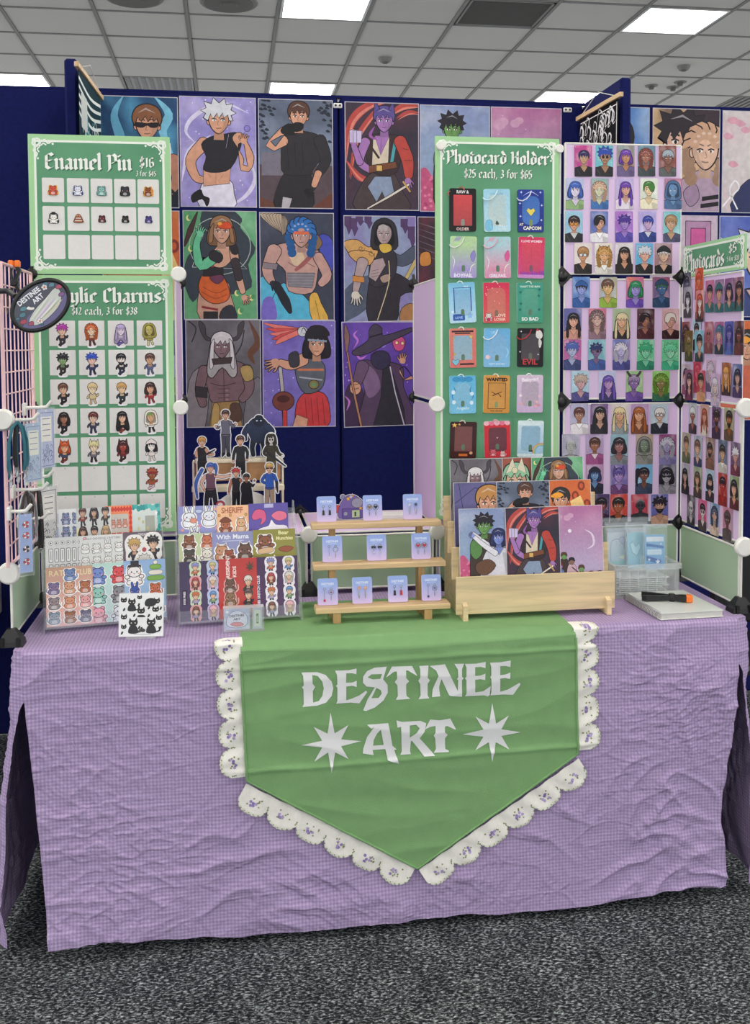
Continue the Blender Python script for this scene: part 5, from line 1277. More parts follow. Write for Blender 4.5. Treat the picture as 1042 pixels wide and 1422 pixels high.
        a.cloud('d3c0d0', 'c9b2c6', None, 2, 70); a.rect(52, 8, 90, 143, 'b98fb2', 0, 1); a.rect(60, 18, 82, 60, 'd05f9c', 0, 1); a.rect(60, 72, 82, 120, 'd05f9c', 0, 1); a.blob([(0, 20), (16, 10), (24, 30), (10, 46), (0, 44)], '231f26')
    elif n == 'whitehair':
        a.cloud('4b5cb0', '5f74c4', '8a9ad8', 2, 72); swirl(a, [(0, 30), (30, 44), (60, 40)], 3, 'e4e6f2'); bust(a, 62, 60, 24, 'e6c3ae', 'dcdcdf', '3f4a80', 'm', '')
    elif n == 'fair':
        a.cloud('5b5784', '726c9c', '4a4670', 2, 75)
        for P in ([(0, 40), (40, 10), (100, 30)], [(10, 0), (30, 143)], [(60, 0), (80, 143)]): a.line(P, 1.4, '3d3a5e')
        bust(a, 66, 40, 20, 'd9a184', 'c08a4e', '2d2c38', 's', '')
    elif n == 'fox':
        a.cloud('a25a48', '7c4438', None, 2, 78); bust(a, 50, 44, 20, 'e0b79a', '8fbf9a', '5c7a62', 'l', 'o'); a.poly([(30, 30), (44, 0), (50, 22)], 'd9d0b8', .8); a.poly([(70, 30), (62, 0), (52, 22)], 'd9d0b8', .8); a.ell(48, 24, 6, 6, 'd9d4b0', .7)
    a.rect(0, 0, 100, 143, INK) if not a.V else None
    return a
def white_border(a, t=1.0, col='c9c6d0'):
    for q in ((0, 0, a.w, t), (0, a.h-t, a.w, a.h), (0, 0, t, a.h), (a.w-t, 0, a.w, a.h)): a.rect(*q, col)
    return a

# ================================================================ posters on the blue partition
def poster(n, x0, x1, ztop, lab, grp='posters on the blue partition', rot=0, h=None):
    W = x1-x0; H = h or .404
    a = pst(n); white_border(a, 1.0)
    o = a.build('poster', W, H, .002, M_POSTER, 'd8d6d2', loc=((x0+x1)/2, YW-.0005, ztop-H/2), rot=(0, rot, 0)); tag(o, lab, 'poster', grp); return o
poster('teal', .068, .347, 2.366, 'poster with brown haired figure in dark glasses on teal smoke, top row')
poster('lavender', .352, .632, 2.372, 'poster with silver haired figure in black crop top on lavender swirls')
poster('grey', .640, .919, 2.371, 'poster with brown haired figure in dark clothes before grey ruins')
poster('ribbon', .964, 1.248, 2.369, 'poster with violet skinned figure in red sleeved coat and red ribbons')
poster('sky', 1.252, 1.526, 2.366, 'poster with green skinned figure on cloudy sky behind the photocard holder sign')
poster('pink', 1.530, 1.812, 2.366, 'pink sky poster above the photocard holder sign')
poster('orange', .066, .347, 1.953, 'orange poster mostly hidden behind the left green signs')
poster('green', .358, .630, 1.955, 'green poster with figure in orange skirt and green arm')
poster('blue', .640, .920, 1.952, 'poster with curly blue haired bare chested figure and wings')
poster('hood', .957, 1.235, 1.944, 'poster with black hooded figure with golden shoulder scrolls')
poster('dark', 1.242, 1.526, 1.943, 'dark red poster half hidden by the lilac side panel')
poster('sliver', .070, .351, 1.552, 'blue violet poster showing as a sliver beside the acrylic charms sign')
poster('horn', .362, .640, 1.552, 'grey poster with horned silver haired warrior')
poster('purple', .646, .922, 1.548, 'violet poster with black haired figure in red skirt and fiery plume', rot=.004)
poster('wizard', .950, 1.228, 1.545, 'purple poster with robed figure in wide hat holding staff', rot=-.02)
G = 'posters on the neighbouring partition'
poster('bluehair', 1.956, 2.172, 2.380, 'blue poster with black haired figure in glasses right of partition end', G)
poster('embrace', 2.185, 2.467, 2.380, 'brown poster of black haired and blond figures embracing', G)
poster('petal', 2.478, 2.76, 2.378, 'pale petal poster with navy coat cut by right edge', G)
poster('door', 2.180, 2.462, 1.962, 'pink poster with a door behind the photocards sign', G)
poster('whitehair', 2.470, 2.752, 1.962, 'blue poster with white haired figure above the photocards sign', G)
poster('orange', 2.480, 2.76, 1.545, 'warm coloured poster at right edge beyond the photocard panel', G)

# ================================================================ goods pinned to the signs
ORD = ('first', 'second', 'third', 'fourth', 'fifth', 'sixth')
YB = YS-.005                                     # printed face of the sign boards
def sign_xy(cx, cz, W, H, U, u, v): return cx-W/2+u*U, cz+H/2-v*U
# enamel pins
PINS = [('red orange dragon-like bear', 'd0503a', 'bear', 'e0a23c'), ('white and blue bear', 'dfe2ee', 'bear', '3f4a86'), ('mint green bear', '86bcb0', 'bear', '7b8f93'), ('black and grey bear', '34353a', 'bear', '17171a'), ('golden brown squirrel', '8a4a24', 'cat', 'd9a54a'),
        ('white hatted dog', 'ece8e2', 'dog', '221f22'), ('brown layered cake', '9a5a34', 'cake', '5a3322'), ('dark red cat', '6d2a30', 'cat', '2b1a1e'), ('black brown cat', '2d2422', 'cat', '14110f'), ('deep violet cat', '453c86', 'cat', '2b2555')]
for i, (nm, c, kind, oc) in enumerate(PINS):
    r, k = divmod(i, 5); x, z = sign_xy(.183, 2.022-.186, .372, .372, U1, (33.7, 68.5, 101.8, 135, 168.2)[k], (79.5, 120)[r])
    a = Art(40, 40); s = 11.5 if i < 7 else 8.5
    if kind == 'cake':
        for q in range(3): a.blob([(20-13+3*q, 32-8*q), (20-13+3*q, 26-8*q), (20+13-3*q, 26-8*q), (20+13-3*q, 32-8*q)], c, 1, oc); a.rect(20-11+3*q, 25.5-8*q, 20+11-3*q, 28-8*q, 'efe6da')
        a.ell(20, 9, 4, 3, 'c86a3a', .8, oc)
    else:
        critter(a, 20, 20, s, c, {'dog': 'bear'}.get(kind, kind), halo=None, f=-1)
        if kind == 'dog': a.rect(11, 4, 29, 8, oc); a.rect(14, -1, 26, 6, oc)
        if 'golden' in nm: a.blob([(28, 30), (36, 22), (34, 12), (29, 16), (30, 24)], 'c98a3a', .8, oc)
    o = [(-1.15,-.7),(-.95,-1.3),(-.3,-1.25),(0,-1.08),(.3,-1.25),(.95,-1.3),(1.15,-.7),(1.15,.2),(1.4,.5),(1.35,1.2),(.7,1.4),(-.7,1.4),(-1.35,1.2),(-1.4,.5),(-1.15,.2)]
    out = catmull([(20+s*p[0], 20+s*p[1]) for p in o], 2)
    if kind == 'cake': out = catmull([(6, 33), (6, 25), (10, 14), (16, 6), (24, 6), (30, 14), (34, 25), (34, 33)], 2)
    p = a.build('enamel_pin', .034, .034, .0028, M_GLOSS, oc, outline=out, loc=(x, YB, z))
    tag(p, '%s enamel pin, %s in the %s row of the pin sign' % (nm, ORD[k], ('top', 'middle')[r]), 'pin', 'enamel pins on the green sign')
# acrylic charms
CHARM = [('magenta haired', 'b03fa6', 'e3b79c', '2f2b36', '2b2933', 'm'), ('orange haired', 'c8622e', 'e8c6a2', '7a3a2c', '5f2a24', 'c'), ('lilac haired', 'b9a6d0', 'e0cfe0', '8f7cc0', '6f5aa8', 'l'), ('yellow hooded', 'c9bf5a', 'b9a860', '9a8f3a', 'c9c08a', 'h'),
         ('green skinned black haired', '26262a', '7fa06a', '33302e', '2b2622', 'm'), ('bright blue haired', '2f4fb8', 'e6bfae', '2c3566', '24284a', 'm'), ('black bearded', '1f1e26', 'e6d8cf', '26252e', '2a2a50', 's'), ('brown banded', '5a3a34', 'c99a78', '58618a', '4f5a84', 's'),
         ('brown haired black suited', '6a4230', 'dcae90', '2a282c', '242226', 's'), ('cream haired', 'd8bf8a', 'e8d2b0', 'd3bd8c', 'cbb184', 's'), ('blond black suited', 'c99a5a', 'e6c09a', '26333c', '20242a', 's'), ('dark haired red dressed', '43241f', 'd9a080', 'a83030', '962b2b', 'b'),
         ('black haired black clad', '2b2522', 'a8745a', '26242a', '211f22', 'b'), ('auburn haired', '6b2f2c', 'e2bca4', '3a3c52', '2c2f52', 's'), ('black haired red dressed', '1d1a1c', 'e8b896', 'b04030', '8f352a', 'l'), ('green hooded black trousered', '6f9a4a', 'd9a57a', 'e6ded2', '23262a', 'h'),
         ('orange cat eared', 'cf5a28', 'e8b088', '3f4a66', '7a2f22', 'b'), ('pale yellow cat eared', 'ddd39a', 'ead2b4', '6f6a76', '26262a', 's'), ('dark red cat eared', '4b1f22', 'a8402f', '6b2527', '3b1c1e', 'b'), ('white capped black haired', '201f24', 'efe6de', 'e2d6d2', 'd8c8c2', 'b')]
def charm(i, u, v, hr, sk, cl, lg, st, lab):
    x, z = sign_xy(.185, 1.647-190*U1, .372, 380*U1, U1, u, v)
    a = Art(60, 70); s = 10.5
    out = catmull([(30+s*p[0], 26+s*p[1]) for p in CHIBI_OUT], 2)
    a.poly(out, 'dedad8'); ex = 'q' if 'cat' in lab else 'd' if 'bearded' in lab else 'H' if 'capped' in lab else ''
    chibi(a, 30, 26, s, hr, sk, cl, lg, st, ex, 1 if i % 2 else -1)
    a.ell(30, 3.6, 2.2, 2.2, 'b9bcc2'); a.ell(30, 3.6, 1.0, 1.0, 'dcdad7')
    o = a.build('acrylic_charm', .058, .0677, .003, M_GLOSS, 'e6e8ea', outline=out, loc=(x, YB, z-.002), rot=(0, random.uniform(-.05, .05), 0)); tag(o, lab, 'charm', 'acrylic charms on the green sign')
for i, (nm, hr, sk, cl, lg, st) in enumerate(CHARM):
    r, k = divmod(i, 4); charm(i, CHU[k], CHV[r], hr, sk, cl, lg, st, '%s chibi acrylic charm, %s in the %s row of the charm sign' % (nm, ORD[k], ORD[r]))
charm(20, CHU[3], CHV[5], 'b52f3a', '9a5a34', 'a8543a', 'd8b8c0', 'm', 'red capped chibi acrylic charm alone among empty squares in the sixth row')

# photocard holders
def holder(n):
    a = Art(60, 92, 4)
    def frame(c1, c2, win, w2=None, x0=8, y0=12, x1=52, y1=80, r=3):
        a.rect(0, 0, 60, 92, (c1, c2), 4); a.rect(x0, y0, x1, y1, (win, w2 or win), r)
    def slot(y=72, c='5f7d66'): a.rect(26, y-6, 34, y+5, c, 2.5); a.ell(30, y-6, 4, 3.4, c)
    rr = random.Random(n)
    if n == 0: frame('141114', '1a1416', 'cf4a4e', 'a8484a', 9, 14, 51, 80, 1); slot(75, '8a8f86'); a.text(30, 10.5, 'RAW &', 9, 'ece6e6', .03, squash=.95); a.text(30, 90, 'OLDER', 9, 'e3c9c4', .03)
    elif n == 1: frame('9fd0e4', 'b5dcea', 'b4cdd2', 'bccfce', 9, 12, 51, 80, 6); [a.ell(9+rr.choice((0, 42)), 15+6*k, 2.5, 3, 'a9d6e6') for k in range(11)]; a.text(30, 13, 'LIVE LOVE', 6.5, '7fb3c9', .02); a.blob([(4, 70), (12, 66), (18, 70), (18, 88), (4, 88)], '7cc0dc', .6, '4f8fb0'); a.blob([(26, 76), (29, 68), (34, 76)], '3a4a44'); a.text(40, 82, 'STILL', 7, 'e6eef0', .02); a.text(42, 88, 'WOMAN', 5, 'e6eef0', .02)
    elif n == 2:
        frame('243a92', '223688', '3f6cb8', '4a78c0', 10, 14, 50, 76, 14); a.poly([(30, 58), (20, 46), (24, 40), (30, 44), (36, 40), (40, 46)], 'e0cf5a', .6); slot(74, '7f8f5a')
        for (x, y) in ((8, 6), (52, 6), (5, 30), (55, 34), (6, 58), (54, 66)): a.poly(starpts(x, y, 3.2, 1.1, 4), 'dfe3f4')
        a.text(8, 78, 'AT', 7, 'f1e7a9', .03); a.text(33, 87, 'CAPCOM', 10, 'f3eed2', .04); swirl(a, [(12, 14), (30, 5), (48, 14)], 2, 'b9c4e8')
    elif n in (3, 4):
        c = ('b5d79a', 'a592d0') if n == 3 else ('a9d3da', 'dc8fae'); frame(c[0], c[1], c[0], c[1], 8, 14, 50, 76, 3)
        for k in range(4): swirl(a, [(6+4*k, 12), (12+3*k, 6), (16+4*k, -2)], 2, '9a94c2' if n == 3 else 'd69ab6')
        a.blob([(46, 40), (54, 30), (57, 44), (52, 56), (47, 50)], '8f86c9' if n == 3 else 'd95a94', .4); swirl(a, [(6, 74), (10, 54), (4, 44)], 1.6, 'eef0ee'); swirl(a, [(44, 84), (48, 66), (58, 60)], 2, 'f2efd2'); slot(73); a.text(30, 90, 'BOYFAIL' if n == 3 else 'GIRLFAIL', 11 if n == 3 else 10, 'efeaf6', .03)
    elif n == 5:
        frame('d8325e', 'cf4a86', 'd94a5e', 'c84a6e', 8, 14, 52, 78, 2); a.line([(30, 16), (30, 50)], 3, 'a82a4a', True); a.text(30, 12, 'I LOVE WOMEN', 7.5, 'f4dfe4', .03, squash=.9); slot(72, '7d5a66')
        for k in range(14): a.blob([(4+4*k, 86), (6+4*k, 74+rr.uniform(-4, 4)), (8+4*k, 86)], '8a3fa6')
        a.rect(0, 84, 60, 92, 'c98ac6', 3)
    elif n == 6: frame('7cc0e0', 'b9def0', '7fb2d6', '9cc4de', 12, 16, 50, 76, 1); a.line([(12, 70), (12, 12), (50, 12), (50, 66)], 2.4, '2b4a9a'); a.rect(8, 72, 34, 86, '2f5cb0', 2, .6); a.text(21, 82, 'LOVE', 7, 'a9c9f0', .03); a.poly(starpts(46, 76, 7, 3), '8fc0ee', .5, '2b4a9a'); a.poly(starpts(7, 66, 4, 1.6), 'e6f4fb'); slot(70); a.text(40, 11, 'NEW', 4.5, 'e6f4fb', .02)
    elif n == 7: frame('d83058', 'd95a58', 'cf6a66', 'd07a6a', 9, 12, 51, 78, 12); critter(a, 12, 78, 7, 'e6dcd8', 'bear', halo=None); a.ell(12, 84, 5, 4, 'b52f56'); a.text(40, 78, 'LOVE', 9, 'f3d6c2', .03); a.text(38, 87, 'LOSER', 9, 'f3d6c2', .03); slot(72, '8a6a5a'); [a.ell(rr.uniform(4, 56), rr.uniform(6, 50), 1.4, 1.4, 'f0a0a6') for _ in range(9)]
    elif n == 8: frame('3d9a86', '3f9a7c', '5aa58c', '4f9a86', 11, 14, 49, 76, 12); [a.poly(starpts(x, y, 5, 1.6, 5), '1f5a5c') for x, y in ((8, 22), (50, 30), (9, 48), (51, 62), (7, 62), (52, 16))]; a.text(30, 11, 'WANT THIS MAN', 6.5, 'cfe6dc', .03, squash=.9); a.text(30, 87, 'SO BAD', 11, 'f0f4f0', .04); slot(70)
    elif n == 9:
        frame('dc7f72', 'd9766c', '8fb0c4', '9ab6c6', 9, 17, 51, 74, 2); a.rect(5, 5, 55, 9, '2a2426', 1.5); a.rect(12, 10, 48, 13, '2a2426', 1.5); [a.poly(starpts(x, y, s, s*.45), 'e8bf62', .4) for x, y, s in ((49, 20, 6), (9, 22, 3), (11, 60, 4), (50, 60, 3))]; slot(70)
        a.poly([(13, 88), (4, 78), (7, 72), (13, 75), (19, 72), (22, 78)], '7fc2d8', .8); a.rect(22, 82, 55, 86, '2a2426', 2)
    elif n == 10: frame('6db0de', '86bfe6', '7fb2dc', '8abade', 10, 14, 50, 76, 16); swirl(a, [(50, 70), (56, 56), (50, 44)], 2, 'b5d9f2'); [a.ell(9+3*math.cos(t), 68+3*math.sin(t), 2.6, 2.6, 'f0ccd2') for t in (0, 1.3, 2.5, 3.8, 5)]; a.text(30, 86, 'SOFT HOURS', 6, 'cfe6f6', .02); a.text(22, 12, 'LO', 7, 'cfe6f6', .02); slot(72)
    elif n == 11: frame('141216', '161216', '4a444a', '4d474c', 9, 13, 51, 76, 4); a.blob([(44, 4), (54, 6), (58, 18), (52, 26), (42, 20)], 'e6e0dc', .6); a.poly([(42, 6), (46, -1), (50, 6)], 'c22f3a'); a.blob([(50, 24), (56, 32), (54, 44), (50, 46), (48, 34)], 'ded8d4', .4); a.text(30, 86, 'EVIL', 19, 'c43a3e', .02); [a.poly(starpts(x, y, 2.6, .9, 4), 'f0ecee') for x, y in ((8, 8), (6, 56), (48, 62), (52, 44))]; slot(68, '6a6e60')
    elif n == 12: frame('62b6de', '7cc4e6', '86bcd8', '7fbcdc', 12, 18, 48, 76, 10); [a.ell(x, 9, 9, 6, '3f96cc', .5, '2c72a8') for x in (16, 30, 44)]; [swirl(a, [(x, 24), (x+d*5, 36), (x-d*2, 50), (x+d*4, 62)], 2.6, '2f7fc0') for x, d in ((8, 1), (52, -1))]; [a.ell(x, y, 4.4, 5, 'd9ecf6') for x, y in ((9, 40), (51, 44), (10, 64), (50, 66))]; a.text(30, 82, 'Angelic', 10, 'cfe8f4', .02); slot(70)
    elif n == 13: frame('d99a4a', 'cf9040', 'c98f48', 'd29a50', 11, 20, 50, 80, 1); a.poly([(10, 18), (51, 18), (51, 82), (10, 82)], '5a3a1c', holes=[[(11.5, 19.5), (49.5, 19.5), (49.5, 80.5), (11.5, 80.5)]]); a.text(30, 14, 'WANTED', 11, '2b1c10', .06); a.line([(18, 40), (28, 46), (42, 40)], 2, '5a3a1c'); a.line([(20, 50), (34, 44), (40, 52)], 2.4, '5a3a1c'); a.text(30, 88, 'DEAD OR ALIVE', 4, '2b1c10', .03); slot(74, '8f9a6a')
    elif n == 14: frame('dcc6dc', 'c9b0d4', 'b9a8bc', 'bcaabc', 10, 16, 50, 76, 8); a.text(30, 15, 'Babygirl', 12, 'f6eef6', .03, rot=-.06); [a.ell(x, y, 3.6, 3.6, c) for x, y, c in ((10, 70, 'e6aab6'), (46, 66, 'e8b4bc'), (50, 74, 'dc92a6'), (42, 76, 'e6aab6'), (8, 50, 'f2e2ea'), (52, 52, 'e8c0cc'))]; slot(72)
    elif n == 15: frame('3b1d20', '43201f', '7a4c4a', '7a4e4c', 10, 12, 50, 74, 1); a.poly(starpts(9, 9, 7, 3), 'f0bf5a', .4); a.poly(starpts(20, 7, 3.6, 1.6), 'e8a86a'); a.rect(20, 80, 40, 86, 'd0702f', 1); a.ell(48, 78, 4, 4, 'dca27a', .4); slot(66)
    elif n == 16: frame('cf2f3a', 'd03644', '6b3a44', '6f3c48', 10, 16, 52, 76, 8); [a.ell(6+12*k, 3, 7, 8, 'e87a9a' if k % 2 else 'f0b4c2') for k in range(6)]; critter(a, 20, 78, 7, 'e06a7a', 'bear', halo=None); critter(a, 42, 82, 6, 'e8c0c0', 'cat', halo=None); a.text(30, 44, 'v', 9, 'e8c0c4', .01); slot(66)
    else: frame('cfe2ea', 'a9cfe6', '8fb4cc', '96bed6', 8, 14, 52, 76, 6); [a.ell(6+9*k, 5, 7, 7, 'dcecf0') for k in range(6)]; [a.poly(circ(56, 78, 22-2*q, 22-2*q, 20), c) for q, c in enumerate(('d98a7a', 'e2c27a', '9ac28a', '8ab4d6', 'a9cfe6'))]; a.blob([(26, 78), (30, 70), (36, 78)], '33403c'); [a.ell(6+10*k, 88, 7, 5, 'dcecf4') for k in range(6)]; slot(70)
    return a
HN = ('black framed red photocard holder reading RAW & OLDER', 'pale icy blue photocard holder with small ice cube', 'deep blue photocard holder with yellow heart', 'green to violet photocard holder reading BOYFAIL', 'aqua to pink photocard holder reading GIRLFAIL', 'crimson photocard holder reading I LOVE WOMEN',
      'light blue photocard holder with navy window frame', 'red photocard holder with small bear in its corner', 'teal photocard holder reading SO BAD', 'coral photocard holder with blue heart slider', 'sky blue photocard holder with pink blossom', 'black photocard holder reading EVIL in red',
      'bright blue photocard holder with bow and curls', 'tan WANTED poster style photocard holder', 'pale mauve photocard holder with cursive heading', 'dark brown photocard holder with gold stars', 'red awning photocard holder with pink animals', 'cloudy blue photocard holder with rainbow')
STRAP = ('c86a5a', 'd9eef4', 'e6e8f4', 'f0f0ec', 'e8b4c4', 'f0dfe2', 'dfeef6', 'f0d2cc', 'd6ece2', 'f2e6e0', 'eaf4fa', 'b8343c', 'e0f0f8', 'f0e6d6', 'f2eaf2', 'e6d2c4', 'f0a8b8', 'eaf2f4')
sm = {}
for n in range(18):
    r, k = divmod(n, 3); u = (43.4, 98.5, 153.3)[k]+(0, 1, -1, 0, -.5, .6)[r]; v = (113.5, 187, 258, 329, 402.5, 474.5)[r]
    x, z = sign_xy(1.288, 2.043-300*U3, .364, 600*U3, U3, u, v); H = .121-.003*r; W = .0775
    tilt = (0, .02, -.01, -.01, .015, .03, .05, .01, -.015, .02, -.01, .02, .01, -.02, .015, -.03, .02, .05)[n]
    t = empty('photocard_holder', (x, YB, z), (0, -tilt if k < 2 else tilt*.6, 0))
    holder(n).build('card_frame', W, H, .0042, M_GLOSS, '2c2a30' if n in (0, 2, 11, 15) else 'dfe4e8', t)
    if STRAP[n] not in sm: sm[STRAP[n]] = mat('strap_cord_'+STRAP[n], STRAP[n], .7)
    if n in (1, 2, 3, 4, 10, 11): P = [(.001, -.0055, H/2-.004), (-.004, -.0075, H/2-.016), (-.014, -.0085, H/2-.027), (-.026, -.0085, H/2-.033), (-.037, -.0075, H/2-.031), (-.0415, -.004, H/2-.024)]
    else: P = [(.004, -.0055, H/2-.004), (0, -.006, H/2+.003), (-.006, -.004, H/2+.004), (-.012, -.002, H/2-.001)]
    MB().tube(P, .0017, 6).build('strap', sm[STRAP[n]], t)
    if n == 0: MB().tube([(-W/2-.001, -.003, H/2-.02), (-W/2-.005, -.004, H/2-.014), (-W/2+.002, -.005, H/2-.008)], .0016, 6).build('strap', sm[STRAP[n]], t)
    tag(t, HN[n]+', %s row of the tall sign' % (ORD[r] if r < 5 else 'lowest'), 'photocard holder', 'photocard holders on the green sign')

# ================================================================ photocards on the lilac panels
# rows of (x, bg top, bg bottom, hair, skin, clothes, style, extras, what to call it)
CW_, CH_ = .054, .0895
BACK = {
 'upper back': (Z3, [
  (223.6, [(810.3,'c23f86','a84f8e','2f2a5c','c29a78','26242b','s','','navy haired figure on pink'), (839.5,'5fb0be','7ac0c6','2f4aa8','b08468','2b2a2e','m','k','blue haired masked figure on teal'), (869.2,'6f9a9a','b06a5a','6f3fa8','c28a62','6b5c86','b','','violet haired figure on orange'), (898.2,'6d8fa0','5f7d92','8a4a40','a8705c','3f4a4c','c','','rust haired figure on grey blue'), (927.4,'8f4f48','7d463f','9aa6b0','8a5f50','5c6060','s','','grey haired figure on brick red')]),
  (269, [(798.4,'a9b4d8','c6c0e0','3f63b8','dcd2e6','8fb07a','b','o','blue bob haired smiling figure'), (833.3,'6fae9a','b88fb8','c9a58a','cfd0b0','3f6fae','c','','pastel haired figure in blue'), (867.9,'b3a4d6','c9b4dc','6a3fa8','d6a08c','e0d6e2','l','','purple braided figure on lavender'), (901.5,'dfe2d8','c9d0bc','3f7a34','e6cca4','e8e0c4','f','','green fringed figure in cream'), (935,'c46a86','6f8aa8','5f86b4','6f94bc','4a6a92','h','','blue hooded furry figure')]),
  (314.8, [(797.3,'9ac2d8','8fb8d0','33221e','d8a080','2a2a2e','s','gGv','brown haired figure in orange spectacles'), (832.4,'6a78b8','5566a6','201d24','cf9a80','e6e2e6','f','v','black fringed figure on blue'), (866.9,'a86ac0','8f5fc0','4a2f8c','9c7cc8','5a4aa8','m','','violet toned figure with messy hair'), (899.6,'b0a4d8','a69ad0','2f3f9a','c2a0c8','2c3f86','s','v','blue suited figure on lilac'), (933.2,'6fb6bc','86c2c4','a8825a','c69c7c','4a4a66','s','','fair haired figure on teal')]),
  (358.9, [(810,'e2d8d4','d9ccc6','b07f4a','cf9872','26221f','s','g','fair haired figure in green spectacles'), (838.5,'e6ddd2','ddd2c4','c08f4a','dca878','dcd6ce','c','qv','curly blond cat eared figure'), (866.9,'d9d2d4','cfc8ca','2a1f1f','d09a78','2b2422','l','','long black haired figure on white'), (894.8,'5fa8d0','6fb4d8','c6ccd4','e0a894','2a282b','m','','silver haired figure on bright blue'), (921.6,'b8a0a8','8a4a50','d2d4d8','dcb49c','26252a','s','H','white haired figure in black beanie')])]),
 'middle back': (Z2, [
  (405.9, [(807.4,'6f9ad0','3f66b0','2a2630','8f9ad8','2f5a9a','s','H','black capped figure on blue'), (844.9,'8fa0c0','c6b46a','6a4a3c','d9b074','8fb03f','s','','brown haired figure in green gradient'), (881.9,'d87a5a','8f4fc0','2f8a5a','9a8ad0','6a4ab0','b','','rainbow tinted figure on orange'), (918.4,'a84a5c','3f6fa0','3f7a4a','4a6f9c','2f4a6a','s','H','red to blue gradient figure')]),
  (449.7, [(795.5,'5a5f9c','6f6aa8','221a22','dca48c','c99080','l','','long black haired bare shouldered figure'), (829.9,'d05f80','a88f9a','7d6464','cfa89a','8a6a78','c','o','grey curly smiling figure on pink'), (863.5,'9fb08c','b0b89a','dccaa0','dca884','2a262a','l','','platinum long haired figure in black'), (897,'4a2c34','5f3238','2b2024','a8705c','4f262b','f','','dark haired figure on maroon'), (931.6,'d9b0b0','cf9aa0','e0d6cc','d09a86','3a2026','f','','white and black haired figure on pink')]),
  (492.8, [(795,'c05a96','a86aa0','4a5fa8','a8b0d0','3a4474','m','','blue haired figure on magenta'), (828.9,'7fb6c0','6aa0b4','2a3566','7f628c','3f5a9c','m','y','eye patched figure on teal'), (863.1,'5f7fc0','c07ab0','d0ccd6','b8b0d8','4a4a8c','c','','silver haired figure on blue'), (896.7,'6ac894','58b884','3fa878','7fd0a8','2f8a6a','m','','all green spiky haired figure'), (930.8,'72cc98','5fc088','6fd0a0','8fdcb4','3fae84','m','o','all green grinning figure')]),
  (536, [(806,'a9cad8','9cbcd0','b8a294','c89aa0','4f4a86','m','','beige haired figure in violet armour'), (843.9,'c2c6e2','b0b4d8','6a4fae','b890c0','3a3566','l','','long violet curled figure'), (881.3,'a8c894','8fb07a','9a86a8','8c6aa8','6f4fa0','s','x','horned violet figure on green'), (918.2,'8fd06a','6fb84f','6f9a34','8a7a4a','2f6a4c','c','','olive haired figure on bright green')])]),
 'lower back': (Z1, [
  (581.7, [(804.9,'a8a6c6','b8b4cc','5f3430','b07f68','e2dce0','s','v','auburn haired figure in white shirt'), (832.4,'7f5f90','6d5080','221e26','c69a84','2a2630','l','','black slick haired figure on violet'), (861.2,'d9cfc8','cfc4bc','e0cd9a','d9a582','8f9a9c','l','','platinum haired figure looking down'), (888.6,'c2a2c8','b090b8','a85f2c','d9a07c','7a4a34','l','','long orange haired figure'), (915.9,'b8cad4','a8bcc8','dcdad6','d6b09a','2b2f3a','s','gv','white haired spectacled figure')]),
  (623.9, [(793,'b0acc0','a09cb0','b8b8b8','a8aca8','8f9490','k','d','grey bald bearded figure'), (826.2,'b09ac0','a08ab0','4f3026','9a6248','a04f86','s','v','brown haired figure in magenta shirt'), (860.2,'8fb4c0','7fa6b4','2f2530','a06a68','7d838a','b','','dark bobbed figure in grey scarf'), (895.1,'b8a28c','a8927c','7c8a80','7a8a74','8a8884','h','','grey hooded figure'), (927.4,'8f3f78','7d3068','b8b8c4','9a92b8','8078a8','c','','lavender skinned figure on magenta')]),
  (665.2, [(826.2,'b88fb8','a87aa8','2b3a6a','6f94c0','26283a','b','H','blue skinned figure with dark cap'), (860.2,'7f6fae','6a5a9c','5a4a92','a888c8','6a3f72','s','q','violet skinned figure on purple'), (894.4,'6fa8cc','7fb4d4','24222c','7a4f42','3a4660','p','','dark haired figure with topknot on blue'), (927,'6d6a80','5c5a70','24222a','a8a4ac','8f8c94','b','e','grey toned masked figure')]),
  (707, [(834.3,'4a3f6a','5a3a6a','1f1a24','8f3a40','3a2a4f','s','','red faced figure on deep violet'), (859.8,'c8443c','d05040','26201f','b0603c','26222a','s','','black haired figure on scarlet'), (888.6,'c23f52','b03a4c','1c1b20','3f3f46','33383c','k','k','black hooded figure on crimson'), (916.3,'6a6ab0','5f62a8','26222c','c2947c','c89c86','m','d','bearded bare shouldered figure on indigo')])])}
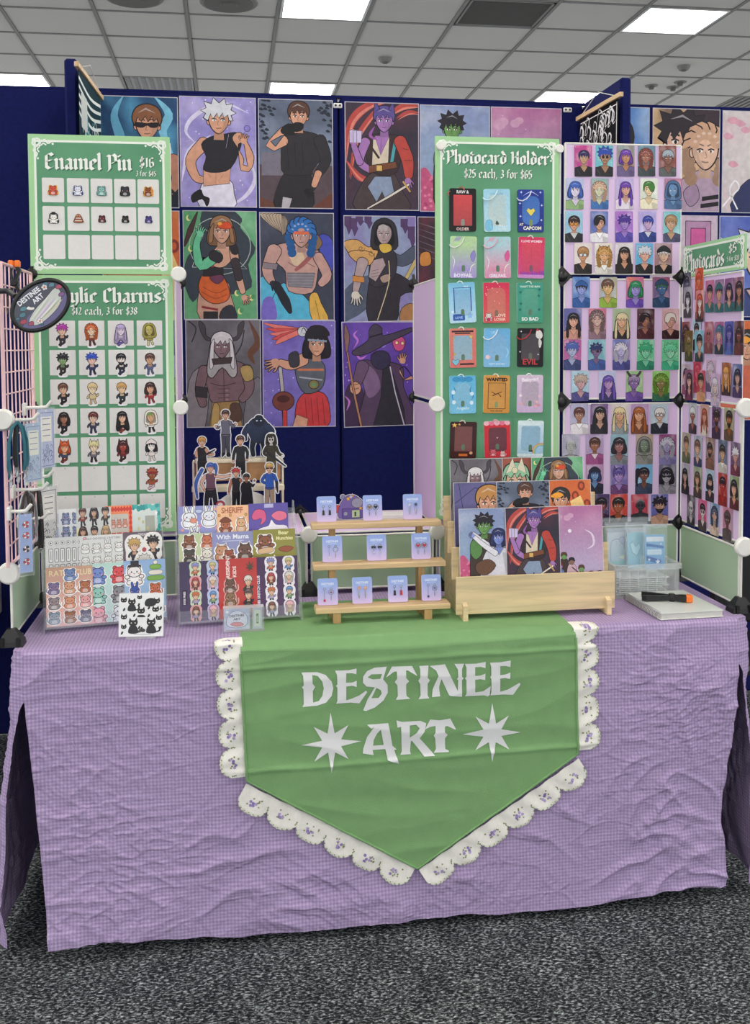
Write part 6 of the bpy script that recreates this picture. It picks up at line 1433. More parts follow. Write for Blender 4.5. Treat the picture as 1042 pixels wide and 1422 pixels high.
SIDE = {
 'middle side': (Z2, [
  ('back of first row', [(954.5,400,'4a4560','3a3650','2a2840','5a5670','2c2a3a','s','','dim violet figure peeking behind'), (971.5,394,'d05a34','c24a30','c8482c','d8734a','8f3a2c','s','','orange figure peeking behind')]),
  ('first row', [(955.4,420,'5f5c74','c8c4cc','2c2a34','e0dcdc','3a3844','b','','white faced dark haired figure'), (972.4,425,'d88a8a','cf7a70','c04a26','e6d6d0','26242a','l','','orange haired pale figure'), (986.3,411.5,'c26a92','a85a86','26202c','c99078','2f6a6c','s','','black haired figure in green'), (999.8,411,'7f6a92','b07a9c','2f2c50','d09a80','2f6668','s','H','navy capped figure in green'), (1013.6,409.5,'8a5a86','7d5080','2a2844','cf9a84','2f6466','b','','dark bobbed figure in green'), (1027,408.5,'7a4a62','8f5a72','2b242c','a8745c','2f5f5c','l','','long dark haired figure in green')]),
  ('back of second row', [(953,468,'8a3f44','74343a','3a2026','6d3034','4a2228','c','','maroon figure peeking behind'), (968,465,'a8cada','9cc0d2','26242c','d0a08c','2a2c36','s','','black haired figure peeking behind')]),
  ('second row', [(957.2,480.5,'7a5f34','5c4426','2f241c','8a6a3a','4a3820','k','k','brown masked figure'), (971.5,480.5,'7ab4c8','6aa6bc','1e1d24','d09a84','2a2e3c','s','','black haired figure on light blue'), (985,469,'b05a72','8f4a5a','c89c94','a86a68','7a4048','k','k','skull faced figure on rose'), (999.4,469.5,'c85a80','3f5a8c','3f6a8a','d0a094','2c2c3a','p','','teal ponytailed figure'), (1013.2,469.5,'4a4fa0','5a5cac','353a86','7a6ab0','4f63a4','l','','indigo toned figure'), (1027,469.5,'5c3038','4a262e','33201f','7a4238','5f2e2a','b','','dark brown toned figure')]),
  ('back of third row', [(953,527,'c4a4b4','b08fa4','2a2228','cf9a8c','8a3f62','s','','black haired figure peeking from behind'), (969,524,'c8385c','b83050','d03a5a','d8607a','9c2c48','s','','crimson figure peeking from behind'), (987.5,522,'cfa4c0','c092b0','c8b8cc','cfb0b8','5a4a66','c','','pink figure peeking from behind')]),
  ('third row', [(957.5,534.5,'8f4a72','7d4066','3f2430','d8a094','7a3054','l','','brown long haired figure in plum'), (974,536,'c23f58','b03650','26201f','cf9a7c','d0946c','s','','black haired figure on crimson red'), (994,541,'c8a8cc','b898c0','d8ccd8','d8c0bc','c4b0c8','b','','white haired figure on lilac'), (1009.3,526.5,'a05a34','8c4a2c','d89a4a','d8a07c','3a2228','l','','blond haired figure on rust'), (1024.8,529,'5f6a9c','4f5a8c','2c2640','c69a8c','46345c','b','','violet haired figure on blue')])]),
 'lower side': (Z1, [
  ('first row', [(962.6,581,'b8bcc4','a8a4ae','d6d8da','a05f52','3a3036','s','','white haired brown skinned figure'), (979,583.3,'b87a6a','d8c4b4','a8482c','d09074','d9cfc4','l','','red haired figure'), (995.4,587.2,'6d4f7a','5c3f68','2b1f26','7a4638','3a2a44','m','d','bearded figure on plum'), (1012.8,589.2,'a8b08a','8f7a52','1f1a1a','a0602c','5a4630','s','d','moustached figure on olive')]),
  ('second row', [(953.6,622,'a8a08c','8f8a70','5a3f2c','d09a74','5f6a4a','s','','brown haired figure on khaki'), (969.8,626.6,'9aa4b4','8a94a8','6a4a38','dcac8c','3a3f62','s','','brown haired figure in navy'), (986.8,629.7,'8f7060','7d5c50','2b2422','a0684c','7f5a48','s','d','dark bearded figure on brown'), (1004.3,633.6,'56627a','66728a','2c2522','d0a07c','c6c0b4','s','v','dark haired figure in grey'), (1022,637.5,'6a4f78','5f3f5c','d9d6da','c69082','6a3040','m','','white haired figure in plum')]),
  ('third row', [(952.5,665.3,'b0acb8','a09ca8','1d1a20','cfa08c','26242c','l','','long black haired figure in black'), (969.5,670,'8fa07c','7a8a68','5a4636','cf9c7c','4a3f36','b','','hooded brown haired figure'), (986.5,674.6,'a8c4d4','98b4c6','26242c','cf9c84','33303a','b','d','bearded figure in white headscarf'), (1004.3,680,'b03a2c','a03026','2a1a1c','b8342a','8f2a24','s','','all red figure'), (1020.6,684.7,'8fb07a','6a3a3c','231f22','dca488','5a2c30','b','','black haired figure on green')]),
  ('fourth row', [(960.2,708.7,'4a464c','3a363c','26242a','cfcace','2f2d33','k','k','grey skull faced figure'), (976,715.6,'d05a86','c24f7a','2a2228','e0d6d6','4a3a40','s','k','white masked figure on pink'), (992.7,721,'6f94b4','7fa4c0','3a4a66','cfa08c','d8c0b0','c','','blue haired bare chested figure'), (1010.5,727.2,'d08aa4','8f5a6c','33262c','5f403c','5a4a4e','s','H','capped dark skinned figure on pink')])])}
seed = 0
PX_ON_BACK = PW-.0036
for pn, (zlow, rows) in BACK.items():
    for ri, (py, cards) in enumerate(rows):
        for ci, (px, b1, b2, hr, sk, cl, st, ex, lab) in enumerate(cards):
            seed += 1; p = on_y(px, py, PX_ON_BACK)
            o = portrait_card(b1, b2, hr, sk, cl, st, ex, seed).build('photocard', CW_, CH_, .0006, M_GLOSS, 'e4e0e4', loc=(p.x, PX_ON_BACK, p.z), rot=(0, random.uniform(-.012, .012), 0))
            tag(o, 'photocard of %s, %s row of %s panel' % (lab, ('top', 'second', 'third', 'bottom')[ri], pn), 'photocard', 'photocards on the lilac panels')
for pn, (zlow, rows) in SIDE.items():
    for ri, (rn, cards) in enumerate(rows):
        for ci, (px, py, b1, b2, hr, sk, cl, st, ex, lab) in enumerate(cards):
            seed += 1; back = rn.startswith('back'); xx = XR-.0036-(0 if back or pn == 'lower side' else .0022); p = on_x(px, py, xx)
            o = portrait_card(b1, b2, hr, sk, cl, st, ex, seed).build('photocard', CW_-.003, CH_, .0006, M_GLOSS, 'e4e0e4', loc=(xx, p.y, p.z), rot=(0, 0, -PI/2))
            tag(o, 'photocard of %s, %s of %s panel' % (lab, rn, pn), 'photocard', 'photocards on the lilac panels')

# ================================================================ sticker sheets in clear tiered stands
M_SHEET = mat_print('sticker_sheet', .35, coat=.3, paint=.05)
def sheet(n, w=105, h=148):
    a = Art(w, h); R = random.Random(sum(map(ord, n)))
    def grid(cols, rows, fn, x0=0, y0=0, x1=None, y1=None):
        x1, y1 = x1 or w, y1 or h
        for j in range(rows):
            for i in range(cols): fn(x0+(x1-x0)*(i+.5)/cols, y0+(y1-y0)*(j+.5)/rows, j*cols+i)
    if n == 'rats':
        a.rect(0, 0, w, h, ('c49a80', 'efb9b4')); a.text(24, 22, 'RAT', 20, 'e6d8a8', .01, squash=.9); a.text(84, 22, 'CLUB', 20, 'e6d8a8', .01, squash=.75)
        cs = ['6a86b8', '7d6a94', 'd9a07a', 'b0683c', '8f7f80', 'd8926a', 'dfa09c', '8a98a8', 'a06440', '6f6a86']
        critter(a, 54, 20, 12.5, cs[0], 'rat')
        grid(3, 3, lambda x, y, k: critter(a, x, y, 12.5, cs[k+1], 'rat', f=1 if k % 2 else -1), 0, 34, w, h-4)
    elif n == 'bears':
        a.rect(0, 0, w, h, ('b4d6cc', 'c8dedd'))
        cs = [('6f88c8', '8a7fd0'), ('d8484a', 'e06a5c'), ('8fc8b8', '6fb09c'), ('8a8a90', '3a3a40'), ('e8a0b0', 'd85f8a'), ('e6eaf0', 'd2d8e2')]
        grid(2, 3, lambda x, y, k: critter(a, x, y+4, 17, cs[k][0], 'bear', halo='dfe8e6'), 0, 0, w, h)
    elif n == 'hats':
        a.rect(0, 0, w, h, ('8fb0d8', 'a9c8e0'))
        critter(a, 26, 34, 19, 'ece8e4', 'bear'); a.rect(10, 12, 44, 17, INK); a.rect(17, 1, 38, 14, INK)
        for q in range(3): a.blob([(62+3*q, 52-14*q), (62+3*q, 42-14*q), (98-3*q, 42-14*q), (98-3*q, 52-14*q)], '7fae4a' if q != 1 else 'e6ddd0', 1, '41602a')
        a.ell(80, 8, 6, 5, 'e9dfd2', .8)
        critter(a, 26, 78, 13, '3f5aa8', 'bunny'); critter(a, 78, 76, 14, 'c86a44', 'rat'); critter(a, 30, 120, 16, 'd8c090', 'bear'); critter(a, 78, 120, 16, '8a6a9a', 'cat')
    elif n == 'grid':
        a.rect(0, 0, w, h, 'd9dad8')
        for i in range(6): a.ell(14+15*i, 14, 5, 5, 'efefec', 1, '77787a'); a.poly([(12+15*i, 11), (17+15*i, 14), (12+15*i, 17)], '33343a')
        for j in range(3):
            for i in range(6): a.rect(9+15*i, 28+40*j, 19+15*i, 62+40*j, 'e9e9e6', 2, 1.4, '4a4b50'); a.line([(14+15*i, 33+40*j), (14+15*i, 56+40*j)], 2, '8f9094')
    elif n == 'doodle':
        a.rect(0, 0, w, h, 'dfe0dd'); a.text(52, 11, 'DAILY DOODLE CRITTERS', 7.5, '8a8486', .01); a.blob([(10, 4), (16, 4), (14, 10), (9, 9)], 'e0a8ac', .5)
        grid(4, 4, lambda x, y, k: critter(a, x, y, 10, 'e8e8e5', ('cat', 'bear', 'bunny', 'rat')[k % 4], halo=None, eye='55565a'), 0, 16, w, h)
    elif n == 'chibi':
        a.cloud('5a4a56', '7d6a76', None, 3, 3); a.text(56, 10, 'TREATS', 9, 'e6dfe2', .02)
        for (x, y, c, hc) in ((30, 36, '2b2a30', 'c8a05a'), (80, 32, '26252b', '231f22'), (56, 78, '3a3440', 'd8d2ce')):
            a.poly(catmull([(x+13*p[0], y+13*p[1]) for p in CHIBI_OUT], 2), 'efece8'); chibi(a, x, y, 11, hc, 'e2b898', c, '201f24', 'm')
        for (x, y) in ((56, 46), (20, 84), (92, 86), (14, 120), (96, 128)): a.ell(x, y, 8, 8, 'efece8'); a.ell(x, y, 6, 6, 'b0484a')
    elif n == 'silver1':
        a.rect(0, 0, w, h, ('eef0f0', 'c4c8cc')); grid(3, 4, lambda x, y, k: (critter(a, x, y, 12, '7f8cb4', ('cat', 'bear', 'rat')[k % 3], halo='e6e9f2') if k % 3 else a.rect(x-7, y-14, x+7, y+14, 'aab4d4', 3, 1.4, '5a648c')), 10, 6, w, h)
    elif n == 'silver2':
        a.rect(0, 0, w, h, ('d2d4d2', 'f0f0ee')); a.poly([(0, 50), (36, 60), (10, 90), (0, 90)], 'efe6b0')
        cs = ['5a2f2a', '2b2528', '3a302e', '4a2624', '2a2226', 'c8a878']; grid(3, 3, lambda x, y, k: chibi(a, x, y-12, 8.5, cs[k % 6], 'd8a888', ('8a3a34', '2b2a30', '4a4238')[k % 3], '2a2428', 'b' if k % 2 else 's'), 2, 0, w, h)
    elif n == 'orange':
        a.rect(0, 0, w, h, 'f08a5a'); [a.blob([(x-6, y), (x, y-8), (x+6, y), (x, y+6)], 'd8382f') for x, y in [(8+11*i, 10) for i in range(9)]+[(9, 20+13*j) for j in range(9)]+[(96, 20+13*j) for j in range(9)]]
        a.rect(18, 22, 88, 134, 'c9c2b8', 4); [a.rect(22+22*i, 70, 40+22*i, 92, 'd04a3c') for i in range(3)]; [critter(a, 31+22*i, 46, 9, 'd8907a', 'cat', halo=None) for i in range(3)]
    elif n == 'teal':
        a.rect(0, 0, w, h, ('dfe6e2', 'b9c4bc')); [a.ell(x, y, 8, 8, R.choice(('3fb0aa', '2f9a98', '66c4bc'))) for x, y in [(5+10*i, 6+R.uniform(-3, 5)) for i in range(11)]+[(100+R.uniform(-6, 4), 16+11*j) for j in range(12)]]
        a.rect(48, 30, 84, 120, 'a8aca0'); [a.poly(starpts(R.uniform(20, 84), R.uniform(26, 120), 7, 3), 'c6bf86') for _ in range(7)]; a.poly(starpts(90, 24, 8, 3.4), 'f2f4f2')
    elif n == 'bunnies':
        a.rect(0, 0, w, h, ('8f94cc', '9fa0d4')); critter(a, 28, 34, 17, 'eef0f4', 'bunny'); a.ell(38, 38, 9, 7, 'e2917a', .8); critter(a, 78, 32, 17, 'e6e8f0', 'bunny'); critter(a, 40, 84, 16, 'e9ebf2', 'bunny'); critter(a, 74, 92, 14, '6a6a80', 'cat')
        [a.poly(starpts(x, y, 6, 2.6), c) for x, y, c in ((10, 62, 'e8a48c'), (54, 52, 'd98aa8'), (96, 60, 'e0a0a0'), (94, 10, 'e6a890'))]; a.ell(52, 14, 9, 5, 'c0cbe6', .6)
    elif n == 'sheriff':
        a.rect(0, 0, w, h, ('f0bf94', 'eeb088')); a.text(50, 20, 'SHERIFF', 21, 'b0603c', .03, squash=.95); critter(a, 28, 56, 17, 'b0643c', 'bear'); a.blob([(8, 42), (28, 30), (48, 42), (28, 46)], '7d3f22', .8); critter(a, 78, 52, 16, 'dcae80', 'cat'); critter(a, 30, 104, 15, '6a4630', 'rat'); critter(a, 78, 104, 16, 'd08a5a', 'bear'); [a.ell(x, 26, 4, 4, 'd8a05a', .8) for x in (8, 44, 94)]
    elif n == 'violet':
        a.rect(0, 0, w, h, ('5a4ca0', '6a58b0')); a.rect(42, 2, 66, 12, 'b8b4d6'); a.blob([(8, 34), (20, 16), (42, 20), (46, 44), (30, 58), (34, 40), (16, 44)], 'd85a86', 1); a.blob([(60, 34), (76, 22), (98, 26), (100, 42), (78, 48)], 'e0708f', 1); a.blob([(10, 84), (30, 66), (52, 60), (60, 44), (72, 58), (100, 62), (104, 90), (60, 100), (20, 98)], 'f2eef4', .6); critter(a, 40, 120, 14, 'e6a8c0', 'bunny')
    elif n == 'leaf':
        a.rect(0, 0, w, h, ('bfca9c', 'c4cda6')); cs = ['8a5334', 'c86f4a', '4a4238', 'e2ddd2', '33302c', 'b8603a']
        grid(2, 4, lambda x, y, k: critter(a, x, y, 16, cs[k % 6], ('bear', 'cat', 'rat', 'bear')[k % 4]), 4, 4, w, h)
    elif n == 'mama':
        a.rect(0, 0, w, h, ('8c8fbc', '9a9cc6')); a.text(52, 18, 'With Mama', 17, 'eef0f6', .02); a.rect(26, 22, 80, 24, 'c3c6de'); critter(a, 24, 52, 17, 'c8906a', 'cat'); critter(a, 42, 60, 13, '9a4f34', 'bear'); critter(a, 82, 52, 18, '6a4a3a', 'cat'); critter(a, 30, 108, 17, 'b0603c', 'bear'); critter(a, 78, 108, 17, 'b8744a', 'cat')
    elif n == 'munch':
        a.rect(0, 0, w, h, ('8f8a3a', '9a9444')); a.text(76, 14, 'Bear', 14, 'e9e2a8', .03); a.text(78, 28, 'Munchies', 13, 'e9e2a8', .03, squash=.85); critter(a, 30, 34, 18, '8a5334', 'bear'); a.blob([(14, 50), (46, 46), (48, 58), (16, 62)], 'd9b48a', .8); a.blob([(62, 52), (80, 44), (100, 50), (82, 60)], '9a4f30', 1); a.poly(starpts(52, 74, 9, 5), 'efe9da'); critter(a, 26, 104, 17, '8a5334', 'bear'); critter(a, 80, 104, 18, 'a0633c', 'bear')
    elif n in ('dark', 'dark2'):
        a.rect(0, 0, w, h, ('3a2c4e', '4a3a62') if n == 'dark' else ('41264e', '553060')); a.rect(6, 70, 18, 108, '2a2036') if n == 'dark' else None
        cs = ['8a8ac0', 'c8c07a', 'b0343c', 'd8d2ce', 'c86a3a', '5f8ac0', '7a4a34', 'e6b0c0', 'a89ac8', '6f9a6a']
        if n == 'dark2': a.text(12, 128, 'CHIBI SKETCH CLUB', 9, 'e6e0ea', .03, 'l', rot=-PI/2)
        else: a.text(14, 106, 'EYES FRIES', 7, 'e6e0ea', .03, 'l', rot=-PI/2)
        def one(x, y, k):
            a.poly(catmull([(x+7.6*p[0], y-6+7.2*p[1]) for p in CHIBI_OUT], 2), ('c8d8b8', 'b9c4e0', 'd8a0a0', 'c8b8dc')[k % 4] if n == 'dark' else 'ece6ee'); chibi(a, x, y-7, 6.4, cs[k % 10], 'e2b898', cs[(k+4) % 10], '2b2833', ('m', 's', 'b', 'c')[k % 4])
        grid(2, 4, one, 18, 4, w, h)
    elif n == 'red':
        a.rect(0, 0, w, h, ('b8342f', 'c43c36')); a.text(30, 48, 'RESIDENT', 13, 'e9d6d0', .04, 'l', rot=-PI/2); a.text(48, 46, 'KIDS', 13, 'e9d6d0', .04, 'l', rot=-PI/2)
        cs = ['6a4a3a', 'd8d2c8', '8a6a4a', '55403a', 'b08a5a', '3a3230']; grid(2, 3, lambda x, y, k: (critter(a, x, y, 15, cs[k], 'cat', halo='e0a8a0') if k % 2 == 0 else chibi(a, x, y-8, 9, cs[k], 'ddb090', '33333a', '24242a', 's')), 6, 50, w, h)
        [a.limb([(86, 24), (86+12*math.cos(t), 20+12*math.sin(t))], (4, 1), '3a4a34', .3) for t in (0, .9, 1.8, 2.7, 3.6, 4.6, 5.5)]
    elif n == 'cats':
        a.rect(0, 0, w, h, 'ebecea'); K = '1d1c1d'
        def kitty(x, y, s, sit=True):
            if sit: a.blob([(x-s*.8, y+s*2.4), (x-s*.7, y+s), (x, y+s*.3), (x+s*.7, y+s), (x+s*.85, y+s*2.4)], K); a.line([(x+s*.6, y+s*2.2), (x+s*1.5, y+s*1.9), (x+s*1.5, y+s)], s*.35, K, smooth=3)
            a.blob([(x-s*.8, y-.1*s), (x-s*.5, y+s*.6), (x+s*.5, y+s*.6), (x+s*.8, y-.1*s), (x+s*.4, y-s*.6), (x-s*.4, y-s*.6)], K)
            for q in (-1, 1): a.poly([(x+q*s*.2, y-s*.5), (x+q*s*.62, y-s*1.25), (x+q*s*.85, y-s*.1)], K); a.ell(x+q*s*.35, y, s*.13, s*.13, 'e6e2d2', n=6)
        for (x, y, s, q) in ((11, 22, 9, 0), (30, 28, 11, 1), (48, 14, 7, 0), (52, 56, 11, 0), (88, 26, 10, 0), (86, 52, 10, 0), (12, 74, 9, 0), (94, 78, 9, 0), (34, 92, 13, 1), (76, 92, 13, 1), (12, 104, 8, 0)): kitty(x, y, s, q)
        a.blob([(60, 34), (64, 20), (78, 16), (88, 28), (82, 40), (66, 42)], K); a.blob([(46, 68), (58, 68), (62, 74), (44, 74)], K)
        for (x, y) in ((46, 36), (12, 50), (36, 68), (70, 46), (98, 48), (48, 106), (98, 108), (8, 122), (70, 70)): a.blob([(x-3, y+4), (x, y-5), (x+3, y-3), (x+1, y+4)], K)
        a.blob([(46, 118), (52, 108), (62, 112), (60, 120)], '3c3a36'); a.rect(36, 127, 76, 128.2, '8f8f8d')
    return a
def sticker_stand(lab, org, yaw, wid, tiers, tl):
    r = tag(empty('sticker_stand', org, (0, 0, yaw)), lab, 'display stand', 'clear stands of sticker sheets')
    lean = math.radians(9)
    for x in (0, wid):
        m = MB(); m.prism([(-.012, 0), (.175, 0), (.175, .02), (.15, .29), (.135, .29), (.02, .14), (-.004, .03)], -.0014, .0014, Matrix(((0, 0, 1, x), (1, 0, 0, 0), (0, 1, 0, 0), (0, 0, 0, 1)))); m.build('side_panel', M_CLEAR, r)
    for k in range(3):
        y, z = .004+.050*k, .012+.064*k
        m = MB(); M = Matrix.Translation((0, y, z)) @ Matrix.Rotation(-lean, 4, 'X')
        m.box(.002, wid-.002, .008, .010, 0, .135, M); m.box(.002, wid-.002, -.006, .010, -.003, 0, M); m.box(.002, wid-.002, -.008, -.006, -.003, .028, M); m.build('tier', M_CLEAR, r)
    R = Matrix.Translation(org) @ Matrix.Rotation(yaw, 4, 'Z')
    for k, row in enumerate(tiers):
        for i, (n, x0, W, H, lab_, zo) in enumerate(row):
            p = R @ Vector((x0+W/2, .004+.050*k, .012+.064*k)) + Matrix.Rotation(yaw, 4, 'Z') @ Matrix.Rotation(-lean, 4, 'X') @ Vector((0, .0075-.0016*zo, H/2+.001))
            o = sheet(n).build('sticker_sheet', W, H, .0008, M_SHEET, 'e9e9e6', loc=p, rot=(-lean, 0, yaw)); tag(o, lab_+', '+tl[k], 'sticker sheet', 'sticker sheets in clear stands')
TB = T+.0056
sticker_stand('clear three tier stand of animal sticker sheets at left end of table', (.060, .082, TB), math.radians(9.5), .300, [
    [('rats', .006, .113, .146, 'pink rat sticker sheet with cream heading', 3), ('bears', .105, .105, .148, 'mint sheet of gummy bear stickers', 1), ('hats', .196, .104, .150, 'blue sheet with hatted dog and green frog stickers', 2)],
    [('grid', .006, .100, .148, 'grey white sheet of boxed label stickers', 1), ('doodle', .090, .112, .148, 'white sheet of outlined animal stickers', 2), ('chibi', .198, .100, .150, 'dark mauve sheet of chibi stickers', 3)],
    [('silver1', .012, .084, .148, 'silver sheet of lavender animal stickers', 1), ('silver2', .084, .088, .148, 'silver sheet of small chibi stickers', 2), ('orange', .156, .072, .150, 'orange bordered sticker sheet', 1), ('teal', .226, .073, .150, 'silver sheet with teal bubbles', 2)]],
    ('front tier of left stand', 'middle tier of left stand', 'back tier of left stand'))
sticker_stand('clear three tier stand of character sticker sheets left of the earring shelf', (.388, .078, TB), math.radians(4.5), .312, [
    [('dark', .004, .105, .150, 'dark violet sheet of outlined chibi stickers', 1), ('red', .102, .098, .152, 'red sticker sheet with sideways heading', 3), ('dark2', .194, .112, .152, 'purple sheet of chibi stickers', 2)],
    [('leaf', .005, .095, .148, 'sage green sheet of animal stickers', 1), ('mama', .090, .108, .148, 'lavender sheet headed With Mama', 2), ('munch', .196, .112, .150, 'olive sheet headed Bear Munchies', 3)],
    [('bunnies', .006, .108, .148, 'periwinkle sheet of bunny stickers', 1), ('sheriff', .106, .086, .146, 'peach sheet headed SHERIFF', 2), ('violet', .190, .106, .148, 'violet sheet with pink creature stickers', 3)]],
    ('front tier of right stand', 'middle tier of right stand', 'back tier of right stand'))
# black cat sheet on its own low easel
r = tag(empty('sticker_stand', (.302, .004, TB), (0, 0, math.radians(-2))), 'low clear easel under the black cat sticker sheet', 'display stand')
MB().box(-.035, .035, -.010, .030, 0, .003).build('easel_base', M_CLEAR, r); MB().box(-.035, .035, .0, .002, .003, .07, Matrix.Translation((0, .012, 0)) @ Matrix.Rotation(-.16, 4, 'X')).build('easel_back', M_CLEAR, r)
o = sheet('cats', 105, 134).build('sticker_sheet', .107, .104, .001, M_SHEET, 'e9e9e6', loc=(.302, .0115, TB+.0555), rot=(-.16, .015, math.radians(-2))); tag(o, 'white sheet of black cat stickers standing in front of the left stand', 'sticker sheet')
# small clear case
r = tag(empty('display_case', (.549, .028, TB), (0, 0, .03)), 'small clear acrylic case with pale blue emblem card in front of right stand', 'case')
m = MB(); w2, h2 = .050, .062
m.box(-w2, w2, -.011, -.009, 0, h2); m.box(-w2, w2, .009, .011, 0, h2)
for b in ((-w2, -w2+.003, 0, h2), (w2-.003, w2, 0, h2), (-w2, w2, 0, .003), (-w2, w2, h2-.003, h2), (.018, .0205, 0, h2)): m.box(b[0], b[1], -.009, .009, b[2], b[3])
m.build('case_shell', M_CLEAR, r)
a = Art(66, 56); a.cloud('aab4d0', 'c6cbdc', 'e2e2ea', 3, 4); a.blob([(6, 40), (12, 16), (34, 6), (56, 16), (60, 40), (46, 50), (20, 50)], 'd9dde8', 1.2, '6a6f80'); a.text(33, 22, 'DESTINEE', 9, '3c3f4a', .03, rot=-.05); a.text(33, 31, 'ART', 9, '3c3f4a', .03); a.blob([(16, 42), (26, 36), (44, 38), (50, 44), (34, 48)], 'd8848a', .6); a.ell(8, 8, 4, 4, 'eef0f6')
a.build('emblem_card', .063, .053, .001, M_SHEET, loc=(-.0165, -.005, .0315), parent=r)
a = Art(24, 56); a.rect(0, 0, 24, 56, 'b9bccb'); a.rect(4, 6, 20, 50, 'cfd6c4', 2); a.rect(9, 16, 15, 42, '5c7a62', 1); a.text(13.5, 38, 'DROPS', 5, 'e6ead8', .02, 'l', rot=-PI/2)
a.build('vial_card', .024, .053, .001, M_SHEET, loc=(.034, -.005, .0315), parent=r)

# ================================================================ earring shelf
M_PINE = mat_wood('pine', 'e6c596', 0); M_PINEV = mat_wood('pine_upright', 'c9a06a', 2); M_PLY = mat_wood('birch_plywood', 'ecd3a6', 0)
SX0, SW = .731, .350
r = tag(empty('tiered_shelf', (SX0, .05, TB)), 'small three step pine shelf holding earring cards in the table middle', 'shelf')
SZ = (.786-TB, .885-TB, .982-TB); SY = (0, .055, .110); SD = .052
for k in range(3):
    m = MB(); m.box(0, SW, SY[k], SY[k]+SD, SZ[k]-.014, SZ[k], ch=.0015); m.build('shelf_board', M_PINE, r)
for x in (.045, .282):
    MB().box(x, x+.020, .004, .024, 0, SZ[0]-.0145).build('foot', M_PINEV, r)
    MB().box(x-.004, x+.012, SY[1]+.012, SY[1]+.032, 0, SZ[1]-.0145).build('upright', M_PINEV, r)
    MB().box(x+.004, x+.020, SY[2]+.020, SY[2]+.042, 0, SZ[2]-.0145).build('upright', M_PINEV, r)
    MB().box(x+.0005, x+.0035, .024, SY[2]+.020, .002, .018).build('side_rail', M_PINEV, r)
M_METAL = mat('jewellery_silver', 'b9bcc4', .25, .7)
EARK = {c: mat('earring_'+c, c, .3, .2) for c in ('26262c', 'b02f3a', 'd9a07a', 'c9ccd4', '3f4a78', '6f8a86', '8a6a3a')}
def earring_card(px, py, k, kind, lab):
    y = .05+SY[k]+.030; p = on_y(px, py, y); W, H = .052, .068; lean = .13
    t = tag(empty('earring_card', (p.x, y, TB+SZ[k]+.0012), (-lean, 0, .0)), lab, 'earring card', 'earring cards on the pine shelf')
    a = Art(52, 68, 5); a.bg(lambda u, v: mixc('93a9e2', 'd9bfe6', max(0, v*1.25-.35)), 4, 8); a.text(26, 16.5, 'DESTINEE', 7.5, 'dfe6f8', .03); a.rect(15, 19, 37, 20, 'c3cff0')
    a.build('card', W, H, .0012, M_SHEET, 'c9cdea', t, loc=(0, 0, H/2))
    for s in (-1, 1):
        c = Matrix.Translation((s*.0085, -.003, 0)); m = MB(); ms = [M_METAL]
        top = H-.027
        def ring(z, R, rad=.0008): m.tube([c @ Vector((R*math.cos(q*PI/8), 0, z+R*math.sin(q*PI/8))) for q in range(16)], rad, 5, closed=True)
        def drop(z0, z1, rr): m.tube([c @ Vector((0, 0, z0)), c @ Vector((0, 0, (z0+z1)/2)), c @ Vector((0, 0, z1))], [.0006, rr, .0006], 6)
        ring(top, .0028)
        ms = [M_METAL]; m2 = MB(); cm = kind[2 if s > 0 and len(kind) > 2 else 1]
        if kind[0] == 'drop':
            drop(top-.003, top-.010, .0007); m2.prism([(-.0024, -.0), (.0024, 0), (.0032, -.013), (-.0032, -.013)], -.001, .001, c @ Matrix.Translation((0, 0, top-.010)) @ XZ)
        elif kind[0] == 'ring':
            if s > 0: ring(top-.008, .0065); m2.lathe([(.0005, -.002), (.0028, 0), (.0005, .002)], 8, c @ Matrix.Translation((0, -.001, top-.008))); drop(top-.015, top-.030, .0012)
            else: drop(top-.003, top-.026, .0007); m2.prism(circ(0, 0, .003, .0036, 8), -.001, .001, c @ Matrix.Translation((0, 0, top-.029)) @ XZ)
        elif kind[0] == 'star':
            m2.prism(starpts(0, 0, .0058, .0026, 5, PI/2), -.001, .001, c @ Matrix.Translation((0, 0, top-.001)) @ XZ); drop(top-.006, top-.028, .0024)
        elif kind[0] == 'heart':
            m2.prism([(0, -.0055), (-.0058, .0012), (-.0034, .0046), (0, .0022), (.0034, .0046), (.0058, .0012)], -.001, .001, c @ Matrix.Translation((0, 0, top-.005)) @ XZ); ring(top-.005, .0075); drop(top-.013, top-.029, .0016)
        else:
            m2.prism([(-.0065, .0022), (.0065, .0022), (.0048, -.0042), (0, -.0018), (-.0048, -.0042)], -.001, .001, c @ Matrix.Translation((0, 0, top-.005)) @ XZ); drop(top-.008, top-.016, .0008); m.prism(starpts(0, 0, .0042, .0016, 4, PI/2), -.0008, .0008, c @ Matrix.Translation((0, 0, top-.020)) @ XZ)
        e = m.build('earring', M_METAL, t); m2.build('earring_gem', EARK[cm], e)
RW = ('lowest', 'middle', 'top')
for k, row in enumerate(([(455.5, 822, ('ring', 'b02f3a'), 'red gem and ring'), (503.4, 820, ('star', 'd9a07a'), 'peach star and pearl'), (553, 818, ('drop', '26262c', 'b02f3a'), 'black and red charm'), (599.5, 816.7, ('ring', '3f4a78'), 'silver chain and blue ring')],
                         [(461.8, 764, ('ring', 'c9ccd4'), 'silver ring and drop'), (523.5, 762, ('bow', '26262c'), 'dark bow'), (585.3, 760.8, ('heart', 'b02f3a'), 'red heart')],
                         [(453.8, 708, ('drop', '26262c'), 'long black drop'), (517.8, 707.5, ('heart', '8a6a3a', '26262c'), 'golden and black drop'), (573.5, 706, ('star', 'c9ccd4', '3f4a78'), 'silver star and blue drop')])):
    for px, py, kind, nm in row: earring_card(px, py, k, kind, 'periwinkle card of %s earrings on the %s pine step' % (nm, RW[k]))

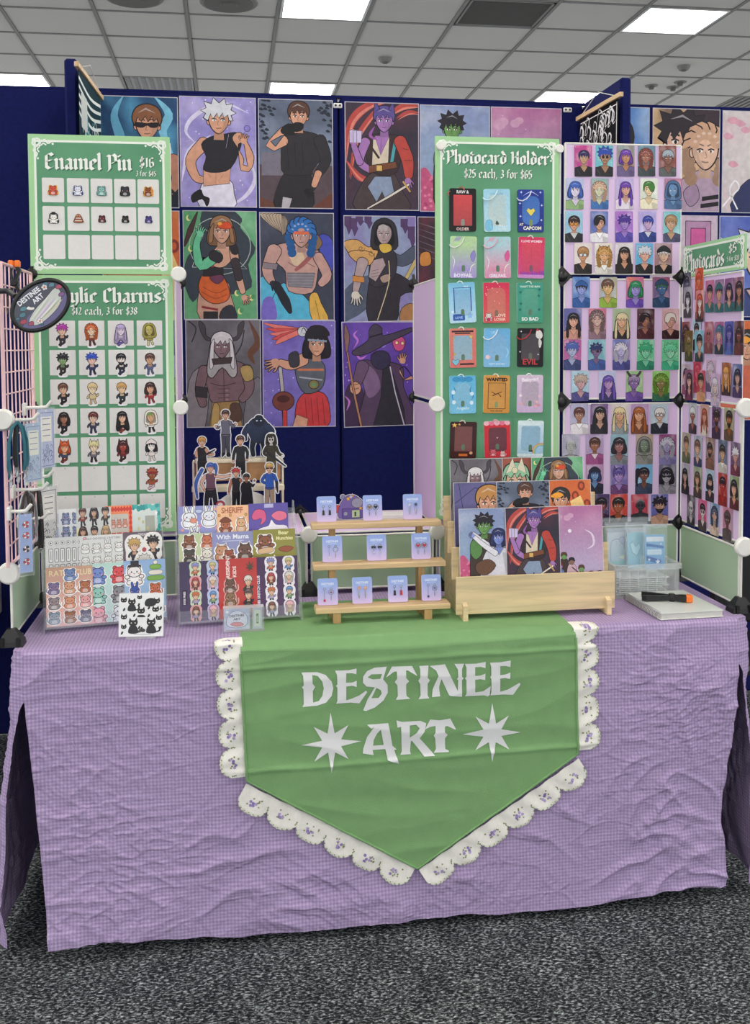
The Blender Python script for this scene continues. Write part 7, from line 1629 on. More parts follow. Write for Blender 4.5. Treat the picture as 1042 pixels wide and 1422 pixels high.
# ================================================================ plywood print rack with art prints
RX0, RX1 = 1.092, 1.520
r = tag(empty('print_rack', (RX0, .035, TB)), 'stepped birch plywood rack holding art prints right of the earring shelf', 'print rack')
RZ = (.857, .924, .984, 1.045); RWD = RX1-RX0
for k in range(4):
    z1 = RZ[k]-TB; h = .098 if k == 0 else .085
    MB().box(0, RWD, .050*k, .050*k+.006, z1-h, z1, ch=.001).build('front_rail' if k == 0 else 'rail', M_PLY, r)
for x in (.022, .407):
    P = [(-.016, 0), (.215, 0), (.215, RZ[3]-TB-.03)]+[q for k in (3, 2, 1) for q in ((.050*k-.006, RZ[k]-TB-.03), (.050*k-.006, RZ[k-1]-TB-.03))]+[(-.008, .028), (-.016, .024)]
    P = [(-.016, 0), (.215, 0), (.215, RZ[3]-TB-.03), (.144, RZ[3]-TB-.03), (.144, RZ[2]-TB-.03), (.094, RZ[2]-TB-.03), (.094, RZ[1]-TB-.03), (.044, RZ[1]-TB-.03), (.044, RZ[0]-TB-.03), (-.004, RZ[0]-TB-.07), (-.016, .038)]
    MB().prism(P, -.006, .006, Matrix(((0, 0, 1, x), (1, 0, 0, 0), (0, 1, 0, 0), (0, 0, 0, 1)))).build('side_plate', M_PLY, r)
PR = [[('skyprint', 1.106, 0, 'sky print of green skinned figure held by blue companion'), ('ribbon', 1.230, 1, 'print of violet skinned figure with red ribbons, middle'), ('pinkprint', 1.349, 0, 'pink sky print of small travelling party')],
      [('fair', 1.104, 0, 'violet print of fair haired figure'), ('grey', 1.220, 1, 'grey print of brown haired figure covering mouth'), ('orange', 1.336, 0, 'orange print of dark haired figure')],
      [('hornprint', 1.104, 1, 'grey print of horned silver haired figure'), ('fox', 1.215, 0, 'brown print of green haired smiling figure'), ('greenprint', 1.330, 2, 'green print of figure with orange headband')]]
for k, row in enumerate(PR):
    zt = (1.028, 1.090, 1.147)[k]; lean = .10
    for n, x0, zo, lab in row:
        W, H = .146, .205; a = pst(n); white_border(a, .8, 'd9d7da')
        c = Matrix.Rotation(-lean, 4, 'X') @ Vector((0, 0, H/2)); y = .035+.050*k+.014-.0024*zo
        o = a.build('art_print', W, H, .0008, M_GLOSS, 'efeef0', loc=(x0+W/2, y+c.y, zt-c.z*2+c.z), rot=(-lean, random.uniform(-.006, .006), 0)); tag(o, lab+', '+('front', 'middle', 'back')[k]+' row of plywood rack', 'art print', 'art prints in the plywood rack')

# ================================================================ clear bin with bagged goods, notebook, clamp
M_BIN = mat_clear('clear_plastic_bin', 'fdfefe', .10, .12); M_BAG = mat_clear('cellophane', 'fbfeff', .10, .12); M_SLEEVE = mat_clear('clear_sleeve', 'ffffff', .03, .1)
bx0, bx1, by0, by1, bh = 1.575, 1.762, .170, .335, .094
r = tag(empty('storage_bin', (bx0, by0, TB)), 'clear ribbed plastic bin full of bagged goods in right corner', 'bin')
bw, bd = bx1-bx0, by1-by0
m = MB(); m.box(0, bw, 0, .003, 0, bh); m.box(0, bw, bd-.003, bd, 0, bh); m.box(0, .003, 0, bd, 0, bh); m.box(bw-.003, bw, 0, bd, 0, bh); m.box(0, bw, 0, bd, 0, .003); bb = m.build('bin_body', M_BIN, r)
m = MB(); m.box(-.006, bw+.006, -.006, .001, bh-.014, bh); m.box(-.006, bw+.006, bd-.001, bd+.006, bh-.014, bh); m.box(-.006, .001, 0, bd, bh-.014, bh); m.box(bw-.001, bw+.006, 0, bd, bh-.014, bh); m.build('bin_rim', M_BIN, bb)
for k in range(7): x = .01+k*(bw-.024)/6; MB().box(x, x+.004, -.003, 0, .004, bh-.016).build('rib', M_BIN, bb)
m = MB()
for k in range(9): m.box(.012+.004*(k % 3), bw-.02-.006*(k % 4), .02, .14, .006+.0055*k, .0085+.0055*k)
tag(m.build('folded_bags', mat('folded_cellophane', 'e3e8ea', .3, var=.2, scale=120), r), kind='stuff')
def bag(x0, x1, y, h, lean, name, lab, art):
    t = tag(empty('goods_bag', ((x0+x1)/2, y, TB+.012+.05), (-lean, 0, random.uniform(-.1, .1))), lab, 'bag', 'bags standing in the clear bin')
    W = x1-x0; nx, nz = 14, 18; V = []; rr = random.Random(len(lab))
    for s in (-1, 1):
        for j in range(nz+1):
            for i in range(nx+1):
                u, v = i/nx, j/nz; b = .010*math.sin(PI*u)**.5*(1-v*.85)
                V.append(((u-.5)*W+.002*NV(v*7, u*3, s), s*b+.004*NV(u*6+h*40, v*6, s), v*h+.004*NV(u*5, 7, 2)*v))
    F = []; n1 = (nx+1)*(nz+1)
    for q in (0, n1): F += [(q+j*(nx+1)+i, q+j*(nx+1)+i+1, q+(j+1)*(nx+1)+i+1, q+(j+1)*(nx+1)+i) for j in range(nz) for i in range(nx)]
    m = MB(); m.add(V, F, True); m.build('cellophane', M_BAG, t)
    MB().box(-W/2, W/2, -.0012, .0012, h-.012, h-.004).build('seal_strip', M_BAG, t)
    a = Art(60, 90); art(a); a.build('printed_insert', W*.82, h*.72, .0015, M_SHEET, 'd6e2ee', t, loc=(0, .002, h*.42))
def ins1(a):
    a.rect(0, 0, 60, 90, ('dce4ec', 'b9d4e0')); a.line([(8, 84), (10, 40), (14, 24), (30, 18), (46, 24), (52, 44)], 1.2, '8a98b8', smooth=4); a.blob([(36, 20), (48, 12), (56, 22), (48, 32)], 'cdd6ea', .8, '7f8cb0'); a.poly([(34, 66), (52, 60), (50, 72)], 'eef2d8'); a.rect(6, 76, 54, 84, 'a9d8dc')
def ins2(a):
    a.rect(0, 0, 60, 90, ('a9d6e2', '9ccbe0')); a.poly([(8, 30), (18, 22), (26, 36), (40, 26), (44, 40), (30, 60), (14, 50)], 'bfe4ee', 1.2, '4a7aa0'); a.rect(40, 60, 56, 84, 'c6e2ea')
def ins3(a):
    a.rect(0, 0, 60, 90, ('8fc4e4', '6fa8dc')); a.rect(4, 6, 56, 18, 'e6eef6', 2); a.poly([(4, 22), (56, 30), (56, 36), (4, 30)], '3f74b8'); a.rect(6, 38, 50, 52, 'cfe4f2', 3); a.poly([(4, 54), (50, 66), (44, 76), (4, 66)], '3a6fb4'); [a.poly(starpts(x, y, s, s*.42), 'eef4fa') for x, y, s in ((38, 70, 8), (12, 64, 5), (48, 24, 4))]
    for k in range(5): a.ell(8+11*k, 84, 4, 4, 'a9c6e8', .7, '4a6a9c')
bag(1.585, 1.655, .265, .135, .10, 'bag', 'pale cellophane bag with outlined figure print at left in bin', ins1)
bag(1.632, 1.700, .235, .140, .08, 'bag', 'cellophane bag with aqua bird print in middle of bin', ins2)
bag(1.672, 1.742, .205, .138, .06, 'bag', 'cellophane bag with bright blue star print at right in bin', ins3)
bag(1.590, 1.735, .300, .142, .05, 'bag', 'wide clear bag standing behind the printed ones in bin', lambda a: a.rect(0, 0, 60, 90, ('e2e6ee', 'c6d6e0')))

nb = tag(empty('notebook', (1.692, .060, TB), (0, 0, math.radians(2))), 'white spiral bound album lying at the right front of table', 'notebook')
MB().box(-.088, .088, -.110, .108, 0, .0022, ch=.0008).build('back_cover', M_WHITE, nb)
for k in range(5): MB().box(-.084, .085, -.107, .105, .0026+.0026*k, .0046+.0026*k).build('page', M_WHITE, nb)
MB().box(-.088, .088, -.110, .108, .0158, .0178, ch=.0008).build('front_cover', mat('frosted_cover', 'dfe3de', .25, var=.03), nb)
m = MB()
for k in range(26): y = -.100+.2*k/25; m.tube([(-.086+.010*math.cos(q*PI/5)*.9, y, .009+.010*math.sin(q*PI/5)) for q in range(10)], .0008, 5, closed=True)
tag(m.build('spiral', M_STEEL, nb), kind='stuff')
M_ORANGE = mat('orange_rubber', 'f07a28', .5)
def clamp(name, loc, rot, lab):
    t = tag(empty(name, loc, rot), lab, 'clamp', 'spring clamps')
    for s in (-1, 1):
        P = [(-.078, s*.020), (-.066, s*.026), (-.02, s*.013), (.004, s*.006), (.030, s*.016), (.047, s*.005), (.040, s*.001), (.024, s*.006), (.0, -s*.001), (-.02, s*.005), (-.062, s*.016)]
        j = MB().prism(catmull(P, 2), -.007, .007).build('jaw', M_BLACK, t)
        MB().box(.036, .054, s*.0005, s*.014, -.009, .009, ch=.003).build('jaw_pad', M_ORANGE, j)
    MB().lathe([(.007, -.011), (.009, -.009), (.009, .009), (.007, .011)], 14).build('spring_pivot', M_BLACK, t)
    return t
clamp('spring_clamp', (1.690, .062, TB+.0178+.0095), (0, 0, math.radians(-22)), 'black spring clamp with orange jaw pads lying on the white album')

# ================================================================ standees on a stepped riser behind the table
M_CREAM = mat('cream_board', 'f0e6c8', .5); M_TAN = mat_wood('tan_board', 'c8986a', 0)
r = tag(empty('stepped_riser', (.545, .60, Z1+.0035)), 'cream and tan stepped riser carrying acrylic figure standees behind sticker sheets', 'riser')
z0 = Z1+.0035
MB().box(-.130, .130, -.012, .050, 1.100-z0, 1.112-z0, ch=.003).build('upper_step', M_CREAM, r)
MB().box(-.128, .128, -.006, -.002, 1.046-z0, 1.0995-z0).build('tan_panel', M_TAN, r)
MB().box(-.138, .136, -.060, -.010, 1.020-z0, 1.038-z0, ch=.003).build('lower_step', M_CREAM, r)
for x in (-.137, .131): MB().box(x, x+.006, -.010, .050, 0, 1.105-z0).build('side_board', M_CREAM, r)
MB().box(-.10, .08, -.130, -.066, 0, .040, ch=.004).build('front_step', M_CREAM, r)
d = tag(empty('round_disc', (.560, .527+.0, Z1+.0035)), 'white round disc standing upright under the cream riser', 'disc')
MB().lathe([(.100, -.004), (.104, -.002), (.104, .002), (.100, .004)], 48, Matrix.Translation((0, .008, .040-.035)) @ Matrix.Translation((0, 0, 0)) @ Matrix.Rotation(PI/2, 4, 'X')).build('disc_face', M_WHITE, d) if False else None
P = [(.104*math.cos(q*PI/24), .101*math.sin(q*PI/24)) for q in range(25)]
MB().prism(P, .0, .006, XZ).build('disc_face', M_WHITE, d)
MB().box(-.104, .104, -.004, .010, -.0005, .006).build('disc_base', M_WHITE, d)
M_ACR = mat('white_edged_acrylic', 'eceef0', .25, var=.02)
def expand(P, d):
    n = len(P); A = sum(P[i][0]*P[(i+1) % n][1]-P[(i+1) % n][0]*P[i][1] for i in range(n)); s = 1 if A > 0 else -1; out = []
    for i in range(n):
        a, b = P[i-1], P[(i+1) % n]; dx, dy = b[0]-a[0], b[1]-a[1]; L = math.hypot(dx, dy) or 1; out.append((P[i][0]+s*dy/L*d, P[i][1]-s*dx/L*d))
    return out
def standee(loc, H, W, lab, draw, edge=2.2):
    """canvas 100 units high; feet at y = 98"""
    w = 100*W/H; a = Art(w, 100); a.rec = []; draw(a); rec = a.rec; a.rec = None
    t = tag(empty('acrylic_standee', loc), lab, 'standee', 'acrylic standees on the riser')
    X = lambda p: ((p[0]/w-.5)*W, (1-p[1]/100)*H)
    m = MB(); polys = [expand(P, edge) for P in rec if len(P) >= 6 and max(p[0] for p in P)-min(p[0] for p in P) > 4]
    for k, P in enumerate(polys): m.prism([X(p) for p in P], -.001-.00001*k, .0015, XZ)
    pl = m.build('acrylic_plate', M_ACR, t)
    o = a.build('printed_figure', W, H, .0004, M_GLOSS, '26242a', pl, outline=[(w*.45, 60), (w*.55, 60), (w*.55, 70), (w*.45, 70)], loc=(0, -.0012, H/2), eps=2e-5)
    MB().box(-.022, .022, -.014, .014, 0, .003, ch=.001).build('standee_base', M_CLEAR, t)
    return t
SKN = 'd9a98a'
def fig(a, cx, hr, cl, lg, st='s', ex='', sk=SKN, arms=None, stance=6, boots='1f1d22', hy=12, r=6.2, sleeves=None, lean=0):
    sl = sleeves or cl
    for s in (-1, 1):
        a.limb([(cx+s*4, 52), (cx+s*(stance-1), 72), (cx+s*stance, 92)], (11, 8.5, 6.5), lg, .7); a.blob([(cx+s*stance-3.5, 97), (cx+s*stance-3, 90), (cx+s*stance+3, 90), (cx+s*(stance+2.5)+1.5, 97)], boots, .6)
    back, front = (arms or [([(-9, 27), (-14, 40), (-12, 52)], [(9, 27), (14, 40), (12, 52)])])[0]
    a.limb([(cx+p[0], p[1]) for p in back], (6.5, 5.5, 4.5), sl, .7); a.ell(cx+back[-1][0], back[-1][1]+1, 2.6, 2.8, sk, .5, n=8)
    a.blob([(cx-9+lean, 25), (cx-3+lean, 22), (cx+3+lean, 22), (cx+9+lean, 25), (cx+8, 40), (cx+7.5, 54), (cx-7.5, 54), (cx-8, 40)], cl, .7)
    a.limb([(cx+p[0], p[1]) for p in front], (6.5, 5.5, 4.5), sl, .7); a.ell(cx+front[-1][0], front[-1][1]+1, 2.6, 2.8, sk, .5, n=8)
    a.line([(cx-7.5, 52), (cx+7.5, 52)], 1.6, '3a302a'); head(a, cx+lean, hy, r, sk, hr, st, ex, 1, .12, cl)
def gun(a, x0, y0, x1, y1): a.limb([(x0, y0), ((x0+x1)/2, (y0+y1)/2), (x1, y1)], (4.5, 4, 2), '2c2c30', .4)
A2 = lambda b, f: [(b, f)]
zt, zl, zf = 1.1135, 1.0395, Z1+.0035+.0415
YU, YL, YFt = .618, .563, .500
pos = lambda px, y: on_y(px, 620, y).x
standee((pos(313, YU), YU, zt), .148, .085, 'standee of dark haired figure in grey vest with raised arms, back left of riser', lambda a: fig(a, 30, '4a3230', '6a6a7a', '4a4a58', 's', '', arms=A2([(-9, 27), (-16, 38), (-20, 34)], [(9, 27), (15, 36), (20, 30)]), stance=5))
def beast(a):
    for s in (-1, 1): a.limb([(36+s*9, 60), (36+s*13, 78), (36+s*11, 95)], (14, 10, 9), '1f2636', .7)
    a.blob([(12, 34), (24, 14), (46, 12), (60, 28), (56, 56), (44, 66), (24, 64)], '26304a', .8); a.limb([(16, 30), (6, 46), (8, 60)], (14, 12, 8), '2b3652', .7); a.limb([(56, 30), (68, 44), (64, 60)], (15, 13, 8), '2b3652', .7)
    a.blob([(26, 18), (34, 6), (46, 8), (50, 22), (40, 32), (30, 28)], '1d2436', .8); [a.line([(20+6*k, 30), (30+5*k, 46)], 1, '50608a', True) for k in range(5)]; a.ell(34, 18, 2.2, 1.5, 'c8d0e0'); a.ell(43, 18, 2.2, 1.5, 'c8d0e0')
standee((pos(359, YU), YU, zt), .136, .100, 'standee of hulking dark blue creature, back right of riser', beast)
standee((pos(284, YL), YL, zl), .146, .090, 'standee of blond black shirted figure with rifle, middle left of riser', lambda a: (fig(a, 26, 'd09a4a', '232227', '26252a', 's', '', sleeves='cf9f80', arms=A2([(-8, 27), (-12, 40), (4, 42)], [(8, 27), (14, 38), (22, 36)])), gun(a, 22, 44, 52, 28)))
standee((pos(334, YL), YL, zl), .148, .080, 'standee of brown haired figure in black, middle of riser', lambda a: fig(a, 27, '5a3226', '2a2b30', '232328', 's', '', arms=A2([(-9, 27), (-13, 38), (-15, 52)], [(9, 27), (14, 36), (13, 50)])))
standee((pos(380, YL), YL, zl), .150, .098, 'standee of hooded skull masked figure with rifle, middle right of riser', lambda a: (fig(a, 28, '33302a', '3c382c', '5a5238', 'h', 'k', sk='d9d4cc', arms=A2([(-9, 27), (-14, 40), (2, 46)], [(9, 27), (15, 40), (22, 44)])), gun(a, 16, 34, 56, 66)))
standee((pos(292, YFt), YFt, zf), .150, .120, 'standee of blue braided figure pointing sideways, front left of riser', lambda a: (fig(a, 40, '3f63b0', '6a4a5a', '26242c', 'p', '', sleeves='d9b09a', arms=A2([(-9, 27), (-18, 40), (-12, 54)], [(9, 27), (24, 30), (38, 26)]), stance=9, hy=12), a.limb([(24, 14), (12, 40), (14, 70)], (6, 6, 3), '3f63b0', .6), a.ell(58, 84, 9, 8, 'b04a5a', .8), a.ell(58, 84, 5, 4, 'e6dcd8')))
standee((pos(328, YFt), YFt, zf), .132, .055, 'standee of red haired figure in black trousers, front middle of riser', lambda a: fig(a, 20, 'b03a34', '2b2a30', '222126', 'm', '', sleeves='b5745a', arms=A2([(-9, 27), (-14, 42), (-16, 56)], [(9, 27), (13, 38), (10, 50)])))
def cloak(a):
    fig(a, 20, '2a2220', '222126', '1f1e22', 's', '', sk='a8684c', arms=A2([(-9, 27), (-12, 38), (-10, 50)], [(9, 27), (16, 32), (20, 18)])); a.blob([(10, 26), (20, 22), (30, 26), (36, 90), (20, 86), (6, 92)], '1c1b20', .7); a.line([(18, 28), (14, 84)], 1, '4a4852', True); a.line([(24, 28), (28, 84)], 1, '4a4852', True); head(a, 20, 12, 6.2, 'a8684c', '2a2220', 's', '', 1, .12)
standee((pos(343, YFt-.022), YFt-.022, zf), .118, .052, 'standee of figure in long black cloak, front middle right of riser', cloak)
standee((pos(374, YFt), YFt, zf), .146, .070, 'standee of blue shirted figure in khaki trousers, front right of riser', lambda a: (fig(a, 24, 'c8a05a', '2f55a8', '9a8674', 's', 'e', arms=A2([(-9, 27), (-15, 38), (-4, 44)], [(9, 27), (14, 40), (14, 54)])), gun(a, 38, 40, 40, 62)))

# things on the lilac shelf behind the earring shelf
t = tag(empty('acrylic_standee', (.885, .55, Z1+.0035)), 'colourful scene standee with gold stars and grey moon behind earring cards', 'standee')
a = Art(100, 62); a.rec = []
a.blob([(6, 40), (10, 30), (20, 28), (26, 36), (20, 44), (10, 46)], 'd8564a', .8); a.blob([(80, 40), (86, 28), (96, 30), (98, 42), (88, 48)], 'd85f52', .8)
a.blob([(22, 58), (22, 30), (34, 12), (44, 6), (60, 8), (74, 22), (80, 40), (78, 58)], '7a6aa8', .8); a.ell(62, 24, 13, 11, '9a9aac', .8, n=16); a.rect(28, 36, 78, 58, '6a5a9c', 2, .8); a.rect(50, 40, 68, 57, 'b8cf9a', 1, .6); a.rect(56, 44, 60, 54, '3a4a3a'); a.ell(36, 48, 5, 5, '9aa0b0', .6); [a.poly(starpts(x, y, s, s*.45), 'e2b84a', .4) for x, y, s in ((42, 14, 6), (52, 8, 4), (70, 36, 5))]; a.ell(30, 10, 5, 5, '8a8ab0', .6); a.ell(48, 10, 4, 4, 'c8c0d8', .6)
rec = a.rec; a.rec = None; m = MB()
for k, P in enumerate([expand(P, 1.5) for P in rec if len(P) >= 6]): m.prism([((p[0]/100-.5)*.135, (1-p[1]/62)*.084) for p in P], -.001-.00001*k, .0015, XZ)
m.build('acrylic_plate', M_ACR, t); a.build('printed_scene', .135, .084, .0004, M_GLOSS, '6a5a9c', t, outline=[(40, 40), (60, 40), (60, 50), (40, 50)], loc=(0, -.0012, .042), eps=2e-5); MB().box(-.05, .05, -.014, .014, -.0005, .003).build('standee_base', M_CLEAR, t)
t = tag(empty('card_stack', (1.018, .50, Z1+.0035)), 'small stack of pale cards lying on the lilac shelf behind earrings', 'card stack')
for k in range(5): MB().box(-.055+.002*(k % 2), .055, -.035, .035-.002*(k % 3), .0002+.005*k, .0045+.005*k).build('card', M_WHITE, t)

# ================================================================ hanging packets on the wire grid
M_TEAL = mat('teal_cord', '2f6a78', .8); M_DCORD = mat('dark_cord', '3a302c', .8); M_SILV = mat('silver_clasp', 'b4b6ba', .3, .8)
def hook(px, py, y, z, L, lab):
    t = tag(empty('display_hook', (.006, y, z)), lab, 'hook', 'white display hooks on the pink grid')
    MB().box(-.004, .004, -.016, .016, -.020, .012, ch=.002).build('hook_plate', M_WHITE, t)
    MB().tube([(.004, 0, 0), (L*.6, 0, 0), (L-.012, 0, .002), (L, 0, .016)], .0042, 8).build('hook_arm', M_WHITE, t); return t
hk = [hook(0, 0, -.01, 1.283, .070, 'white hook high on pink grid carrying teal lanyards'), hook(0, 0, .185, 1.300, .066, 'white hook high on pink grid carrying blue packets'), hook(0, 0, .03, 1.112, .080, 'white hook low on pink grid carrying dark cords'), hook(0, 0, .190, 1.122, .066, 'white hook low on pink grid carrying black and white packets'), hook(0, 0, -.020, 1.068, .050, 'white hook at front of pink grid carrying flower strip'), hook(0, 0, .09, 1.032, .070, 'lowest white hook on pink grid')]
def packet(x, y, z, W, H, c1, c2, lab, yaw, ink):
    t = tag(empty('hanging_packet', (x, y, z), (0, 0, yaw)), lab, 'packet', 'packets hanging on the pink grid')
    a = Art(40, 40*H/W); h = a.h; a.rect(0, 0, 40, h, c1); a.rect(2, 6, 38, h-3, ink); a.rect(3.2, 7.2, 36.8, h-4.2, c1); a.rect(7, 14, 33, h*.55, c2)
    for k in range(4): a.rect(10, 17+k*(h*.55-18)/4, 30, 18.4+k*(h*.55-18)/4, ink)
    rr = random.Random(int(x*1e4)+int(z*1e4))
    for k in range(22): u, v = rr.uniform(6, 34), rr.uniform(h*.60, h-8); a.line([(u-3, v), (u, v-3), (u+3, v+1), (u+1, v+4)], 1.1, ink, smooth=2)
    a.ell(20, 3.2, 1.6, 1.6, 'f2f2f2'); a.build('printed_card', W, H, .004, M_SHEET, c1, t, loc=(0, 0, -H/2-.004)); MB().box(-W/2-.003, W/2+.003, -.006, .002, -H-.012, 0).build('plastic_sleeve', M_SLEEVE, t)
packet(.052, .030, 1.276, .050, .140, 'a9bcd4', 'e6e8dc', 'pale blue hanging packet nearer the front on upper hook', .98, '6f86a8')
packet(.055, .185, 1.300, .056, .150, 'b4bfdc', 'eceadf', 'lavender blue hanging packet behind on upper hook', .98, '5a6a9c')
packet(.056, .190, 1.100, .060, .155, 'd2d2d0', 'e9e8e2', 'black and white patterned packet on lower hook', .98, '38383c')
packet(.042, -.026, 1.066, .030, .138, '9fb2dc', '9fb2dc', 'narrow blue strip with red flowers on front hook', .55, '9fb2dc')
a = Art(30, 138)
for k, (y, c) in enumerate(((24, 'c8404a'), (50, 'd85a66'), (82, '33262c'), (112, 'c03a4a'))):
    for q in range(6): a.ell(15+5*math.cos(q*PI/3), y+5*math.sin(q*PI/3), 3.4, 3.4, c if q % 2 else 'f0dfe0', .6)
pk = [o for o in bpy.data.objects if o.name.startswith('hanging_packet')][-1]
a.build('flower_print', .030, .138, .0003, M_SHEET, '9fb2dc', pk, outline=[(14, 60), (16, 60), (16, 62), (14, 62)], loc=(0, -.0045, -.073))
def cords(x, y, z, L, n, m_, lab, clasp=True):
    t = tag(empty('cord_bundle', (x, y, z)), lab, 'lanyard', 'cords hanging on the pink grid'); rr = random.Random(int(z*1000))
    for k in range(n):
        dx, dy, l = rr.uniform(-.020, .020), rr.uniform(-.03, .03), L*rr.uniform(.8, 1.05)
        MB().tube([(0, dy*.2, 0), (dx*.6, dy*.7, -.012), (dx, dy, -.4*l), (dx*1.1, dy*1.05, -.8*l), (dx*.9, dy, -l)], .0036, 6).build('cord', m_[k % len(m_)], t)
        if clasp: MB().tube([(dx*.9, dy, -l), (dx*.9+.002, dy+.003, -l-.012), (dx*.9, dy-.002, -l-.022)], .003, 6).build('clasp', M_SILV, t)
cords(.034, -.045, 1.280, .125, 9, (M_TEAL, M_TEAL, M_BLACK), 'bundle of teal lanyards with silver clasps on upper hook')
cords(.040, .01, 1.110, .115, 9, (M_SILV, M_DCORD), 'bundle of silver and brown cords on lower front hook')
cords(.046, .115, 1.105, .150, 8, (M_BLACK, M_DCORD, M_BLACK), 'bundle of black cords on lower back hook', False)

# oval mirror-like sign on a clamp arm
oc = on_y(56.5, 424, -.16); ang = math.radians(39)
t = tag(empty('oval_sign', oc, (math.radians(4), -ang, .10)), 'black rimmed oval decorated mirror sign clamped to the pink grid', 'sign')
ra, rb = .0665, .0470
m = MB(); m.tube([(ra*math.cos(2*PI*q/48), 0, rb*math.sin(2*PI*q/48)) for q in range(48)], .0052, 8, closed=True); m.build('rim', M_BLACK, t)
MB().prism([(ra*math.cos(2*PI*q/48), rb*math.sin(2*PI*q/48)) for q in range(48)], -.001, .006, XZ).build('backing', M_BLACK, t)
a = Art(160, 104); ovl = [(80+78*math.cos(2*PI*q/40), 52+50*math.sin(2*PI*q/40)) for q in range(40)]; a.clip = ovl[:]
a._inside = lambda P: False
a.rect(0, 0, 160, 104, '4c4f5c'); a.poly(circ(80, 84, 84, 34, 24), '6a6490')
a.poly(catmull([(28, 66), (60, 52), (100, 46), (138, 40), (142, 58), (120, 78), (80, 86), (40, 84)], 3), 'cfd4cc', 1.2, INK)
for k, c in enumerate(('e6e8d8', 'b9c8b4', 'e8d2e2', 'c6b4d8', 'f0ece0', 'a8b09a', 'dcd0b0')): a.line([(34+4*k, 66+2.6*k), (70+5*k, 57+3.4*k), (110+4*k, 46+4.4*k)], 3.4, c, True, 4)
a.text(72, 24, 'DESTINEE', 17, 'eef0f4', .03, squash=.95); a.text(86, 41, 'ART', 17, 'eef0f4', .03)
for (x, y, r_, c) in ((28, 44, 9, '4f7f90'), (40, 34, 9, '5a8a98'), (18, 58, 9, 'b0485a'), (30, 72, 8, 'a8506a'), (124, 20, 8, '4a7a94'), (136, 30, 8, '5f8aa0'), (148, 44, 9, 'b8506a'), (140, 62, 8, '8a5f94'), (12, 44, 6, '4a6f8a'), (50, 88, 6, '2f6a78')): a.blob([(x-r_, y), (x-r_*.3, y-r_*.7), (x+r_, y-r_*.2), (x+r_*.4, y+r_*.7)], c, 1, INK)
for (x, y) in ((118, 24), (52, 80)):
    for q in range(5): a.ell(x+4.5*math.cos(q*1.257), y+4.5*math.sin(q*1.257), 3.2, 3.2, 'f0e9e6', .6)
    a.ell(x, y, 2.4, 2.4, 'd8784a')
a.blob([(46, 38), (54, 36), (58, 42), (64, 46), (60, 50), (52, 46)], 'efece6', .6)
a.build('oval_face', 2*ra, 2*rb, .001, M_SHEET, '3a3d48', t, outline=ovl, loc=(0, -.0012, 0))
ra_ = on_y(22, 412, -.16); rbk = on_x(2, 404, .0)
m = MB(); m.tube([ra_, ra_.lerp(rbk, .5)+Vector((0, 0, .006)), Vector((-.03, rbk.y, rbk.z))], .0065, 8)
o = m.build('arm', M_BLACK, t); o.matrix_parent_inverse = (Matrix.Translation(oc) @ t.rotation_euler.to_matrix().to_4x4()).inverted()
c = on_x(18, 392, .004)
clamp('spring_clamp', (.004, c.y+.02, 1.612), (PI/2, -PI/2, 0), 'black spring clamp with orange pads biting the top of the pink grid')

# ================================================================ scroll banners on the side partitions
def scroll(p0, p1, H, lab, art, W0=.012):
    d = p1-p0; L = math.hypot(d.x, d.y); yaw = math.atan2(d.y, d.x); t = tag(empty('scroll_banner', ((p0+p1)/2), (0, 0, yaw)), lab, 'banner', 'hanging scroll banners')
    MB().box(-L/2, L/2, -.007, .007, -.008, .008, ch=.001).build('dowel', M_PINE, t)
    a = Art(100*(L*.86)/H, 100); art(a); a.build('banner_cloth', L*.86, H, .0015, M_FABRICPRINT, '1a1a1e', t, loc=(0, .001, -.009-H/2))
    MB().tube([(-L*.36, -.002, .008), (0, -.002, .055), (L*.36, -.002, .008)], .0016, 5).build('cord', M_STRING, t); return t
def art_l(a):
    a.rect(0, 0, a.w, 100, '2a4a52'); a.rect(2, 2, a.w-2, 99, '1f3c46')
    rr = random.Random(3)
    for k in range(5): a.line([(0, 5+6*k), (a.w*.5, 10+7*k), (a.w, 6+6*k)], 2.4, 'dfe8e4', smooth=4)
    for k in range(46): x, y = rr.uniform(4, a.w-4), rr.uniform(28, 98); a.line([(x-6, y), (x-2, y-6), (x+4, y-3), (x+3, y+6), (x+8, y+9)], rr.uniform(1.4, 3.4), rr.choice(('dfe8e4', 'c3dcd6', 'dfe8e4', '4a8a92')), True, 4)
    a.rect(a.w*.08, 14, a.w*.34, 38, 'cfd6d2', 2)
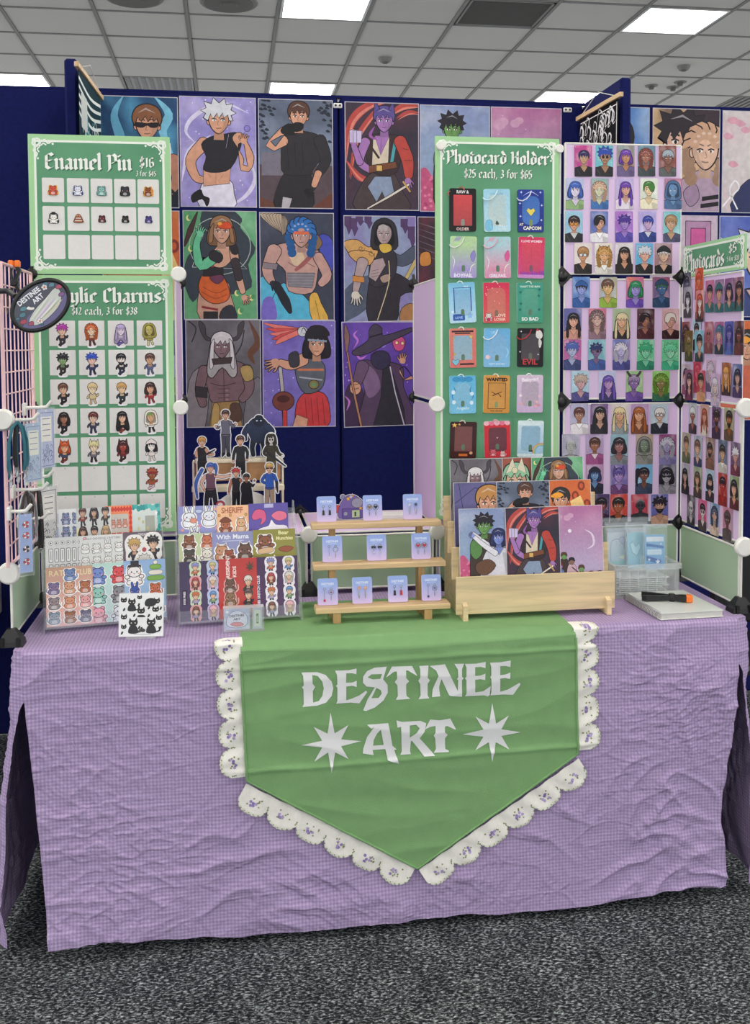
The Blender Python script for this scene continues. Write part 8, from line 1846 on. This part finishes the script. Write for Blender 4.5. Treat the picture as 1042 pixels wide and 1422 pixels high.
def art_r(a):
    a.rect(0, 0, a.w, 100, '17171a'); rr = random.Random(9)
    for k in range(64): x, y = rr.uniform(4, a.w-4), rr.uniform(6, 98); s = rr.uniform(.7, 1.3); a.line([(x-6*s, y+3), (x-3*s, y-6*s), (x+3*s, y-2), (x+1, y+6*s), (x+7*s, y+4*s)], rr.uniform(1.0, 2.0), 'e6e6e6', True, 4)
    a.rect(a.w*.04, 34, a.w*.10, 44, 'd8703a'); a.rect(a.w*.5, 56, a.w*.55, 66, 'c8602f'); a.line([(2, 4), (a.w-2, 4)], .8, 'e6e6e6'); a.line([(a.w-2, 2), (a.w-3, 60), (a.w-8, 98)], 1.2, 'e6e6e6')
p0, p1 = on_y(106, 93, .872), on_y(144, 135, 1.325)
p0.x = max(p0.x, .052)
scroll(Vector((p0.x, p0.y, 2.345)), Vector((.078, p1.y, 2.352)), .46, 'teal and white swirl scroll hanging from wooden dowel on left partition', art_l)
scroll(Vector((1.868, 1.325, 2.325)), Vector((1.886, .925, 2.318)), .42, 'black scroll with white scribbles hanging from wooden dowel on right partition', art_r)

# ================================================================ at the edges of the picture
M_BCLOTH = mat('beige_cloth', 'd9d5c4', .9, bump=.3)
t = tag(empty('folding_table', (-.85, 1.02, 0)), 'neighbouring stall table with beige cloth at the left edge', 'table')
MB().box(-.60, .545, -.28, .26, .655, .668, ch=.004).build('table_top', M_BCLOTH, t)
m = MB(); V = []; F = []
for j in range(5):
    for i in range(61): u = i/60; V.append((-.60+1.145*u, -.283-.012*abs(math.sin(u*30))*j/4, .662-.036*j))
F = [(j*61+i, j*61+i+1, (j+1)*61+i+1, (j+1)*61+i) for j in range(4) for i in range(60)]
m.add(V, F, True); m.build('table_cloth_front', M_BCLOTH, t)
MB().box(.543, .547, -.28, .26, .50, .664).build('table_cloth_side', M_BCLOTH, t)
for sx in (-.55, .50):
    for sy in (-.24, .22): MB().tube([(sx, sy, 0), (sx, sy, .656)], .014).build('leg', M_STEEL, t)
t = tag(empty('folding_chair', (2.16, .38, 0)), 'black folding chair behind the right corner of the table', 'chair')
MB().box(-.20, .20, -.012, .012, .60, .86, ch=.01).build('backrest', M_BLACK, t); MB().box(-.20, .20, .0, .38, .43, .46, ch=.01).build('seat', M_BLACK, t)
for sx in (-.19, .19):
    MB().tube([(sx, -.006, .88), (sx, .01, .45), (sx, .34, 0)], .011).build('leg', M_BLACK, t); MB().tube([(sx, .34, .44), (sx, .02, 0)], .011).build('leg', M_BLACK, t)
